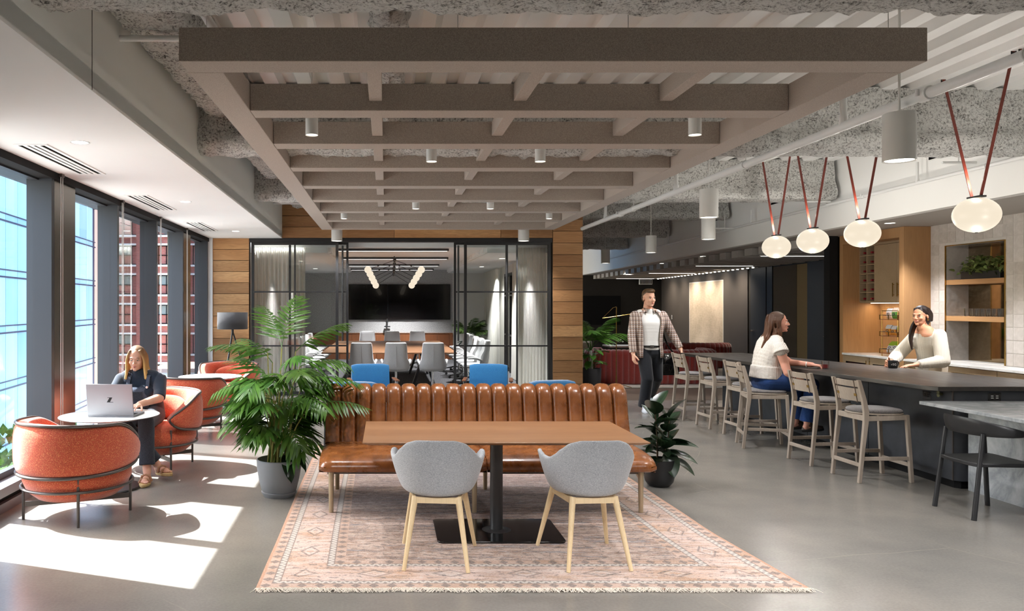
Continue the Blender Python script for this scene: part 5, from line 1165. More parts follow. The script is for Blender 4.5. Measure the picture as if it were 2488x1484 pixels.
def counter(name, label, y0, y1, fronts):
    t = thing(name, label, 'cabinet', (XT, y0, 0)); b2 = lambda x0, x1, ya, yb, z0, z1: MB().box(x0 - XT, x1 - XT, ya - y0, yb - y0, z0, z1)
    b2(XT - 0.02, 7.72 if y0 > 10 else XW - 0.005, y0, y1, 0.885, 0.915).build('counter_top', 'quartz_white', t, bev=0.002)
    b2(XT + 0.02, 7.70 if y0 > 10 else XW - 0.005, y0, y1, 0.1, 0.885).build('body', 'oak_grey', t); b2(XT + 0.07, 7.5, y0, y1, 0.0, 0.1).build('toe_kick', 'matt_black', t)
    for a, b, kind in fronts:
        if kind == 'drawer':
            for z0, z1 in ((0.60, 0.878), (0.36, 0.594), (0.11, 0.354)):
                d = b2(XT - 0.002, XT + 0.019, a + 0.003, b - 0.003, z0, z1).build('drawer', 'oak_grey', t, smooth=0, bev=0.002); m = (a + b) / 2; w = min(0.36, (b - a) * 0.6) / 2
                b2(XT - 0.03, XT - 0.022, m - w, m + w, z1 - 0.075, z1 - 0.065).add(*(lambda q: (q.v, q.f))(b2(XT - 0.024, XT - 0.001, m - w + 0.01, m - w + 0.02, z1 - 0.074, z1 - 0.066))).add(*(lambda q: (q.v, q.f))(b2(XT - 0.024, XT - 0.001, m + w - 0.02, m + w - 0.01, z1 - 0.074, z1 - 0.066))).build('handle', 'brass', d)
        else:
            d = b2(XT - 0.002, XT + 0.019, a + 0.003, b - 0.003, 0.11, 0.878).build('fridge_door', 'oak_grey', t, smooth=0, bev=0.002); b2(XT - 0.004, XT - 0.001, a + 0.08, b - 0.08, 0.2, 0.79).build('glass_front', 'gloss_black', d)
            yh = b - 0.04 if kind == 'fl' else a + 0.04; b2(XT - 0.03, XT - 0.022, yh - 0.006, yh + 0.006, 0.56, 0.83).build('handle', 'brass', d)
    return t
counter('fridge_counter', 'white-topped counter with two wine fridges under the oak niche', 10.905, 12.235, [(11.57, 12.235, 'fr'), (10.905, 11.565, 'fl')])
counter('drawer_counter', 'white-topped drawer counter under the tiled wall', 5.6, 10.79, [(10.2, 10.79, 'drawer'), (9.15, 10.2, 'drawer'), (8.1, 9.15, 'drawer'), (7.05, 8.1, 'drawer'), (5.6, 7.05, 'drawer')])
# tiled wall with a niche
NY0, NY1, NZ0, NZ1 = 9.50, 10.50, 0.917, 2.44
tw = struct(MB().box(XW + 0.0035, XW + 0.1, 3.0, NY0, 0.5, 2.75).box(XW + 0.0035, XW + 0.1, NY1, 10.82, 0.5, 2.75).box(XW + 0.0035, XW + 0.1, NY0, NY1, NZ1, 2.75).box(XW + 0.012, XW + 0.1, NY0, NY1, 0.5, NZ0), 'wall_tiled', 'grout', 'wall of glossy handmade pale grey tiles')
TS = 0.157; TM = {}
def tile(y0, y1, z0, z1):
    k = (round(y1 - y0, 3), round(z1 - z0, 3))
    if k[0] < 0.02 or k[1] < 0.02: return
    if k not in TM:
        w, h = k; b = 0.0025; TM[k] = MB().add([(0.012, 0, 0), (0.012, w, 0), (0.012, w, h), (0.012, 0, h), (0, b, b), (0, w - b, b), (0, w - b, h - b), (0, b, h - b)], [(4, 7, 6, 5), (0, 4, 5, 1), (1, 5, 6, 2), (2, 6, 7, 3), (3, 7, 4, 0)]).mesh('tile', 'tile', 0)
    rr = random
    piece('tile', TM[k], (XW, y0, z0), tw, rot=(0, rr.uniform(-0.012, 0.012), rr.uniform(-0.012, 0.012)))
z = 0.917; r = 0
while z < 2.74:
    z1 = min(z + TS - 0.0015, 2.744); y = 10.79
    while y > 7.9:
        y0 = y - TS + 0.0015
        for a, b in ((max(y0, NY1 + 0.012), y), (y0, min(y, NY0 - 0.012))) if (z < NZ1 and z1 > NZ0) else ((y0, y),):
            if z < NZ1 < z1 and b > NY0 and a < NY1: continue
            if b - a > 0.02: tile(a, b, z, z1)
        y -= TS
    z += TS; r += 1
nt = thing('shelf_niche', 'brass edged wall niche with two oak shelves and a bronze mirror back', 'shelf', (XW, NY0, NZ0)); nb = lambda x0, x1, y0, y1, z0, z1: MB().box(x0 - XW, x1 - XW, y0 - NY0, y1 - NY0, z0 - NZ0, z1 - NZ0)
nb(XW + 0.30, XW + 0.32, NY0, NY1, NZ0, NZ1).build('mirror_back', 'mirror', nt)
nb(XW + 0.005, XW + 0.30, NY1 - 0.002, NY1 + 0.012, NZ0, NZ1).build('side_lining', 'tile', nt); nb(XW + 0.005, XW + 0.30, NY0 - 0.012, NY0 + 0.002, NZ0, NZ1).build('side_lining', 'tile', nt); nb(XW + 0.005, XW + 0.30, NY0, NY1, NZ1 - 0.002, NZ1 + 0.012).build('top_lining', 'tile', nt); nb(XW, XW + 0.32, NY0, NY1, NZ0 - 0.03, NZ0 - 0.001).build('bottom_lining', 'quartz_white', nt)
MB().box(-0.012, 0.01, -0.012, 0.0, 0, NZ1 - NZ0 + 0.012).box(-0.012, 0.01, 1.0, 1.012, 0, NZ1 - NZ0 + 0.012).box(-0.012, 0.01, 0.0, 1.0, NZ1 - NZ0, NZ1 - NZ0 + 0.012).build('edge_trim', 'brass', nt)
nb(XW + 0.0, XW + 0.30, NY0 + 0.003, NY1 - 0.003, 1.925, 1.99).build('shelf', 'oak_shelf', nt, bev=0.002); nb(XW + 0.0, XW + 0.30, NY0 + 0.003, NY1 - 0.003, 1.445, 1.51).build('shelf', 'oak_shelf', nt, bev=0.002)
GG = G('drink_glass'); GG.nt.nodes.remove(GG.b); M['drink_glass'] = thin_glass('drink_glass_thin', (0.99, 0.99, 0.99, 1), 0.8)
gm = MB().lathe([(0.0, 0.006), (0.034, 0.006), (0.035, 0.0), (0.036, 0.004), (0.042, 0.10), (0.0395, 0.10), (0.033, 0.012), (0.0, 0.012)], 20).mesh('tumbler', 'drink_glass', 60)
for i in range(16):
    rw_, cl = divmod(i, 8)
    o = piece('tumbler', gm, (XW + 0.07 + rw_ * 0.1, 9.56 + cl * 0.092, 1.5105)); tag(o, 'clear tumbler on the lower niche shelf, %s row, %s from the plain wall end' % ('front' if rw_ == 0 else 'back', ORD[cl]), 'glass', 'tumblers on the niche shelf')
# ------------------------------------------------------------------ blue lounge chairs behind the bench
def blue_chair(x, y, rz, label):
    t = thing('lounge_chair', label, 'armchair', (x, y, 0), rz, 'blue lounge chairs behind the leather bench')    # front = -Y
    def pad(name, cen, size, rotx):
        mb = MB(); w, d, h = size; rows = []
        for i in range(9):
            u = -1 + 2 * i / 8; row = []
            k = (1 - abs(u) ** 6)
            for j in range(20):
                a = 2 * PI * j / 20; ca, sa = math.cos(a), math.sin(a)
                row.append((u * w / 2, d / 2 * (0.82 + 0.18 * k) * math.copysign(abs(ca) ** 0.6, ca), h / 2 * (0.9 + 0.1 * k) * math.copysign(abs(sa) ** 0.45, sa)))
            rows.append(row)
        mb.grid(rows, cv=True); mb.f.append(tuple(range(20))[::-1]); mb.f.append(tuple(range(160, 180)))
        o = mb.build(name, 'blue', t, smooth=50); o.location = cen; o.rotation_euler = (rotx, 0, 0)
    pad('backrest', (0, 0.25, 0.60), (0.55, 0.13, 0.40), math.radians(-12)); pad('seat', (0, -0.06, 0.40), (0.56, 0.60, 0.15), 0)
    for s in (-1, 1):
        MB().tube(spline([(0.325 * s, -0.34, 0.0), (0.325 * s, -0.35, 0.3), (0.325 * s, -0.345, 0.555), (0.325 * s, -0.28, 0.585), (0.325 * s, 0.1, 0.575), (0.325 * s, 0.22, 0.53), (0.325 * s, 0.27, 0.3), (0.325 * s, 0.30, 0.0)], 5), 0.011, 10).build('side_frame', 'black_metal', t)
        MB().box(0.325 * s - 0.028, 0.325 * s + 0.028, -0.33, 0.12, 0.588, 0.61).build('armrest', 'walnut', t, bev=0.006)
    MB().cyl((-0.325, -0.30, 0.31), (0.325, -0.30, 0.31), 0.01, n=8).cyl((-0.325, 0.24, 0.31), (0.325, 0.24, 0.31), 0.01, n=8).build('cross_bar', 'black_metal', t)
    return t
c0 = blue_chair(-0.20, 11.2, math.radians(7), 'blue lounge chair facing us behind the bench, beside the left sliding door')
dup(c0, (1.46, 11.2, 0), math.radians(-9), 'blue lounge chair facing us behind the bench, before the right glass wall')
dup(c0, (-0.33, 9.05, 0), math.radians(172), 'blue lounge chair turned away, only its back top showing over the bench by the palm')
dup(c0, (1.83, 9.2, 0), math.radians(194), 'blue lounge chair turned away, only its back top showing over the bench below the timber')

# ------------------------------------------------------------------ plants
def frond_mesh(L, n, ll, lw, droop, seed, curl=0.9):
    """pinnate leaf growing along +X from the origin, drooping to -Z"""
    rr = random.Random(seed); mb = MB(); pts = []
    a = 0.0; p = Vector((0, 0, 0)); S = 14
    for i in range(S + 1):
        pts.append(p.copy()); p = p + Vector((math.cos(a), 0, math.sin(a))) * (L / S); a -= droop / S * (0.5 + i / S)
    mb.tube(pts, [0.0042 * (1 - 0.75 * i / S) for i in range(S + 1)], 5)
    for k in range(n):
        u = 0.16 + 0.84 * (k + 0.5) / n; i = min(S - 1, int(u * S)); b = pts[i].lerp(pts[i + 1], u * S - i); t = (pts[i + 1] - pts[i]).normalized(); up = t.cross(Vector((0, -1, 0)))
        prof = math.sin(PI * min(1, 0.22 + 0.78 * u * 0.98)) ** 0.55
        for s in (-1, 1):
            fw = 0.35 + 0.75 * u ** 1.5 + rr.uniform(-0.08, 0.08); d = (Vector((0, s, 0)) * 1.0 + t * fw + up * rr.uniform(0.05, 0.3)).normalized(); l_ = ll * prof * rr.uniform(0.85, 1.1); w = lw * (0.65 + 0.35 * prof) * rr.uniform(0.8, 1.1)
            side = d.cross(up).normalized(); row = []
            for j, (f, ww) in enumerate(((0.0, 0.25), (0.2, 0.85), (0.5, 1.0), (0.8, 0.6), (1.0, 0.03))):
                q = b + d * (l_ * f) + Vector((0, 0, -curl * l_ * f * f * 0.55)) ; row.append([q - side * (w * ww / 2), q + up * (-0.12 * w * ww), q + side * (w * ww / 2)])
            mb.grid(row)
    return mb
def palm(loc, label, name='potted_palm'):
    t = thing(name, label, 'plant', loc)
    prof = [(0.0, 0.0), (0.130, 0.0), (0.150, 0.03), (0.154, 0.042), (0.142, 0.044), (0.152, 0.06), (0.175, 0.15), (0.190, 0.24), (0.194, 0.318), (0.186, 0.322), (0.180, 0.30), (0.176, 0.25)]
    MB().lathe(prof, 44, cap1=False).build('pot', 'pot_grey', t, smooth=35); MB().lathe([(0.0, 0.258), (0.178, 0.252)], 24).build('soil', 'soil', t)
    fm = [frond_mesh(0.46, 10, 0.22, 0.036, 0.9, 1).mesh('frond', 'palm', 60), frond_mesh(0.40, 9, 0.21, 0.037, 1.4, 2).mesh('frond', 'palm', 60), frond_mesh(0.34, 8, 0.2, 0.038, 1.1, 3).mesh('frond', 'palm', 60), frond_mesh(0.52, 13, 0.20, 0.030, 0.7, 4, 0.5).mesh('frond', 'palm', 60), frond_mesh(0.22, 4, 0.21, 0.048, 1.0, 5).mesh('frond', 'palm', 60)]
    rr = random.Random(21)
    main = [(-0.10, 0.0, 1.24, 178, 20, 3), (0.02, 0.02, 1.30, 60, 72, 3), (0.03, -0.04, 1.28, 120, 60, 3), (0.14, 0.03, 1.25, 12, 42, 3), (0.22, 0.0, 1.02, -5, 8, 3), (0.28, -0.08, 0.80, -18, 12, 3), (-0.14, -0.05, 0.95, 205, 12, 0), (0.1, -0.12, 1.05, -70, 25, 0), (-0.05, -0.15, 1.0, -110, 20, 1), (-0.06, 0.02, 1.15, 150, 45, 0), (0.18, 0.02, 1.12, 25, 20, 0)]
    for k in range(56):
        a = rr.uniform(0, 360); h = rr.choice((rr.uniform(0.40, 0.65), rr.uniform(0.5, 0.85), rr.uniform(0.75, 1.12))); r = 0.04 + 0.14 * h * rr.random()
        main.append((r * math.cos(math.radians(a)) * 1.1, r * math.sin(math.radians(a)), h, a + rr.uniform(-40, 40), rr.uniform(0, 45), rr.choice((0, 1, 2, 1, 2, 4) if h > 0.6 else (2, 4, 4))))
    for i, (x, y, h, yaw, pitch, k) in enumerate(main):
        b = Vector((rr.uniform(-0.1, 0.1), rr.uniform(-0.1, 0.1), 0.25)); e = Vector((x, y, h)); m = b.lerp(e, 0.5) + Vector((-(e.x - b.x) * 0.18, -(e.y - b.y) * 0.18, 0.03))
        if i < 34: MB().tube(spline([b, m, e], 4), [0.0065] * 5 + [0.0055, 0.005, 0.0045, 0.0042], 6).build('cane', 'cane', t)
        else: MB().tube(spline([b, m, e], 3), 0.0032, 5).build('cane', 'palm', t)
        piece('frond', fm[k], e, t, rot=(rr.uniform(-0.4, 0.4), -math.radians(pitch), math.radians(yaw)))
    bl = MB()
    rows = []
    for i in range(9):
        u = i / 8; w = 0.055 * math.sin(PI * u) ** 0.7; rows.append([(0.24 * u, -w, -0.12 * u * u + 0.012), (0.24 * u, 0, -0.12 * u * u), (0.24 * u, w, -0.12 * u * u + 0.012)])
    blm = MB().grid(rows).mesh('broad_leaf', 'rubber', 60)
    for yaw, z, pt in ((5, 0.52, 10), (-30, 0.42, -20), (170, 0.62, 15), (185, 0.5, 5), (20, 0.66, 20), (-60, 0.36, -25)): piece('broad_leaf', blm, (0.1 * math.cos(math.radians(yaw)), 0.1 * math.sin(math.radians(yaw)), z), t, rot=(0, -math.radians(pt), math.radians(yaw)))
    return t
palm((-0.93, 6.80, 0), 'tall bushy palm in a grey pot with saucer, beside the leather bench')
def simple_frond_plant(name, label, loc, pot_r, pot_h, pot_mat, trunk_h, fronds, L, seed, mat='palm_dark', lw=0.02, extra=0):
    t = thing(name, label, 'plant', loc); rr = random.Random(seed)
    MB().lathe([(0.0, 0.0), (pot_r * 0.8, 0.0), (pot_r * 0.86, 0.03), (pot_r * 0.97, pot_h * 0.5), (pot_r, pot_h), (pot_r * 0.94, pot_h), (pot_r * 0.9, pot_h * 0.85)], 32, cap1=False).build('pot', pot_mat, t, smooth=35); MB().lathe([(0.0, pot_h * 0.87), (pot_r * 0.91, pot_h * 0.86)], 20).build('soil', 'soil', t)
    fmm = [frond_mesh(L, 22, L * 0.36, lw, 1.2, seed).mesh('frond', mat, 60), frond_mesh(L * 0.85, 20, L * 0.36, lw, 1.5, seed + 1).mesh('frond', mat, 60)]
    MB().tube([(0, 0, pot_h * 0.8), (0.01, 0, pot_h + trunk_h * 0.5), (0, 0, pot_h + trunk_h)], [0.045, 0.035, 0.02], 10).build('trunk', 'cane' if trunk_h < 0.2 else 'paper_white', t)
    for k in range(fronds):
        yaw = 360 * k / fronds * 1.0 + rr.uniform(-20, 20); pitch = rr.uniform(30, 78); st = rr.uniform(0.1, 0.3) * L; e = Vector((st * math.cos(math.radians(yaw)) * 0.5, st * math.sin(math.radians(yaw)) * 0.5, pot_h + trunk_h + st))
        MB().tube([(0, 0, pot_h + trunk_h - 0.02), e], [0.01, 0.006], 6).build('stalk', mat, t); piece('frond', fmm[k % 2], e, t, rot=(rr.uniform(-0.3, 0.3), -math.radians(pitch), math.radians(yaw)))
    if extra:
        rows = []
        for i in range(8):
            u = i / 7; w = 0.07 * math.sin(PI * min(1, u * 0.95 + 0.03)) ** 0.6; rows.append([(0.2 * u, -w, -0.1 * u * u + 0.02), (0.2 * u, 0, -0.1 * u * u), (0.2 * u, w, -0.1 * u * u + 0.02)])
        lm = MB().grid(rows).mesh('leaf', 'bright_leaf' if mat == 'palm' else 'rubber', 60)
        for k in range(extra):
            yaw = rr.uniform(0, 360); h = pot_h + rr.uniform(0.02, 0.35); r = rr.uniform(0.05, pot_r); e = Vector((r * math.cos(math.radians(yaw)), r * math.sin(math.radians(yaw)), h))
            MB().tube([(e.x * 0.2, e.y * 0.2, pot_h * 0.85), e], 0.004, 5).build('stalk', mat, t); piece('leaf', lm, e, t, rot=(0, -math.radians(rr.uniform(-20, 40)), math.radians(yaw)))
    return t
simple_frond_plant('potted_palm', 'dark palm with trailing leaves in a black pot, in the conference room corner', (2.32, 21.9, 0), 0.18, 0.36, 'pot_black', 0.35, 16, 0.62, 31, lw=0.03, extra=22)
simple_frond_plant('potted_palm', 'small white-stemmed palm in a dark grey pot by the timber wall edge', (4.02, 15.35, 0.0), 0.2, 0.42, 'pot_dark', 0.35, 9, 0.75, 41, mat='palm', lw=0.032, extra=18)
# rubber plant
t = thing('rubber_plant', 'dark glossy rubber plant in a black pot at the bench end', 'plant', (2.50, 7.16, 0))
MB().lathe([(0.0, 0.0), (0.075, 0.0), (0.10, 0.012), (0.125, 0.045), (0.135, 0.09), (0.143, 0.245), (0.137, 0.247), (0.130, 0.21)], 36, cap1=False).build('pot', 'pot_black', t, smooth=40); MB().lathe([(0.0, 0.222), (0.133, 0.216)], 24).build('soil', 'soil', t)
rows = []
for i in range(11):
    u = i / 10; w = 0.07 * math.sin(PI * (u ** 0.85)) ** 0.7 if 0 < i < 10 else 0.002; z = -0.05 * u * u
    rows.append([(0.215 * u, -w, z + w * 0.30), (0.215 * u, -w * 0.5, z + w * 0.1), (0.215 * u, 0, z), (0.215 * u, w * 0.5, z + w * 0.1), (0.215 * u, w, z + w * 0.30)])
lm = MB().grid(rows).mesh('leaf', 'rubber', 70); rr = random.Random(8)
for k, (tx, ty, th) in enumerate(((-0.05, -0.03, 0.70), (0.10, 0.02, 0.62), (-0.01, 0.06, 0.5), (0.04, -0.05, 0.40))):
    b = Vector((tx * 0.5, ty * 0.5, 0.21)); e = Vector((tx, ty, th)); st = MB().tube(spline([b, b.lerp(e, 0.5) + Vector((0.01, 0, 0)), e], 4), 0.006, 6).build('stem', 'stem_brown', t)
    nl = (9, 8, 5, 6)[k]
    for i in range(nl):
        f = 0.25 + 0.75 * i / (nl - 1); q = b.lerp(e, f); yaw = 137.5 * i + 70 * k; pitch = -5 + 75 * f ** 2 + rr.uniform(-10, 10)
        piece('leaf', lm, q, t, rot=(rr.uniform(-0.3, 0.3), -math.radians(pitch), math.radians(yaw)), scale=(rr.uniform(0.95, 1.2),) * 3)
for yaw, z, pt, x0 in ((-12, 0.38, 8, 0.10), (-18, 0.30, -8, 0.10), (-24, 0.25, -22, 0.10), (200, 0.42, 10, -0.08), (-80, 0.32, -50, 0.06)): piece('leaf', lm, (x0, -0.03, z), t, rot=(0.2, -math.radians(pt), math.radians(yaw)), scale=(1.1,) * 3)
# trough of variegated leaves on the niche shelf
t = thing('leafy_planter', 'leafy variegated plant in a low black trough on the upper niche shelf', 'plant', (XW + 0.14, 10.0, 1.9905))
MB().box(-0.07, 0.07, -0.33, 0.33, 0, 0.10).build('trough', 'pot_black', t, bev=0.006); rr = random.Random(5)
rows = []
for i in range(6):
    u = i / 5; w = 0.02 * math.sin(PI * min(1, 0.05 + u * 0.94)) ** 0.7; rows.append([(0.06 * u, -w, w * 0.3 - 0.03 * u * u), (0.06 * u, 0, -0.03 * u * u), (0.06 * u, w, w * 0.3 - 0.03 * u * u)])
pm = MB().grid(rows).mesh('leaf', 'pothos', 60)
for i in range(230):
    y = rr.gauss(0, 0.2); y = max(-0.42, min(0.42, y)); h = 0.08 + rr.random() * 0.22 * (1 - (y / 0.6) ** 2); x = rr.uniform(-0.12, 0.08); piece('leaf', pm, (x, y, h), t, rot=(rr.uniform(-0.8, 0.8), rr.uniform(-0.8, 0.6), rr.uniform(0, 6.28)), scale=(rr.uniform(0.8, 1.3),) * 3)
for i in range(24): y = rr.uniform(-0.3, 0.3); MB().tube([(0, y, 0.08), (rr.uniform(-0.1, 0.05), y + rr.uniform(-0.1, 0.1), 0.22)], 0.002, 4).build('stem', 'pothos', t)

# ------------------------------------------------------------------ tripod lamp by the light timber
t = thing('floor_lamp', 'tripod floor lamp with a charcoal drum shade, before the light timber', 'lamp', (-2.70, 13.75, 0))
MB().lathe([(0.262, 1.235), (0.262, 1.53)], 40, cap0=False, cap1=False).build('shade', 'shade', t, solid=(0.004, 0)); MB().cyl((0, 0, 1.14), (0, 0, 1.38), 0.022, n=12).build('stem', 'black_metal', t); MB().ell((0, 0, 1.40), (0.045, 0.045, 0.06)).build('bulb', 'paper_white', t)
for a in (250, 10, 130): MB().tube([(0, 0, 1.2), (0.36 * math.cos(math.radians(a)), 0.36 * math.sin(math.radians(a)), 0)], [0.014, 0.018], 10).build('leg', 'black_metal', t)
MB().bar((-0.26, 0, 1.38), (0.26, 0, 1.38), 0.006, 0.006).bar((0, -0.26, 1.38), (0, 0.26, 1.38), 0.006, 0.006).build('shade_ring', 'black_metal', t)

# ------------------------------------------------------------------ the lounge: red sofas, brass lamp, rug, console, art
def channel_sofa(name, label, path, z0, z1, thick, wch):
    """vertical velvet channels along a plan path"""
    P = spline(path, 8); t = thing(name, label, 'sofa', (P[0].x, P[0].y, 0)); acc = [0]
    for a, b in zip(P, P[1:]): acc.append(acc[-1] + (b - a).length)
    n = int(acc[-1] / wch)
    def pos(s):
        for i in range(len(P) - 1):
            if s <= acc[i + 1] + 1e-9: f = (s - acc[i]) / (acc[i + 1] - acc[i]); return P[i].lerp(P[i + 1], f), (P[i + 1] - P[i]).normalized()
        return P[-1], (P[-1] - P[-2]).normalized()
    for k in range(n):
        rows = []
        for i in range(9):
            s = -1 + 2 * i / 8; q, d = pos((k + 0.5 + s * 0.5) * acc[-1] / n); nn = Vector((d.y, -d.x, 0)); off = 0.03 * (1 - s * s) ** 0.6; row = []
            for (a, z) in [(0.0, z0), (off * 0.6, z0 + 0.02), (off, z0 + 0.08), (off, z1 - 0.12), (off * 0.7 - 0.02, z1 - 0.03), (-0.07, z1 + off * 0.4), (-thick + 0.06, z1 + off * 0.4), (-thick, z1 - 0.05), (-thick, z0)]:
                row.append(q - P[0] + nn * a + Vector((0, 0, z)))
            rows.append(row)
        MB().grid(rows).build('channel', 'velvet', t, smooth=60)
    ins = []
    for i in range(0, len(P)):
        d = (P[min(i + 1, len(P) - 1)] - P[max(i - 1, 0)]).normalized(); ins.append(P[i] - P[0] + Vector((-d.y, d.x, 0)) * (thick * 0.98))
    sp = [(p.x, p.y) for p in ins]; sx = sum(p[0] for p in sp) / len(sp); MB().prism(sp[::-1] if len(sp) > 2 else sp, 0.08, 0.43).build('seat', 'velvet', t, smooth=30)
    return t
channel_sofa('curved_sofa', 'curved dark red velvet channel sofa behind the walking man', [(4.55, 17.3, 0), (4.28, 16.85, 0), (4.40, 16.3, 0), (4.95, 16.12, 0), (5.7, 16.12, 0), (6.5, 16.2, 0), (6.95, 16.45, 0), (7.0, 17.1, 0)], 0.03, 0.72, 0.28, 0.115)
channel_sofa('curved_sofa', 'dark red velvet sofa farther back, its top showing over the bar end', [(7.3, 21.9, 0), (7.5, 20.8, 0), (8.2, 20.4, 0), (8.75, 20.35, 0), (9.1, 20.6, 0)], 0.03, 0.66, 0.3, 0.12)
struct_r = MB().box(0, 5.0, 0, 5.6, 0, 0.02).build('pile', plain('cream_rug', c(206, 198, 186), 0.95, spec=0.05, var=0.12, scale=2, bump=0.4), None, bev=0.006); struct_r.name = 'lounge_rug'; struct_r.location = (3.98, 15.62, 0.0); tag(struct_r, 'cream rug under the red sofa in the lounge', 'rug')
t = thing('brass_floor_lamp', 'slender brass floor lamp with a balanced arm, before the red sofa', 'lamp', (4.60, 15.62, 0.02))
MB().cyl((0, 0, 0.03), (0, 0, 1.60), 0.010, n=10).cyl((0, 0, 0.05), (0, 0, 0.22), 0.014, n=10).build('pole', 'brass', t)
for a in (200, 330, 80): MB().tube([(0, 0, 0.07), (0.3 * math.cos(math.radians(a)), 0.3 * math.sin(math.radians(a)), 0.008)], 0.007, 8).build('leg', 'brass', t)
MB().tube([(-0.28, 0, 1.375), (0.34, 0, 1.465)], 0.008, 8).tube([(-0.28, 0, 1.375), (-0.06, 0, 1.59), (0, 0, 1.60)], 0.004, 6).ell((0, 0, 1.415), (0.018, 0.018, 0.018)).build('arm', 'brass', t)
MB().lathe([(0.085, -0.03), (0.083, 0.01), (0.06, 0.05), (0.02, 0.072), (0.0, 0.075)], 24, c=(0.42, 0, 1.475)).lathe([(0.087, -0.035), (0.087, -0.025)], 24, c=(0.42, 0, 1.475), cap0=False, cap1=False).build('shade', 'chair_metal', t, smooth=60)
t = thing('stone_console', 'pale stone console behind the small palm', 'console', (4.2, 19.6, 0)); MB().box(-0.9, 0.96, 0, 0.45, 0.72, 0.76).box(0.90, 0.96, 0, 0.45, 0, 0.72).box(-0.9, -0.84, 0, 0.45, 0, 0.72).box(-0.84, 0.9, 0.2, 0.25, 0, 0.72).build('body', 'stone_warm', t, bev=0.004)
for k in range(2): pass
t = thing('table_lamp', 'bronze dome table lamp on the stone console', 'lamp', (4.02, 19.8, 0.761)); MB().lathe([(0.0, 0.0), (0.08, 0.0), (0.08, 0.015), (0.012, 0.02), (0.012, 0.36)], 20).build('base', 'chair_metal', t); MB().lathe([(0.19, 0.36), (0.185, 0.43), (0.15, 0.50), (0.08, 0.545), (0.0, 0.555)], 28).build('shade', 'bronze', t, smooth=60)
t = thing('round_side_table', 'dark round side table beside the red sofa', 'table', (4.35, 18.0, 0.02)); MB().lathe([(0.0, 0.40), (0.3, 0.40), (0.3, 0.43), (0.0, 0.43)], 28).cyl((0, 0, 0.0), (0, 0, 0.4), 0.04, n=12).build('body', 'black_metal', t)
t = thing('white_side_table', 'low white table with a small sprig behind the red sofa', 'table', (5.35, 17.6, 0.02)); MB().box(-0.4, 0.5, -0.3, 0.3, 0.70, 0.735).build('tabletop', 'quartz_white', t, bev=0.004)
for sx in (-0.35, 0.45):
    for sy in (-0.25, 0.25): MB().cyl((sx, sy, 0), (sx, sy, 0.70), 0.015, n=8).build('leg', 'black_metal', t)
t = thing('flower_sprig', 'small sprig of white flowers on the low white table', 'flower', (5.15, 17.6, 0.7555))
MB().lathe([(0.0, 0.0), (0.025, 0.0), (0.03, 0.04), (0.015, 0.07)], 12).build('vase', 'pot_black', t)
for k in range(7): e = Vector((-0.12 + 0.05 * k, 0, 0.15 + 0.02 * (k % 3) - 0.012 * k)); MB().tube([(0, 0, 0.05), e], 0.002, 4).build('stem', 'stem_brown', t); MB().ell(e, (0.014, 0.014, 0.012), nu=8, nv=6).build('blossom', 'paper_white', t)
t = thing('dark_painting', 'large dark abstract canvas on the end wall of the lounge', 'painting', (3.7, 28.16, 0.95)); MB().box(0, 4.75, 0, 0.035, 0, 1.05).build('canvas', 'matt_black', t); MB().box(1.75, 3.2, -0.004, 0.0, 0, 1.05).build('stripe', plain('plum', c(58, 36, 38), 0.7), t)
a = Vector((XD(25.07), 25.07, 0)) - DN * 0.005; d_ = Vector((-DN.y, DN.x, 0))
t = thing('textured_painting', 'big pale beige textured canvas on the dark lounge wall', 'painting', (a.x, a.y, 0.42), math.atan2(d_.y, d_.x) + PI)
MB().box(0, 2.9, -0.0, 0.06, 0, 1.94).build('canvas', 'canvas', t); 
for q in (MB().box(-0.02, 0, -0.01, 0.07, -0.02, 1.96), MB().box(2.9, 2.92, -0.01, 0.07, -0.02, 1.96), MB().box(0, 2.9, -0.01, 0.07, -0.02, 0), MB().box(0, 2.9, -0.01, 0.07, 1.94, 1.96)): q.build('frame', 'paper_white', t)
lv = thing('ceiling_vent', 'small grey vent box above the end wall of the lounge', 'air vent', (9.05, 27.9, 2.40)); MB().box(0, 0.45, 0, 0.1, 0, 0.19).build('frame', 'bulkhead_paint', lv)
for i in range(9): MB().box(0.02 + i * 0.048, 0.045 + i * 0.048, -0.005, 0.0, 0.02, 0.17).build('slot', 'slot', lv)
ws = thing('wall_switch', 'small white wall switch on the dark lounge wall', 'switch', (XD(26.9) - 0.012, 26.9, 1.25), math.radians(-3.5)); MB().box(-0.01, 0.0, -0.05, 0.05, -0.07, 0.07).build('plate', 'conf_grey', ws)

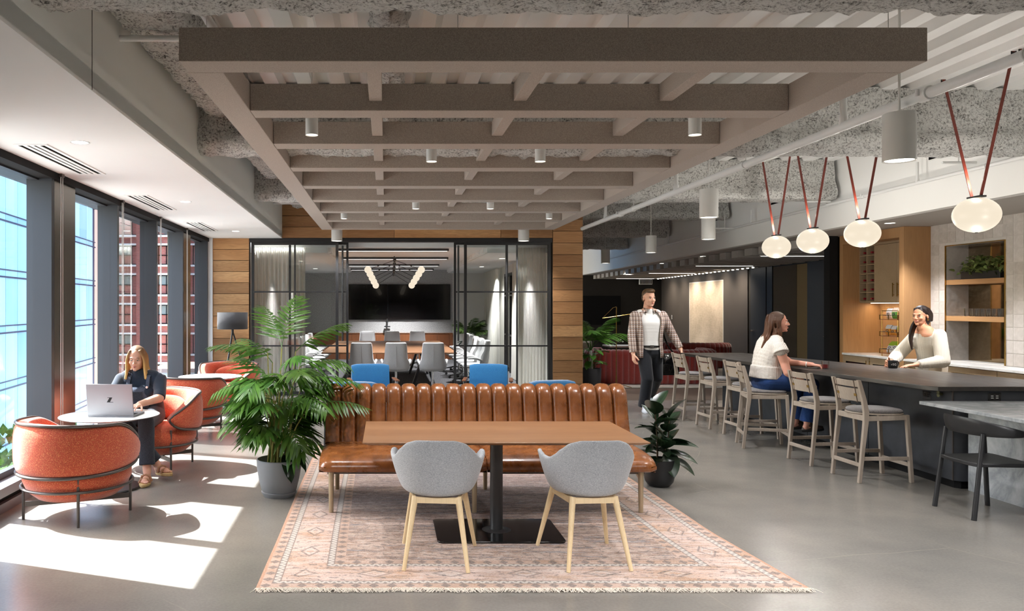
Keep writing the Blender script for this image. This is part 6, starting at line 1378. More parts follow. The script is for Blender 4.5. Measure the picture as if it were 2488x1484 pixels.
# ------------------------------------------------------------------ snack rack on the fridge counter
RX, RY, RZ = 7.36, 11.22, 0.9155
t = thing('snack_rack', 'three-tier brass wire rack of snack bags in the oak niche', 'rack', (RX, RY, RZ)); rw2, rd = 0.36, 0.26
for sx in (-1, 1):
    for sy in (-1, 1): MB().cyl((sx * rd / 2, sy * rw2 / 2, 0), (sx * rd / 2, sy * rw2 / 2, 0.66), 0.006, n=8).build('post', 'brass', t)
    MB().cyl((sx * rd / 2, -rw2 / 2, 0.66), (sx * rd / 2, rw2 / 2, 0.66), 0.005, n=8).build('top_rail', 'brass', t)
for z in (0.05, 0.30, 0.54):
    MB().box(-rd / 2 - 0.02, rd / 2, -rw2 / 2 - 0.02, rw2 / 2 + 0.02, z - 0.012, z).build('tray', 'walnut', t)
    MB().tube([(-rd / 2 - 0.02, -rw2 / 2 - 0.02, z + 0.055), (-rd / 2 - 0.02, rw2 / 2 + 0.02, z + 0.055), (rd / 2, rw2 / 2 + 0.02, z + 0.055), (rd / 2, -rw2 / 2 - 0.02, z + 0.055)], 0.0035, 6, closed=True).build('guard_rail', 'black_metal', t)
    for yy in (-rw2 / 2 - 0.02, 0, rw2 / 2 + 0.02): MB().box(-rd / 2 - 0.024, -rd / 2 - 0.018, yy - 0.008, yy + 0.008, z - 0.01, z + 0.06).build('clip', 'brass', t)
BAGC = {'white': c(226, 226, 228), 'lime': c(150, 190, 50), 'amber': c(206, 140, 60), 'brown': c(120, 74, 48), 'green': c(90, 140, 60), 'pink': c(230, 200, 180)}
for k_, v_ in BAGC.items(): M['bag_' + k_] = plain('bag_' + k_, v_, 0.35, spec=0.5, var=0.08, scale=14, bump=0.2, bscale=30)
def bag(label, x, y, z, w, h, top, bot, tilt):
    t = thing('snack_bag', label, 'snack bag', (RX + x, RY + y, RZ + z), 0, 'snack bags on the wire rack')
    rows = []
    for i in range(9):
        v = i / 8; th = 0.028 * math.sin(PI * v) ** 0.6; off = math.tan(tilt) * v * h; rows.append([(off - th, -w / 2 * (1 - 0.06 * math.sin(PI * v)), v * h), (off - th * 1.1, 0, v * h), (off - th, w / 2 * (1 - 0.06 * math.sin(PI * v)), v * h), (off + th, w / 2 * (1 - 0.06 * math.sin(PI * v)), v * h), (off + th, -w / 2 * (1 - 0.06 * math.sin(PI * v)), v * h)])
    MB().grid(rows[:6 if bot else 9], cv=True).build('pouch', 'bag_' + (bot or top), t, smooth=60)
    if bot: MB().grid(rows[5:], cv=True).build('top_band', 'bag_' + top, t, smooth=60)
    q = rows[3]; r_ = w * 0.2; off = math.tan(tilt) * 0.45 * h - 0.034
    MB().tube([(off + math.tan(tilt) * r_ * 0.6 * math.sin(a), r_ * math.cos(a), 0.45 * h + r_ * 0.6 * math.sin(a)) for a in [2 * PI * k / 16 for k in range(16)]], 0.004, 5, closed=True).build('emblem', 'pot_dark', t)
for i, (x, y, z, w, h, tp, bt, tl, lab) in enumerate([(-0.06, 0.125, 0.054, 0.115, 0.16, 'lime', 'white', 0.45, 'white snack bag with lime band, on the bottom tier beside the far post'), (-0.06, 0.0, 0.054, 0.115, 0.17, 'lime', 'white', 0.4, 'white snack bag with lime band, middle of the bottom tier'), (-0.06, -0.12, 0.054, 0.115, 0.15, 'green', 'white', 0.4, 'white snack bag with green band, on the bottom tier nearest the near post'),
        (-0.06, 0.13, 0.304, 0.12, 0.15, 'white', 'amber', 0.1, 'white and amber snack bag on the middle tier beside the far post'), (-0.06, 0.005, 0.304, 0.11, 0.14, 'white', 'amber', 0.1, 'amber bottomed snack bag in the middle of the middle tier'), (-0.06, -0.12, 0.304, 0.12, 0.14, 'green', 'brown', 0.15, 'brown snack bag with a green top on the middle tier'),
        (-0.05, 0.12, 0.544, 0.12, 0.15, 'white', 'pink', 0.05, 'pale pink and white snack bag on the top tier'), (-0.05, 0.0, 0.544, 0.11, 0.16, 'pink', 'green', 0.1, 'green snack bag with a pale top on the top tier'), (-0.05, -0.12, 0.544, 0.12, 0.15, 'pink', 'brown', 0.12, 'brown snack bag with a pale top on the top tier')]): bag(lab, x, y, z, w, h, tp, bt, tl)
# ------------------------------------------------------------------ people
def skinmat(name, col):
    g = G(name); f = g.noise(g.obj(), 14, 3)
    g.set(col=g.ramp(f, [(0.3, tuple(x * 0.9 for x in col[:3])), (0.7, col)]), rough=0.5, spec=0.35, sss=0.12)
    g.b.inputs['Subsurface Radius'].default_value = (0.02, 0.008, 0.004); g.b.inputs['Subsurface Scale'].default_value = 0.5; return g.m
M['skin_fair'] = skinmat('skin_fair', c(228, 176, 150)); M['skin_rosy'] = skinmat('skin_rosy', c(226, 164, 142)); M['skin_tan'] = skinmat('skin_tan', c(214, 154, 122))
M['lip'] = plain('lip', c(186, 98, 92), 0.4); M['eye_white'] = plain('eye_white', c(230, 226, 220), 0.3); M['iris'] = plain('iris', c(50, 40, 34), 0.2); M['teeth'] = plain('teeth', c(236, 232, 226), 0.3)
def hairmat(name, stops, lo, hi):
    g = G(name); p = g.obj(); z = g.sep(p)[2]; n = g.noise(g.map(p, (220, 220, 9)), 1.0, 3, 0.6)
    f = g.math('DIVIDE', g.math('SUBTRACT', z, lo), hi - lo); col = g.ramp(f, stops)
    g.set(col=g.mix(0.55, col, g.ramp(n, [(0.35, tuple(x * 0.35 for x in stops[0][1][:3])), (0.65, stops[-1][1])]), 'SOFT_LIGHT'), rough=0.42, spec=0.4); g.bump(n, 0.5, 0.004); return g.m
def xf(prims, T):
    R = T.to_3x3(); out = []
    for q in prims:
        if q[0] == 'ell': out.append(('ell', T @ Vector(q[1]), q[2], R @ (q[3] if len(q) > 3 and q[3] is not None else Matrix.Identity(3))))
        else: out.append((q[0], T @ Vector(q[1]), T @ Vector(q[2]), q[3], q[4]))
    return out
def grow(prims, d):
    return [(q[0], q[1], tuple(r + d for r in q[2]), q[3] if len(q) > 3 else None) if q[0] == 'ell' else (q[0], q[1], q[2], q[3] + d, q[4] + d) for q in prims]
def blend_mesh(name, prims, voxel, mat, smooth=4):
    """one continuous skin over overlapping tapered limbs and ellipsoids"""
    mb = MB()
    for q in prims:
        if q[0] == 'ell': mb.ell(q[1], q[2], q[3] if len(q) > 3 else None, 24, 14)
        elif q[0] == 'cone': mb.tube([q[1], q[2]], [q[3], q[4]], 22)
        else:
            a, b, r0, r1 = Vector(q[1]), Vector(q[2]), q[3], q[4]; d = (b - a)
            if d.length < 1e-6: mb.ell(a, (r0,) * 3, None, 18, 12); continue
            d.normalize(); P = []; R = []
            for k in range(6): an = PI / 2 * (1 - k / 5); P.append(a - d * (r0 * math.sin(an))); R.append(max(1e-4, r0 * math.cos(an)))
            for k in range(6): an = PI / 2 * k / 5; P.append(b + d * (r1 * math.sin(an))); R.append(max(1e-4, r1 * math.cos(an)))
            mb.tube(P, R, 18)
    me = bpy.data.meshes.new('tmp'); me.from_pydata(mb.v, [], mb.f); bm = bmesh.new(); bm.from_mesh(me); bmesh.ops.recalc_face_normals(bm, faces=bm.faces); bm.to_mesh(me); bm.free()
    o = bpy.data.objects.new('tmp', me); COL.objects.link(o)
    m = o.modifiers.new('r', 'REMESH'); m.mode = 'VOXEL'; m.voxel_size = voxel
    m = o.modifiers.new('s', 'SMOOTH'); m.factor = 0.5; m.iterations = smooth
    dg = bpy.context.evaluated_depsgraph_get(); out = bpy.data.meshes.new_from_object(o.evaluated_get(dg)); bpy.data.objects.remove(o); bpy.data.meshes.remove(me)
    out.name = name
    for p in out.polygons: p.use_smooth = True
    out.materials.clear(); out.materials.append(M[mat] if isinstance(mat, str) else mat); return out
def head_prims(s=1.0, jaw=1.0):
    L = [('ell', (0, 0.014, 0.036), (0.074, 0.094, 0.084)), ('ell', (0, -0.026, -0.025), (0.063 * jaw, 0.064, 0.084)), ('ell', (0, -0.036, -0.074), (0.049 * jaw, 0.046, 0.042)), ('ell', (0, -0.074, -0.1), (0.020 * jaw, 0.016, 0.016)),
         ('cap', (0, -0.088, 0.006), (0, -0.108, -0.030), 0.0075, 0.0115), ('ell', (0.010, -0.098, -0.036), (0.009, 0.010, 0.008)), ('ell', (-0.010, -0.098, -0.036), (0.009, 0.010, 0.008)),
         ('cap', (-0.034, -0.078, 0.020), (0.034, -0.078, 0.020), 0.011, 0.011), ('ell', (0.036, -0.062, -0.028), (0.024, 0.022, 0.022)), ('ell', (-0.036, -0.062, -0.028), (0.024, 0.022, 0.022)),
         ('ell', (0, -0.085, -0.060), (0.024, 0.012, 0.008)), ('ell', (0, -0.083, -0.072), (0.020, 0.012, 0.008)),
         ('ell', (0.076, 0.012, -0.008), (0.009, 0.017, 0.029)), ('ell', (-0.076, 0.012, -0.008), (0.009, 0.017, 0.029)), ('cap', (0, 0.022, -0.05), (0, 0.040, -0.155), 0.052, 0.055)]
    return xf(L, Matrix.Scale(s, 4)) if s == 1 else [(('ell', Vector(q[1]) * s, tuple(r * s for r in q[2]), None) if q[0] == 'ell' else (q[0], Vector(q[1]) * s, Vector(q[2]) * s, q[3] * s, q[4] * s)) for q in L]
def face(person, T, brow, s=1.0, smile=False, down=False):
    def put(name, mb, mat):
        o = mb.build(name, mat, person, smooth=60); o.matrix_local = T; return o
    for e in (-1, 1):
        x = 0.031 * e * s
        ey = put('eye', MB().ell((x, -0.0755 * s, -0.001 * s), (0.0135 * s, 0.012 * s, (0.0045 if down else 0.0075) * s), nu=14, nv=8), 'eye_white')
        ir = MB().ell((x, -0.0848 * s, (-0.003 if down else -0.001) * s), (0.006 * s, 0.004 * s, (0.003 if down else 0.006) * s), nu=10, nv=6).build('iris', 'iris', ey)
        put('eyebrow', MB().tube([(x - 0.018 * s, -0.0835 * s + (0.004 if e < 0 else 0), 0.0195 * s), (x, -0.0895 * s, 0.024 * s), (x + 0.018 * s, -0.0835 * s + (0.004 if e > 0 else 0), 0.0195 * s)], [0.0022 * s, 0.003 * s, 0.0022 * s], 6), brow)
        put('upper_lid', MB().tube([(x - 0.0145 * s, -0.079 * s, 0.002 * s), (x, -0.0885 * s, (0.0015 if down else 0.0075) * s), (x + 0.0145 * s, -0.079 * s, 0.002 * s)], 0.002 * s, 6), brow)
    w = 0.024 if smile else 0.021; k = 0.006 if smile else 0.0
    put('lips', MB().tube([(-w * s, -0.083 * s, (-0.062 + k) * s), (-0.008 * s, -0.0965 * s, -0.0605 * s), (0, -0.0975 * s, -0.062 * s), (0.008 * s, -0.0965 * s, -0.0605 * s), (w * s, -0.083 * s, (-0.062 + k) * s)], [0.002 * s, 0.0038 * s, 0.0036 * s, 0.0038 * s, 0.002 * s], 8).tube([(-w * s, -0.083 * s, (-0.063 + k) * s), (0, -0.0955 * s, (-0.0735 - k * 0.3) * s), (w * s, -0.083 * s, (-0.063 + k) * s)], [0.002 * s, 0.0046 * s, 0.002 * s], 8), 'lip')
    if smile: put('teeth', MB().tube([(-0.016 * s, -0.087 * s, -0.063 * s), (0, -0.096 * s, -0.0665 * s), (0.016 * s, -0.087 * s, -0.063 * s)], 0.0034 * s, 6), 'teeth')
def hand_prims(w, d, n, thumb, curl=0.35, s=1.0, spread=0.06):
    """w wrist, d pointing to the fingertips, n out of the palm, thumb = sign of the side the thumb leaves from"""
    w = Vector(w); d = Vector(d).normalized(); n = Vector(n); n = (n - d * n.dot(d)).normalized(); e = d.cross(n) * thumb; L = []
    for k in (-1, -0.33, 0.33, 1): L.append(('cap', w + e * 0.016 * k * s, w + d * 0.082 * s + e * 0.032 * k * s, 0.0155 * s, 0.0135 * s))
    for k, (off, ln) in enumerate(((0.034, 0.070), (0.0115, 0.078), (-0.0115, 0.072), (-0.033, 0.056))):
        p = w + d * (0.084 - abs(off) * 0.12) * s + e * off * s; dd = (d + e * (off / 0.034) * spread).normalized(); r = 0.0088 * s
        for f in (0.45, 0.31, 0.26):
            dd = (Matrix.Rotation(curl * (0.8 if f == 0.45 else 1.1), 3, d.cross(n)) @ dd).normalized() if True else dd
            q = p + dd * ln * f * s; L.append(('cap', p, q, r, r * 0.9)); p = q; r *= 0.9
    p = w + d * 0.022 * s + e * 0.024 * s; dd = (d * 0.62 + e * 0.72 + n * 0.28).normalized(); r = 0.0125 * s
    for ln in (0.042, 0.034, 0.027):
        q = p + dd * ln * s; L.append(('cap', p, q, r, r * 0.88)); p = q; r *= 0.88; dd = (dd + d * 0.35 + n * 0.12).normalized()
    return L
def limb(*pr): return [('cap', a[0], b[0], a[1], b[1]) for a, b in zip(pr, pr[1:])]
def torso(levels, right):
    """levels = (centre, half width, radius)"""
    right = Vector(right).normalized(); L = []
    for k, (c0, w0, r0) in enumerate(levels):
        c0 = Vector(c0); L.append(('cap', c0 - right * (w0 - r0), c0 + right * (w0 - r0), r0, r0))
        if k + 1 < len(levels):
            c1, w1, r1 = levels[k + 1]; c1 = Vector(c1)
            for f in (0.33, 0.67): w = w0 + (w1 - w0) * f; r = r0 + (r1 - r0) * f; m = c0.lerp(c1, f); L.append(('cap', m - right * (w - r), m + right * (w - r), r, r))
    return L
def shoe(person, name, heel, d, mat, sole, ln=0.25, open_=False):
    heel = Vector(heel); d = Vector(d).normalized(); e = Vector((-d.y, d.x, 0)).normalized(); up = d.cross(e) if d.cross(e).z > 0 else -d.cross(e)
    def ringp(h, g): return [heel + d * (ln * 0.5 + (ln / 2 + g) * math.cos(a)) + e * ((0.036 + g + 0.010 * (math.cos(a) > 0)) * math.sin(a)) + up * h for a in [2 * PI * k / 28 for k in range(28)]]
    sm = MB().grid([ringp(0.0, 0.0), ringp(0.006, 0.005), ringp(0.024, 0.005), ringp(0.028, 0.0)], cv=True); sm.f.append(tuple(range(28))[::-1]); sm.f.append(tuple(range(84, 112)))
    if open_:
        sh = sm.build(name, sole, person)
        for f, h in ((0.62, 0.062), (0.36, 0.085)): MB().tube([heel + d * ln * f + e * 0.05 + up * 0.026, heel + d * ln * f + e * 0.036 + up * h * 0.85, heel + d * ln * f + up * h, heel + d * ln * f - e * 0.036 + up * h * 0.85, heel + d * ln * f - e * 0.05 + up * 0.026], 0.012, 8).build('strap', mat, sh)
        MB().tube([heel + d * ln * 0.3 + e * 0.045 + up * 0.03, heel + d * 0.0 + e * 0.02 + up * 0.06, heel + d * 0.0 - e * 0.02 + up * 0.06, heel + d * ln * 0.3 - e * 0.045 + up * 0.03], 0.008, 8).build('strap', mat, sh)
    else:
        sh = sm.build(name, sole, person)
        MB().grid([ringp(0.026, 0.002), ringp(0.05, -0.004)] + [[heel + d * (ln * 0.42 + (ln * 0.40 - k * 0.03) * math.cos(a)) + e * ((0.036 - 0.003 * k) * math.sin(a)) + up * (0.05 + 0.018 * k + 0.012 * k * (math.cos(a) < 0)) for a in [2 * PI * j / 28 for j in range(28)]] for k in (1, 2)], cv=True).build('upper', mat, sh)
    return sh
def foot_prims(ankle, heel, d):
    ankle = Vector(ankle); heel = Vector(heel); d = Vector(d).normalized(); e = Vector((-d.y, d.x, 0)).normalized(); L = [('cap', ankle, heel + d * 0.04 + Vector((0, 0, 0.045)), 0.036, 0.032), ('cap', heel + d * 0.04 + Vector((0, 0, 0.05)), heel + d * 0.16 + Vector((0, 0, 0.042)), 0.034, 0.028)]
    for k in range(5): q = heel + d * (0.17 - 0.008 * abs(k - 1)) + e * (0.03 - 0.015 * k) + Vector((0, 0, 0.037)); L.append(('cap', q, q + d * (0.045 - 0.005 * k), 0.0105 - 0.0008 * k, 0.009 - 0.0008 * k))
    return L
V = Vector
def headT(pos, yaw, pitch=0, roll=0): return Matrix.Translation(V(pos)) @ Matrix.Rotation(math.radians(yaw), 4, 'Z') @ Matrix.Rotation(math.radians(pitch), 4, 'X') @ Matrix.Rotation(math.radians(roll), 4, 'Y')
def add_part(name, me, person): return piece(name, me, (0, 0, 0), person)
def strands(T, locks, r0=0.016, s=1.0):
    """hair locks: lists of points in head space"""
    L = []
    for pts, ra, rb in locks:
        P = [T @ (V(p) * s) for p in spline(pts, 3)]; n = len(P)
        L += [('cap', P[i], P[i + 1], ra + (rb - ra) * i / n, ra + (rb - ra) * (i + 1) / n) for i in range(n - 1)]
    return L
CAP = [('ell', (0, 0.025, 0.047), (0.080, 0.096, 0.081)), ('ell', (0, 0.045, 0.0), (0.079, 0.080, 0.09))]
def denim(name, a, b): return fabric(name, a, b, scale=420, bump=0.15, sheen=0.1, stretch=(1, 1, 0.3))

# ---- woman at the laptop, in the second barrel chair, facing the camera
B0 = V((-2.46, 7.9, 0)); p = thing('person', 'woman with long blonde hair in dark shirt and denim dungarees working on the laptop', 'person', B0)
T1 = headT((-0.055, -0.02, 1.118), 4, 10)
tor = [((0, 0.10, 0.545), 0.175, 0.115), ((0.0, 0.10, 0.62), 0.165, 0.112), ((-0.01, 0.08, 0.70), 0.160, 0.108), ((-0.02, 0.06, 0.79), 0.175, 0.105), ((-0.03, 0.05, 0.87), 0.195, 0.085), ((-0.035, 0.045, 0.925), 0.19, 0.062), ((-0.04, 0.045, 0.965), 0.085, 0.05)]
R1, L1 = V((-0.225, 0.03, 0.90)), V((0.165, 0.04, 0.90))
bust = [('ell', (-0.10, -0.035, 0.79), (0.07, 0.055, 0.065)), ('ell', (0.05, -0.035, 0.79), (0.07, 0.055, 0.065))]
armR = limb((R1, 0.056), (V((-0.27, -0.12, 0.735)), 0.046), (V((-0.20, -0.52, 0.715)), 0.029)); armL = limb((L1, 0.056), (V((0.215, -0.16, 0.735)), 0.047), (V((0.125, -0.50, 0.715)), 0.029))
hip = [V((-0.09, 0.08, 0.535)), V((0.10, 0.08, 0.535))]
kR, aR = V((-0.03, -0.52, 0.545)), V((0.27, -0.42, 0.13)); kL, aL = V((0.19, -0.50, 0.545)), V((0.235, -0.62, 0.10))
legs = limb((hip[0], 0.095), (kR, 0.062), (aR, 0.038)) + limb((hip[1], 0.095), (kL, 0.062), (aL, 0.038))
hR = hand_prims((-0.20, -0.52, 0.712), (0.30, -1, -0.08), (0, 0, -1), -1, 0.28); hL = hand_prims((0.125, -0.50, 0.712), (-0.28, -1, -0.1), (0, 0, -1), 1, 0.28)
f1h, f1d = V((0.235, -0.60, 0.004)), V((0.12, -1, 0)); f2h, f2d = V((0.26, -0.40, 0.035)), V((0.75, -0.66, 0.06))
bm_ = blend_mesh('body', torso(tor, (1, 0.02, 0)) + armR + armL + legs + hR + hL + xf(head_prims(), T1) + foot_prims(aL, f1h + V((0, 0, 0.0)), f1d) + foot_prims(aR, f2h, f2d), 0.0045, 'skin_fair', 4); add_part('body', bm_, p)
face(p, T1, 'hair_brown' if 'hair_brown' in M else 'stem_brown', down=True)
M['shirt_navy'] = fabric('shirt_navy', c(36, 44, 56), c(48, 58, 72), scale=300, bump=0.1); M['denim_black'] = denim('denim_black', c(38, 40, 46), c(62, 66, 74)); M['denim_grey'] = denim('denim_grey', c(52, 58, 70), c(92, 100, 116))
sleeve = [('cap', R1, V((-0.265, -0.095, 0.765)), 0.068, 0.060), ('cone', V((-0.262, -0.09, 0.77)), V((-0.27, -0.115, 0.735)), 0.061, 0.062), ('cap', L1, V((0.21, -0.12, 0.77)), 0.068, 0.060), ('cone', V((0.207, -0.115, 0.775)), V((0.213, -0.155, 0.735)), 0.061, 0.062)]
add_part('shirt', blend_mesh('shirt', grow(torso(tor[:6], (1, 0.02, 0)), 0.012) + grow(bust, 0.01) + sleeve + [('cone', V((-0.042, 0.035, 0.94)), V((-0.048, 0.02, 1.012)), 0.075, 0.062)], 0.007, 'shirt_navy', 5), p)
add_part('trousers', blend_mesh('trousers', grow(legs[:1] + legs[2:3], 0.012) + [('cap', kR, V((0.20, -0.445, 0.24)), 0.076, 0.07), ('cone', V((0.20, -0.445, 0.24)), V((0.255, -0.43, 0.16)), 0.068, 0.072), ('cap', kL, V((0.225, -0.59, 0.27)), 0.078, 0.068), ('cone', V((0.225, -0.59, 0.27)), V((0.234, -0.615, 0.165)), 0.068, 0.074)] + grow(torso(tor[:3], (1, 0.02, 0)), 0.02), 0.007, 'denim_black', 5), p)
bib = MB(); rows = []
for i in range(9):
    u = -1 + 2 * i / 8; rows.append([(-0.02 + u * 0.105, -0.088 + 0.02 * u * u - (0.022 * (1 - u * u) if z > 0.7 else 0), z) for z in (0.62, 0.68, 0.74, 0.79, 0.835)])
dun = bib.grid(rows).build('bib', 'denim_grey', p, solid=(0.006, 1)); MB().box(-0.065, 0.03, -0.122, -0.116, 0.70, 0.79).build('pocket', 'denim_black', dun)
for sx in (-1, 1):
    x = -0.025 + sx * 0.10; MB().bar((x, -0.092, 0.83), (x * 0.95, -0.045, 0.93), 0.034, 0.006, up=(0, -1, 0.5)).bar((x * 0.95, -0.045, 0.93), (x * 0.9, 0.04, 0.985), 0.034, 0.006, up=(0, -0.5, 1)).build('strap', 'denim_grey', p); MB().cyl((x, -0.106, 0.835), (x, -0.099, 0.835), 0.012, n=12).build('button', 'chrome', p)
M['hair_blonde'] = hairmat('hair_blonde', [(0.0, c(232, 200, 142)), (0.45, c(214, 178, 118)), (0.8, c(158, 126, 90)), (1.0, c(118, 94, 72))], 0.90, 1.24); M['hair_brown'] = M['hair_blonde']
lk = []
for sx in (-1, 1):
    for k in range(5):
        y = -0.045 + 0.035 * k; lk.append(([(0.050 * sx, -0.046 + 0.028 * k, 0.085), (0.083 * sx, y, 0.0), (0.088 * sx, y - 0.005, -0.10), ((0.098 + 0.008 * k) * sx, y - 0.02, -0.19 - 0.01 * k)], 0.013, 0.014))
add_part('hair', blend_mesh('hair', xf(CAP, T1) + strands(T1, lk) + xf([('cap', (0, 0.07, 0.0), (0, 0.075, -0.16), 0.075, 0.06)], T1), 0.005, 'hair_blonde', 4), p)
M['tan_strap'] = plain('tan_strap', c(164, 120, 88), 0.6); M['cork'] = plain('cork', c(200, 170, 116), 0.8, var=0.15, scale=60)
shoe(p, 'sandal', f1h, f1d, 'tan_strap', 'cork', 0.245, True); shoe(p, 'sandal', f2h, f2d, 'tan_strap', 'cork', 0.245, True)

# ---- man walking towards the bar with a bag
B0 = V((4.10, 12.2, 0)); p = thing('person', 'man in open plaid shirt and black trousers walking past, black bag on his shoulder', 'person', B0)
S2 = 1.13; T2 = headT((-0.005, -0.02, 1.765), 14, 2)
tor = [((0.01, 0.0, 0.99), 0.175, 0.115), ((0.0, 0.0, 1.10), 0.165, 0.108), ((0.0, 0.0, 1.22), 0.175, 0.11), ((0.0, 0.0, 1.36), 0.205, 0.115), ((0.0, 0.01, 1.46), 0.215, 0.085), ((0.0, 0.015, 1.525), 0.19, 0.06), ((0.0, 0.01, 1.57), 0.085, 0.055)]
sR, sL = V((-0.215, 0.01, 1.49)), V((0.215, 0.01, 1.49)); eR, wR = V((-0.275, -0.02, 1.17)), V((-0.275, -0.10, 0.90)); eL, wL = V((0.375, 0.03, 1.20)), V((0.475, -0.06, 0.97))
arms = limb((sR, 0.058), (eR, 0.044), (wR, 0.031)) + limb((sL, 0.058), (eL, 0.044), (wL, 0.031))
h0, h1 = V((-0.09, 0, 0.96)), V((0.10, 0, 0.96)); kR, aR = V((-0.07, -0.14, 0.52)), V((-0.085, -0.02, 0.10)); kL, aL = V((0.13, 0.02, 0.53)), V((0.145, 0.36, 0.24))
legs = limb((h0, 0.095), (kR, 0.062), (aR, 0.042)) + limb((h1, 0.095), (kL, 0.062), (aL, 0.042))
add_part('body', blend_mesh('body', torso(tor, (1, 0, 0)) + arms + legs + hand_prims(wR, (0.05, -0.2, -1), (1, 0.1, 0), 1, 0.35, 1.12) + hand_prims(wL, (0.28, -0.25, -1), (-0.8, 0.2, -0.2), -1, 0.55, 1.12) + xf(head_prims(S2, 1.08), T2) + foot_prims(aR, V((-0.09, -0.02, 0)), (-0.1, -1, 0)), 0.0055, 'skin_fair', 4), p)
M['hair_man'] = hairmat('hair_man', [(0.0, c(92, 72, 54)), (1.0, c(122, 98, 72))], 1.7, 1.92)
face(p, T2, 'hair_man', S2)
add_part('hair', blend_mesh('hair', xf([('ell', V((0, 0.03, 0.055)) * S2, (0.086, 0.104, 0.088)), ('ell', V((0, -0.035, 0.098)) * S2, (0.07, 0.062, 0.04)), ('ell', V((0, 0.058, 0.0)) * S2, (0.082, 0.075, 0.08))], T2), 0.006, 'hair_man', 2), p)
M['tee_white'] = fabric('tee_white', c(214, 212, 208), c(230, 228, 224), scale=300, bump=0.08); M['trouser_black'] = fabric('trouser_black', c(26, 27, 31), c(38, 40, 46), scale=300, bump=0.1)
g = G('plaid'); q = g.obj(); sx_ = g.sep(q)
def stripe(v, per, w, ph=0.0): return g.math('LESS_THAN', g.math('ABSOLUTE', g.math('SUBTRACT', g.math('FRACT', g.math('ADD', g.math('DIVIDE', v, per), ph)), 0.5)), w)
colp = g.mix(g.math('MULTIPLY', stripe(sx_[2], 0.032, 0.22), 0.75), c(150, 122, 104), c(206, 198, 192)); colp = g.mix(g.math('MULTIPLY', stripe(sx_[0], 0.038, 0.13), 0.6), colp, c(212, 204, 198)); colp = g.mix(g.math('MULTIPLY', stripe(sx_[0], 0.038, 0.16, 0.5), 0.5), colp, c(92, 72, 66)); colp = g.mix(g.math('MULTIPLY', stripe(sx_[2], 0.064, 0.09, 0.3), 0.6), colp, c(84, 76, 84))
g.set(col=colp, rough=0.9, spec=0.1); M['plaid'] = g.m
add_part('shirt', blend_mesh('shirt', grow(torso(tor[:6], (1, 0, 0)), 0.008) + [('cone', V((0, 0.005, 1.54)), V((0, -0.005, 1.60)), 0.075, 0.066)], 0.009, 'tee_white', 5), p)
add_part('trousers', blend_mesh('trousers', torso([((0.01, 0, 0.92), 0.19, 0.122), ((0.005, 0, 0.95), 0.186, 0.12)], (1, 0, 0)) + [('cap', h0, kR, 0.112, 0.092), ('cap', kR, V((-0.082, -0.04, 0.16)), 0.09, 0.085), ('cone', V((-0.082, -0.04, 0.18)), V((-0.085, -0.02, 0.075)), 0.086, 0.09), ('cap', h1, kL, 0.112, 0.092), ('cap', kL, V((0.143, 0.32, 0.27)), 0.09, 0.082), ('cone', V((0.142, 0.3, 0.29)), V((0.146, 0.38, 0.21)), 0.083, 0.088)], 0.009, 'trouser_black', 5), p)
# open shirt: a shell round the back and sides, two hanging fronts, sleeves, collar
rows = []
for i in range(41):
    th = math.radians(-148 + 296 * i / 40); ca, sa = math.cos(th), math.sin(th); row = []
    for z, wx, wy in ((0.84, 0.215, 0.155), (0.92, 0.212, 0.152), (1.02, 0.20, 0.145), (1.12, 0.198, 0.14), (1.24, 0.208, 0.145), (1.36, 0.23, 0.148), (1.46, 0.238, 0.125), (1.535, 0.17, 0.095), (1.575, 0.10, 0.085)):
        zz = z + (0.07 if z < 0.9 and abs(sa) > 0.9 else 0); row.append((wx * math.copysign(abs(sa) ** 0.75, sa), wy * math.copysign(abs(ca) ** 0.8, ca), zz))
    rows.append(row)
ov = MB().grid(rows).build('overshirt', 'plaid', p, smooth=80, solid=(0.007, 1))
add_part('sleeve', blend_mesh('sleeve', [('cap', sR, eR, 0.078, 0.066), ('cap', eR, V((-0.275, -0.075, 0.985)), 0.066, 0.058), ('cone', V((-0.275, -0.075, 0.985)), V((-0.275, -0.095, 0.925)), 0.057, 0.056)], 0.009, 'plaid', 4), p)
add_part('sleeve', blend_mesh('sleeve', [('cap', sL, eL, 0.078, 0.066), ('cap', eL, V((0.445, -0.03, 1.04)), 0.066, 0.056), ('cone', V((0.445, -0.03, 1.04)), V((0.468, -0.05, 0.99)), 0.055, 0.054)], 0.009, 'plaid', 4), p)
rows = []
for i in range(25):
    th = math.radians(-150 + 300 * i / 24); rows.append([(r_ * math.sin(th), 0.012 + r_ * 0.9 * math.cos(th) - (0.012 if z_ < 1.58 else 0), z_ - 0.03 * (1 - math.cos(th)) * 0.5) for r_, z_ in ((0.074, 1.63), (0.090, 1.615), (0.112, 1.56))])
MB().grid(rows).build('collar', 'plaid', p, smooth=60, solid=(0.005, 0))
MB().tube([(0.183 * math.cos(a), 0.127 * math.sin(a), 1.015) for a in [2 * PI * k / 32 for k in range(32)]], 0.018, 8, closed=True).build('belt', 'gloss_black', p); MB().box(-0.03, 0.03, -0.152, -0.143, 0.992, 1.038).build('buckle', 'chrome', p)
M['shoe_white'] = plain('shoe_white', c(216, 220, 226), 0.5)
shoe(p, 'shoe', (-0.09, -0.0, 0.0), (-0.12, -1, 0), 'shoe_white', 'shoe_white', 0.29); shoe(p, 'shoe', (0.145, 0.40, 0.15), (0.02, -0.55, -0.62), 'shoe_white', 'shoe_white', 0.29)
bg_ = thing('shoulder_bag', 'soft black leather bag hanging from the walking man', 'bag', B0 + V((0.33, 0.06, 0.56)))
rows = []
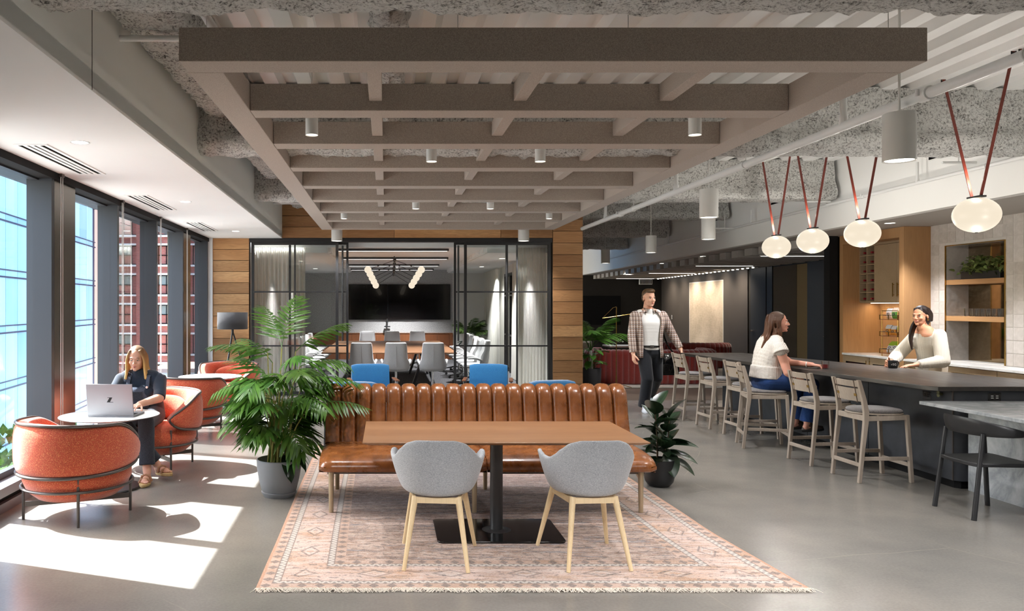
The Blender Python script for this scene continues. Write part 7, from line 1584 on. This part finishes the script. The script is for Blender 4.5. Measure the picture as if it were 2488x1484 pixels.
for i in range(9):
    v = i / 8; w = 0.17 - 0.03 * v; d = 0.075 * math.sin(PI * (0.12 + 0.8 * (1 - v))) ** 0.6; rows.append([(w * math.copysign(abs(math.cos(a)) ** 0.6, math.cos(a)), d * math.copysign(abs(math.sin(a)) ** 0.8, math.sin(a)), 0.34 * v) for a in [2 * PI * k / 24 for k in range(24)]])
mb = MB().grid(rows, cv=True); mb.f.append(tuple(range(24))[::-1]); mb.f.append(tuple(range(192, 216))); mb.build('body', 'gloss_black', bg_, smooth=60)
MB().tube(spline([(-0.12, 0, 0.32), (-0.16, -0.09, 0.70), (-0.165, -0.03, 0.99), (-0.12, 0.06, 0.85), (0.0, 0.09, 0.5), (0.10, 0.0, 0.32)], 6), 0.012, 8).build('strap', 'gloss_black', bg_)

# ---- woman on the third bar stool, facing the bar (+X)
B0 = V((4.42, 9.16, 0)); p = thing('person', 'woman with long wavy brown hair in striped blouse and jeans seated at the bar', 'person', B0)
T3 = headT((0.165, -0.03, 1.455), 76, -2)
tor = [((0.03, 0, 0.765), 0.185, 0.125), ((0.02, 0, 0.85), 0.175, 0.118), ((0.03, 0, 0.96), 0.165, 0.112), ((0.055, 0, 1.08), 0.18, 0.112), ((0.075, 0, 1.18), 0.195, 0.085), ((0.09, 0, 1.235), 0.18, 0.06), ((0.11, -0.01, 1.29), 0.08, 0.05)]
sR, sL = V((0.08, -0.19, 1.20)), V((0.09, 0.19, 1.20)); eR, wR = V((0.15, -0.26, 0.885)), V((0.37, -0.22, 0.765)); eL, wL = V((0.36, 0.10, 0.975)), V((0.505, -0.12, 0.965))
arms = limb((sR, 0.055), (eR, 0.044), (wR, 0.029)) + limb((sL, 0.055), (eL, 0.042), (wL, 0.028))
bust = [('ell', (0.15, -0.075, 1.09), (0.07, 0.075, 0.075)), ('ell', (0.15, 0.075, 1.09), (0.07, 0.075, 0.075))]
h0, h1 = V((0.02, -0.095, 0.765)), V((0.02, 0.095, 0.765)); kR, aR = V((0.50, -0.12, 0.735)), V((0.46, -0.10, 0.28)); kL, aL = V((0.50, 0.10, 0.735)), V((0.42, 0.08, 0.28))
legs = limb((h0, 0.098), (kR, 0.066), (aR, 0.038)) + limb((h1, 0.098), (kL, 0.066), (aL, 0.038))
f1h, f1d = V((0.40, -0.10, 0.185)), V((1, -0.08, 0.1)); f2h, f2d = V((0.36, 0.08, 0.185)), V((1, 0.05, 0.1))
hL = hand_prims(wL, (0.75, -0.62, -0.12), (0.3, -0.2, -0.9), 1, 0.55)
add_part('body', blend_mesh('body', torso(tor, (0, 1, 0)) + arms + legs + hand_prims(wR, (1, 0.15, -0.15), (0, 0, -1), 1, 0.35) + hL + xf(head_prims(), T3) + foot_prims(aR, f1h, f1d) + foot_prims(aL, f2h, f2d), 0.0045, 'skin_rosy', 4), p)
M['hair_wavy'] = hairmat('hair_wavy', [(0.0, c(128, 88, 58)), (0.5, c(104, 72, 50)), (1.0, c(84, 58, 42))], 1.1, 1.58); face(p, T3, 'hair_wavy', smile=True)
lk = []; rr = random.Random(3)
for sx in (-1, 1):
    for k in range(7):
        y = -0.005 + 0.020 * k; w1, w2 = rr.uniform(-0.014, 0.014), rr.uniform(-0.014, 0.014); lk.append(([(0.050 * sx, -0.040 + 0.024 * k, 0.086), (0.084 * sx, y + 0.005, 0.02), ((0.088 + w1) * sx, y + w2 + 0.01, -0.05), ((0.09 + w2) * sx, y + w1 + 0.012, -0.12), ((0.094 + w1) * sx, y + w2 + 0.012 + 0.008 * k, -0.19), (0.085 * sx, y + 0.02 + 0.012 * k, -0.25 - 0.006 * k)], 0.013, 0.013))
for k in range(5): lk.append(([(0.03 * (k - 2), 0.10, 0.05), (0.032 * (k - 2), 0.125, -0.06), (0.034 * (k - 2) + rr.uniform(-0.012, 0.012), 0.14, -0.15), (0.034 * (k - 2), 0.16, -0.26)], 0.022, 0.014))
add_part('hair', blend_mesh('hair', xf(CAP, T3) + strands(T3, lk) + xf([('cap', (0, 0.07, 0.0), (0, 0.11, -0.2), 0.078, 0.06)], T3), 0.005, 'hair_wavy', 5), p)
g = G('stripe_blouse'); q = g.obj(); sy_ = g.sep(q); st = g.math('LESS_THAN', g.math('FRACT', g.math('DIVIDE', g.math('SUBTRACT', sy_[0], sy_[1]), 0.019)), 0.28); g.set(col=g.mix(g.math('MULTIPLY', st, 0.6), c(224, 218, 210), c(150, 128, 106)), rough=0.9, spec=0.1, sheen=0.1); g.bump(g.noise(q, 20, 2), 0.5, 0.02); M['stripe_blouse'] = g.m
M['jeans_blue'] = denim('jeans_blue', c(26, 48, 92), c(48, 76, 128))
add_part('blouse', blend_mesh('blouse', grow(torso(tor[1:6], (0, 1, 0)), 0.018) + grow(bust, 0.012) + [('cone', V((0.03, -0.05, 0.94)), V((0.02, -0.05, 0.80)), 0.145, 0.155), ('cone', V((0.03, 0.05, 0.94)), V((0.02, 0.05, 0.80)), 0.145, 0.155), ('cap', sR + V((0, 0.02, 0.01)), V((0.085, -0.225, 1.14)), 0.07, 0.07), ('cone', sR + V((0, -0.01, 0.0)), V((0.085, -0.25, 1.11)), 0.07, 0.086), ('cap', sL, V((0.10, 0.225, 1.14)), 0.07, 0.07), ('cone', sL, V((0.105, 0.25, 1.11)), 0.07, 0.086)], 0.006, 'stripe_blouse', 4), p)
add_part('jeans', blend_mesh('jeans', grow(torso(tor[:2], (0, 1, 0)), 0.014) + [('cap', h0, kR, 0.112, 0.082), ('cap', kR, V((0.475, -0.11, 0.42)), 0.08, 0.076), ('cone', V((0.475, -0.11, 0.45)), V((0.465, -0.105, 0.31)), 0.074, 0.092), ('cap', h1, kL, 0.112, 0.082), ('cap', kL, V((0.44, 0.09, 0.42)), 0.08, 0.076), ('cone', V((0.445, 0.09, 0.45)), V((0.425, 0.085, 0.31)), 0.074, 0.092)], 0.007, 'jeans_blue', 4), p)
shoe(p, 'sneaker', f1h, f1d, 'brown_strap', 'pot_black', 0.24); shoe(p, 'sneaker', f2h, f2d, 'brown_strap', 'pot_black', 0.24)
MB().tube([wL + V((-0.04, 0.045, -0.003)) + V((0.030 * math.cos(a) * 0.6, 0.030 * math.cos(a) * 0.75, 0.030 * math.sin(a))) for a in [2 * PI * k / 16 for k in range(16)]], 0.006, 6, closed=True).build('wristband', 'paper_white', p)
t = thing('drink', 'small clear glass of dark red drink in the seated woman’s hand on the bar', 'glass', (5.03, 8.955, 0.9255)); MB().lathe([(0.0, 0.004), (0.036, 0.004), (0.037, 0.0), (0.040, 0.085), (0.0375, 0.085), (0.0345, 0.008), (0.0, 0.008)], 24).build('tumbler', 'drink_glass', t, smooth=60)
MB().lathe([(0.0, 0.009), (0.0338, 0.009), (0.0358, 0.048), (0.0, 0.048)], 24).build('liquid', plain('red_drink', c(150, 20, 30), 0.1, spec=0.6), t, smooth=60)
t['label'] = 'small clear glass of dark red drink held by the seated woman on the bar'

# ---- barista behind the bar, facing left (-X) and a little to the camera
B0 = V((6.50, 9.42, 0)); p = thing('person', 'woman with long dark hair in cream ribbed sweater leaning on the bar from behind', 'person', B0)
T4 = headT((-0.075, -0.02, 1.525), -64, 2)
tor = [((0.10, 0.06, 0.93), 0.165, 0.115), ((0.09, 0.05, 1.02), 0.155, 0.105), ((0.06, 0.03, 1.12), 0.165, 0.108), ((0.03, 0.01, 1.21), 0.185, 0.11), ((0.0, 0.0, 1.30), 0.195, 0.085), ((-0.01, 0.0, 1.35), 0.175, 0.058), ((-0.045, -0.01, 1.385), 0.075, 0.048)]
rt = V((0.30, 0.95, 0)).normalized(); sR, sL = V((0.05, 0.18, 1.32)), V((-0.02 + 0.0, -0.18, 1.32)); sL = V((0.03, -0.19, 1.30))
eR, wR = V((-0.22, 0.20, 1.02)), V((-0.52, -0.14, 0.975)); eL, wL = V((0.0, -0.29, 1.00)), V((-0.33, -0.30, 0.958))
arms = limb((sR, 0.05), (eR, 0.04), (wR, 0.027)) + limb((sL, 0.05), (eL, 0.04), (wL, 0.027))
h0, h1 = V((0.11, 0.15, 0.92)), V((0.10, -0.05, 0.92)); legs = limb((h0, 0.095), (V((0.11, 0.14, 0.50)), 0.062), (V((0.15, 0.14, 0.09)), 0.04)) + limb((h1, 0.095), (V((0.10, -0.05, 0.50)), 0.062), (V((0.14, -0.05, 0.09)), 0.04))
bust = [('ell', (-0.065, 0.075, 1.20), (0.06, 0.065, 0.065)), ('ell', (-0.03, -0.075, 1.20), (0.06, 0.065, 0.065))]
add_part('body', blend_mesh('body', torso(tor, rt) + arms + legs + hand_prims(wR, (-0.9, -0.45, -0.15), (0.3, -0.8, -0.2), 1, 0.5) + hand_prims(wL, (-1, 0.05, -0.14), (0, 0, -1), -1, 0.12, 1.0, 0.04) + xf(head_prims(0.98), T4) + foot_prims(V((0.15, 0.14, 0.09)), V((0.17, 0.14, 0.0)), (-1, 0, 0)) + foot_prims(V((0.14, -0.05, 0.09)), V((0.16, -0.05, 0.0)), (-1, 0, 0)), 0.0045, 'skin_tan', 4), p)
M['hair_dark'] = hairmat('hair_dark', [(0.0, c(62, 40, 32)), (0.5, c(48, 32, 27)), (1.0, c(44, 30, 26))], 1.1, 1.75); face(p, T4, 'hair_dark', 0.98, smile=True)
lk = []
for sx in (-1, 1):
    for k in range(5): lk.append(([(0.050 * sx, -0.032 + 0.028 * k, 0.088), (0.078 * sx, 0.016 + 0.020 * k, 0.02), (0.070 * sx, 0.052 + 0.012 * k, -0.06)], 0.011, 0.014))
for k in range(5): lk.append(([(-0.05, 0.07 - 0.008 * k, -0.03), (-0.078, 0.035 - 0.014 * k, -0.11), (-0.088, -0.005 - 0.014 * k, -0.20), (-0.092, -0.035 - 0.008 * k, -0.30), (-0.085, -0.045, -0.41)], 0.024, 0.008))
add_part('hair', blend_mesh('hair', xf(CAP, T4) + strands(T4, lk, s=0.98) + xf([('ell', (0, 0.058, -0.045), (0.074, 0.062, 0.085)), ('cap', (0, 0.075, 0.0), (-0.02, 0.075, -0.10), 0.07, 0.045)], T4), 0.005, 'hair_dark', 5), p)
for sx in (1,): er = MB().lathe([(0.0, -0.012), (0.008, -0.008), (0.008, 0.006), (0.0, 0.012)], 10).build('earring', 'brass', p); er.matrix_local = T4 @ Matrix.Translation((0.08 * sx, 0.008, -0.045))
g = G('knit'); q = g.obj(); rib = g.math('ABSOLUTE', g.math('SUBTRACT', g.math('FRACT', g.math('DIVIDE', g.math('SUBTRACT', g.sep(q)[0], g.math('MULTIPLY', g.sep(q)[1], 0.8)), 0.014)), 0.5)); g.set(col=g.ramp(rib, [(0.0, c(196, 186, 170)), (0.5, c(226, 218, 204))]), rough=0.95, spec=0.1, sheen=0.3); g.bump(rib, 0.6, 0.006); M['knit'] = g.m
M['linen'] = fabric('linen', c(196, 178, 152), c(214, 198, 174), scale=260, bump=0.15)
add_part('sweater', blend_mesh('sweater', grow(torso(tor[:4] + [((0.015, 0.005, 1.285), 0.19, 0.085)], rt), 0.016) + grow(bust, 0.015) + [('cap', sR, eR, 0.078, 0.075), ('cap', eR, wR.lerp(eR, 0.22), 0.075, 0.052), ('cone', wR.lerp(eR, 0.3), wR.lerp(eR, 0.12), 0.048, 0.045), ('cap', sL, eL, 0.074, 0.078), ('cap', eL, wL.lerp(eL, 0.22), 0.078, 0.052), ('cone', wL.lerp(eL, 0.3), wL.lerp(eL, 0.12), 0.05, 0.047)], 0.0065, 'knit', 4), p)
add_part('trousers', blend_mesh('trousers', grow(torso(tor[:2], rt), 0.012) + [('cap', h0, V((0.11, 0.14, 0.5)), 0.112, 0.09), ('cone', V((0.11, 0.14, 0.52)), V((0.15, 0.14, 0.06)), 0.09, 0.10), ('cap', h1, V((0.10, -0.05, 0.5)), 0.112, 0.09), ('cone', V((0.10, -0.05, 0.52)), V((0.14, -0.05, 0.06)), 0.09, 0.10)], 0.01, 'linen', 4), p)
shoe(p, 'shoe', (0.18, 0.14, 0.0), (-1, 0, 0), 'pot_black', 'pot_black', 0.24); shoe(p, 'shoe', (0.17, -0.05, 0.0), (-1, 0, 0), 'pot_black', 'pot_black', 0.24)
t = thing('mug', 'matt black mug with white lettering on the bar before the woman in cream', 'mug', (5.885, 9.08, 0.9255)); M['mug_black'] = plain('mug_black', c(30, 31, 34), 0.5, var=0.03)
MB().lathe([(0.0, 0.0), (0.042, 0.0), (0.048, 0.006), (0.050, 0.085), (0.0465, 0.087), (0.044, 0.01), (0.0, 0.01)], 32).build('cup', 'mug_black', t, smooth=50)
MB().tube(spline([(0.045, 0.01, 0.072), (0.075, 0.02, 0.068), (0.08, 0.02, 0.04), (0.05, 0.01, 0.018)], 5), 0.006, 8).build('handle', 'mug_black', t)
fc = bpy.data.curves.new('lettering', 'FONT'); fc.body = 'rSG'; fc.size = 0.034; fc.extrude = 0.0003; fc.align_x = 'CENTER'; fc.resolution_u = 3
fo = bpy.data.objects.new('lettering', fc); COL.objects.link(fo); dgx = bpy.context.evaluated_depsgraph_get(); fme = bpy.data.meshes.new_from_object(fo.evaluated_get(dgx)); bpy.data.objects.remove(fo)
mid = math.radians(-112)
for v in fme.vertices:
    a = mid + v.co.x / 0.05; r = 0.0503 + v.co.z; v.co = (r * math.cos(a), r * math.sin(a), 0.032 + v.co.y)
fme.materials.clear(); fme.materials.append(M['paper_white']); piece('lettering', fme, (0, 0, 0), t)
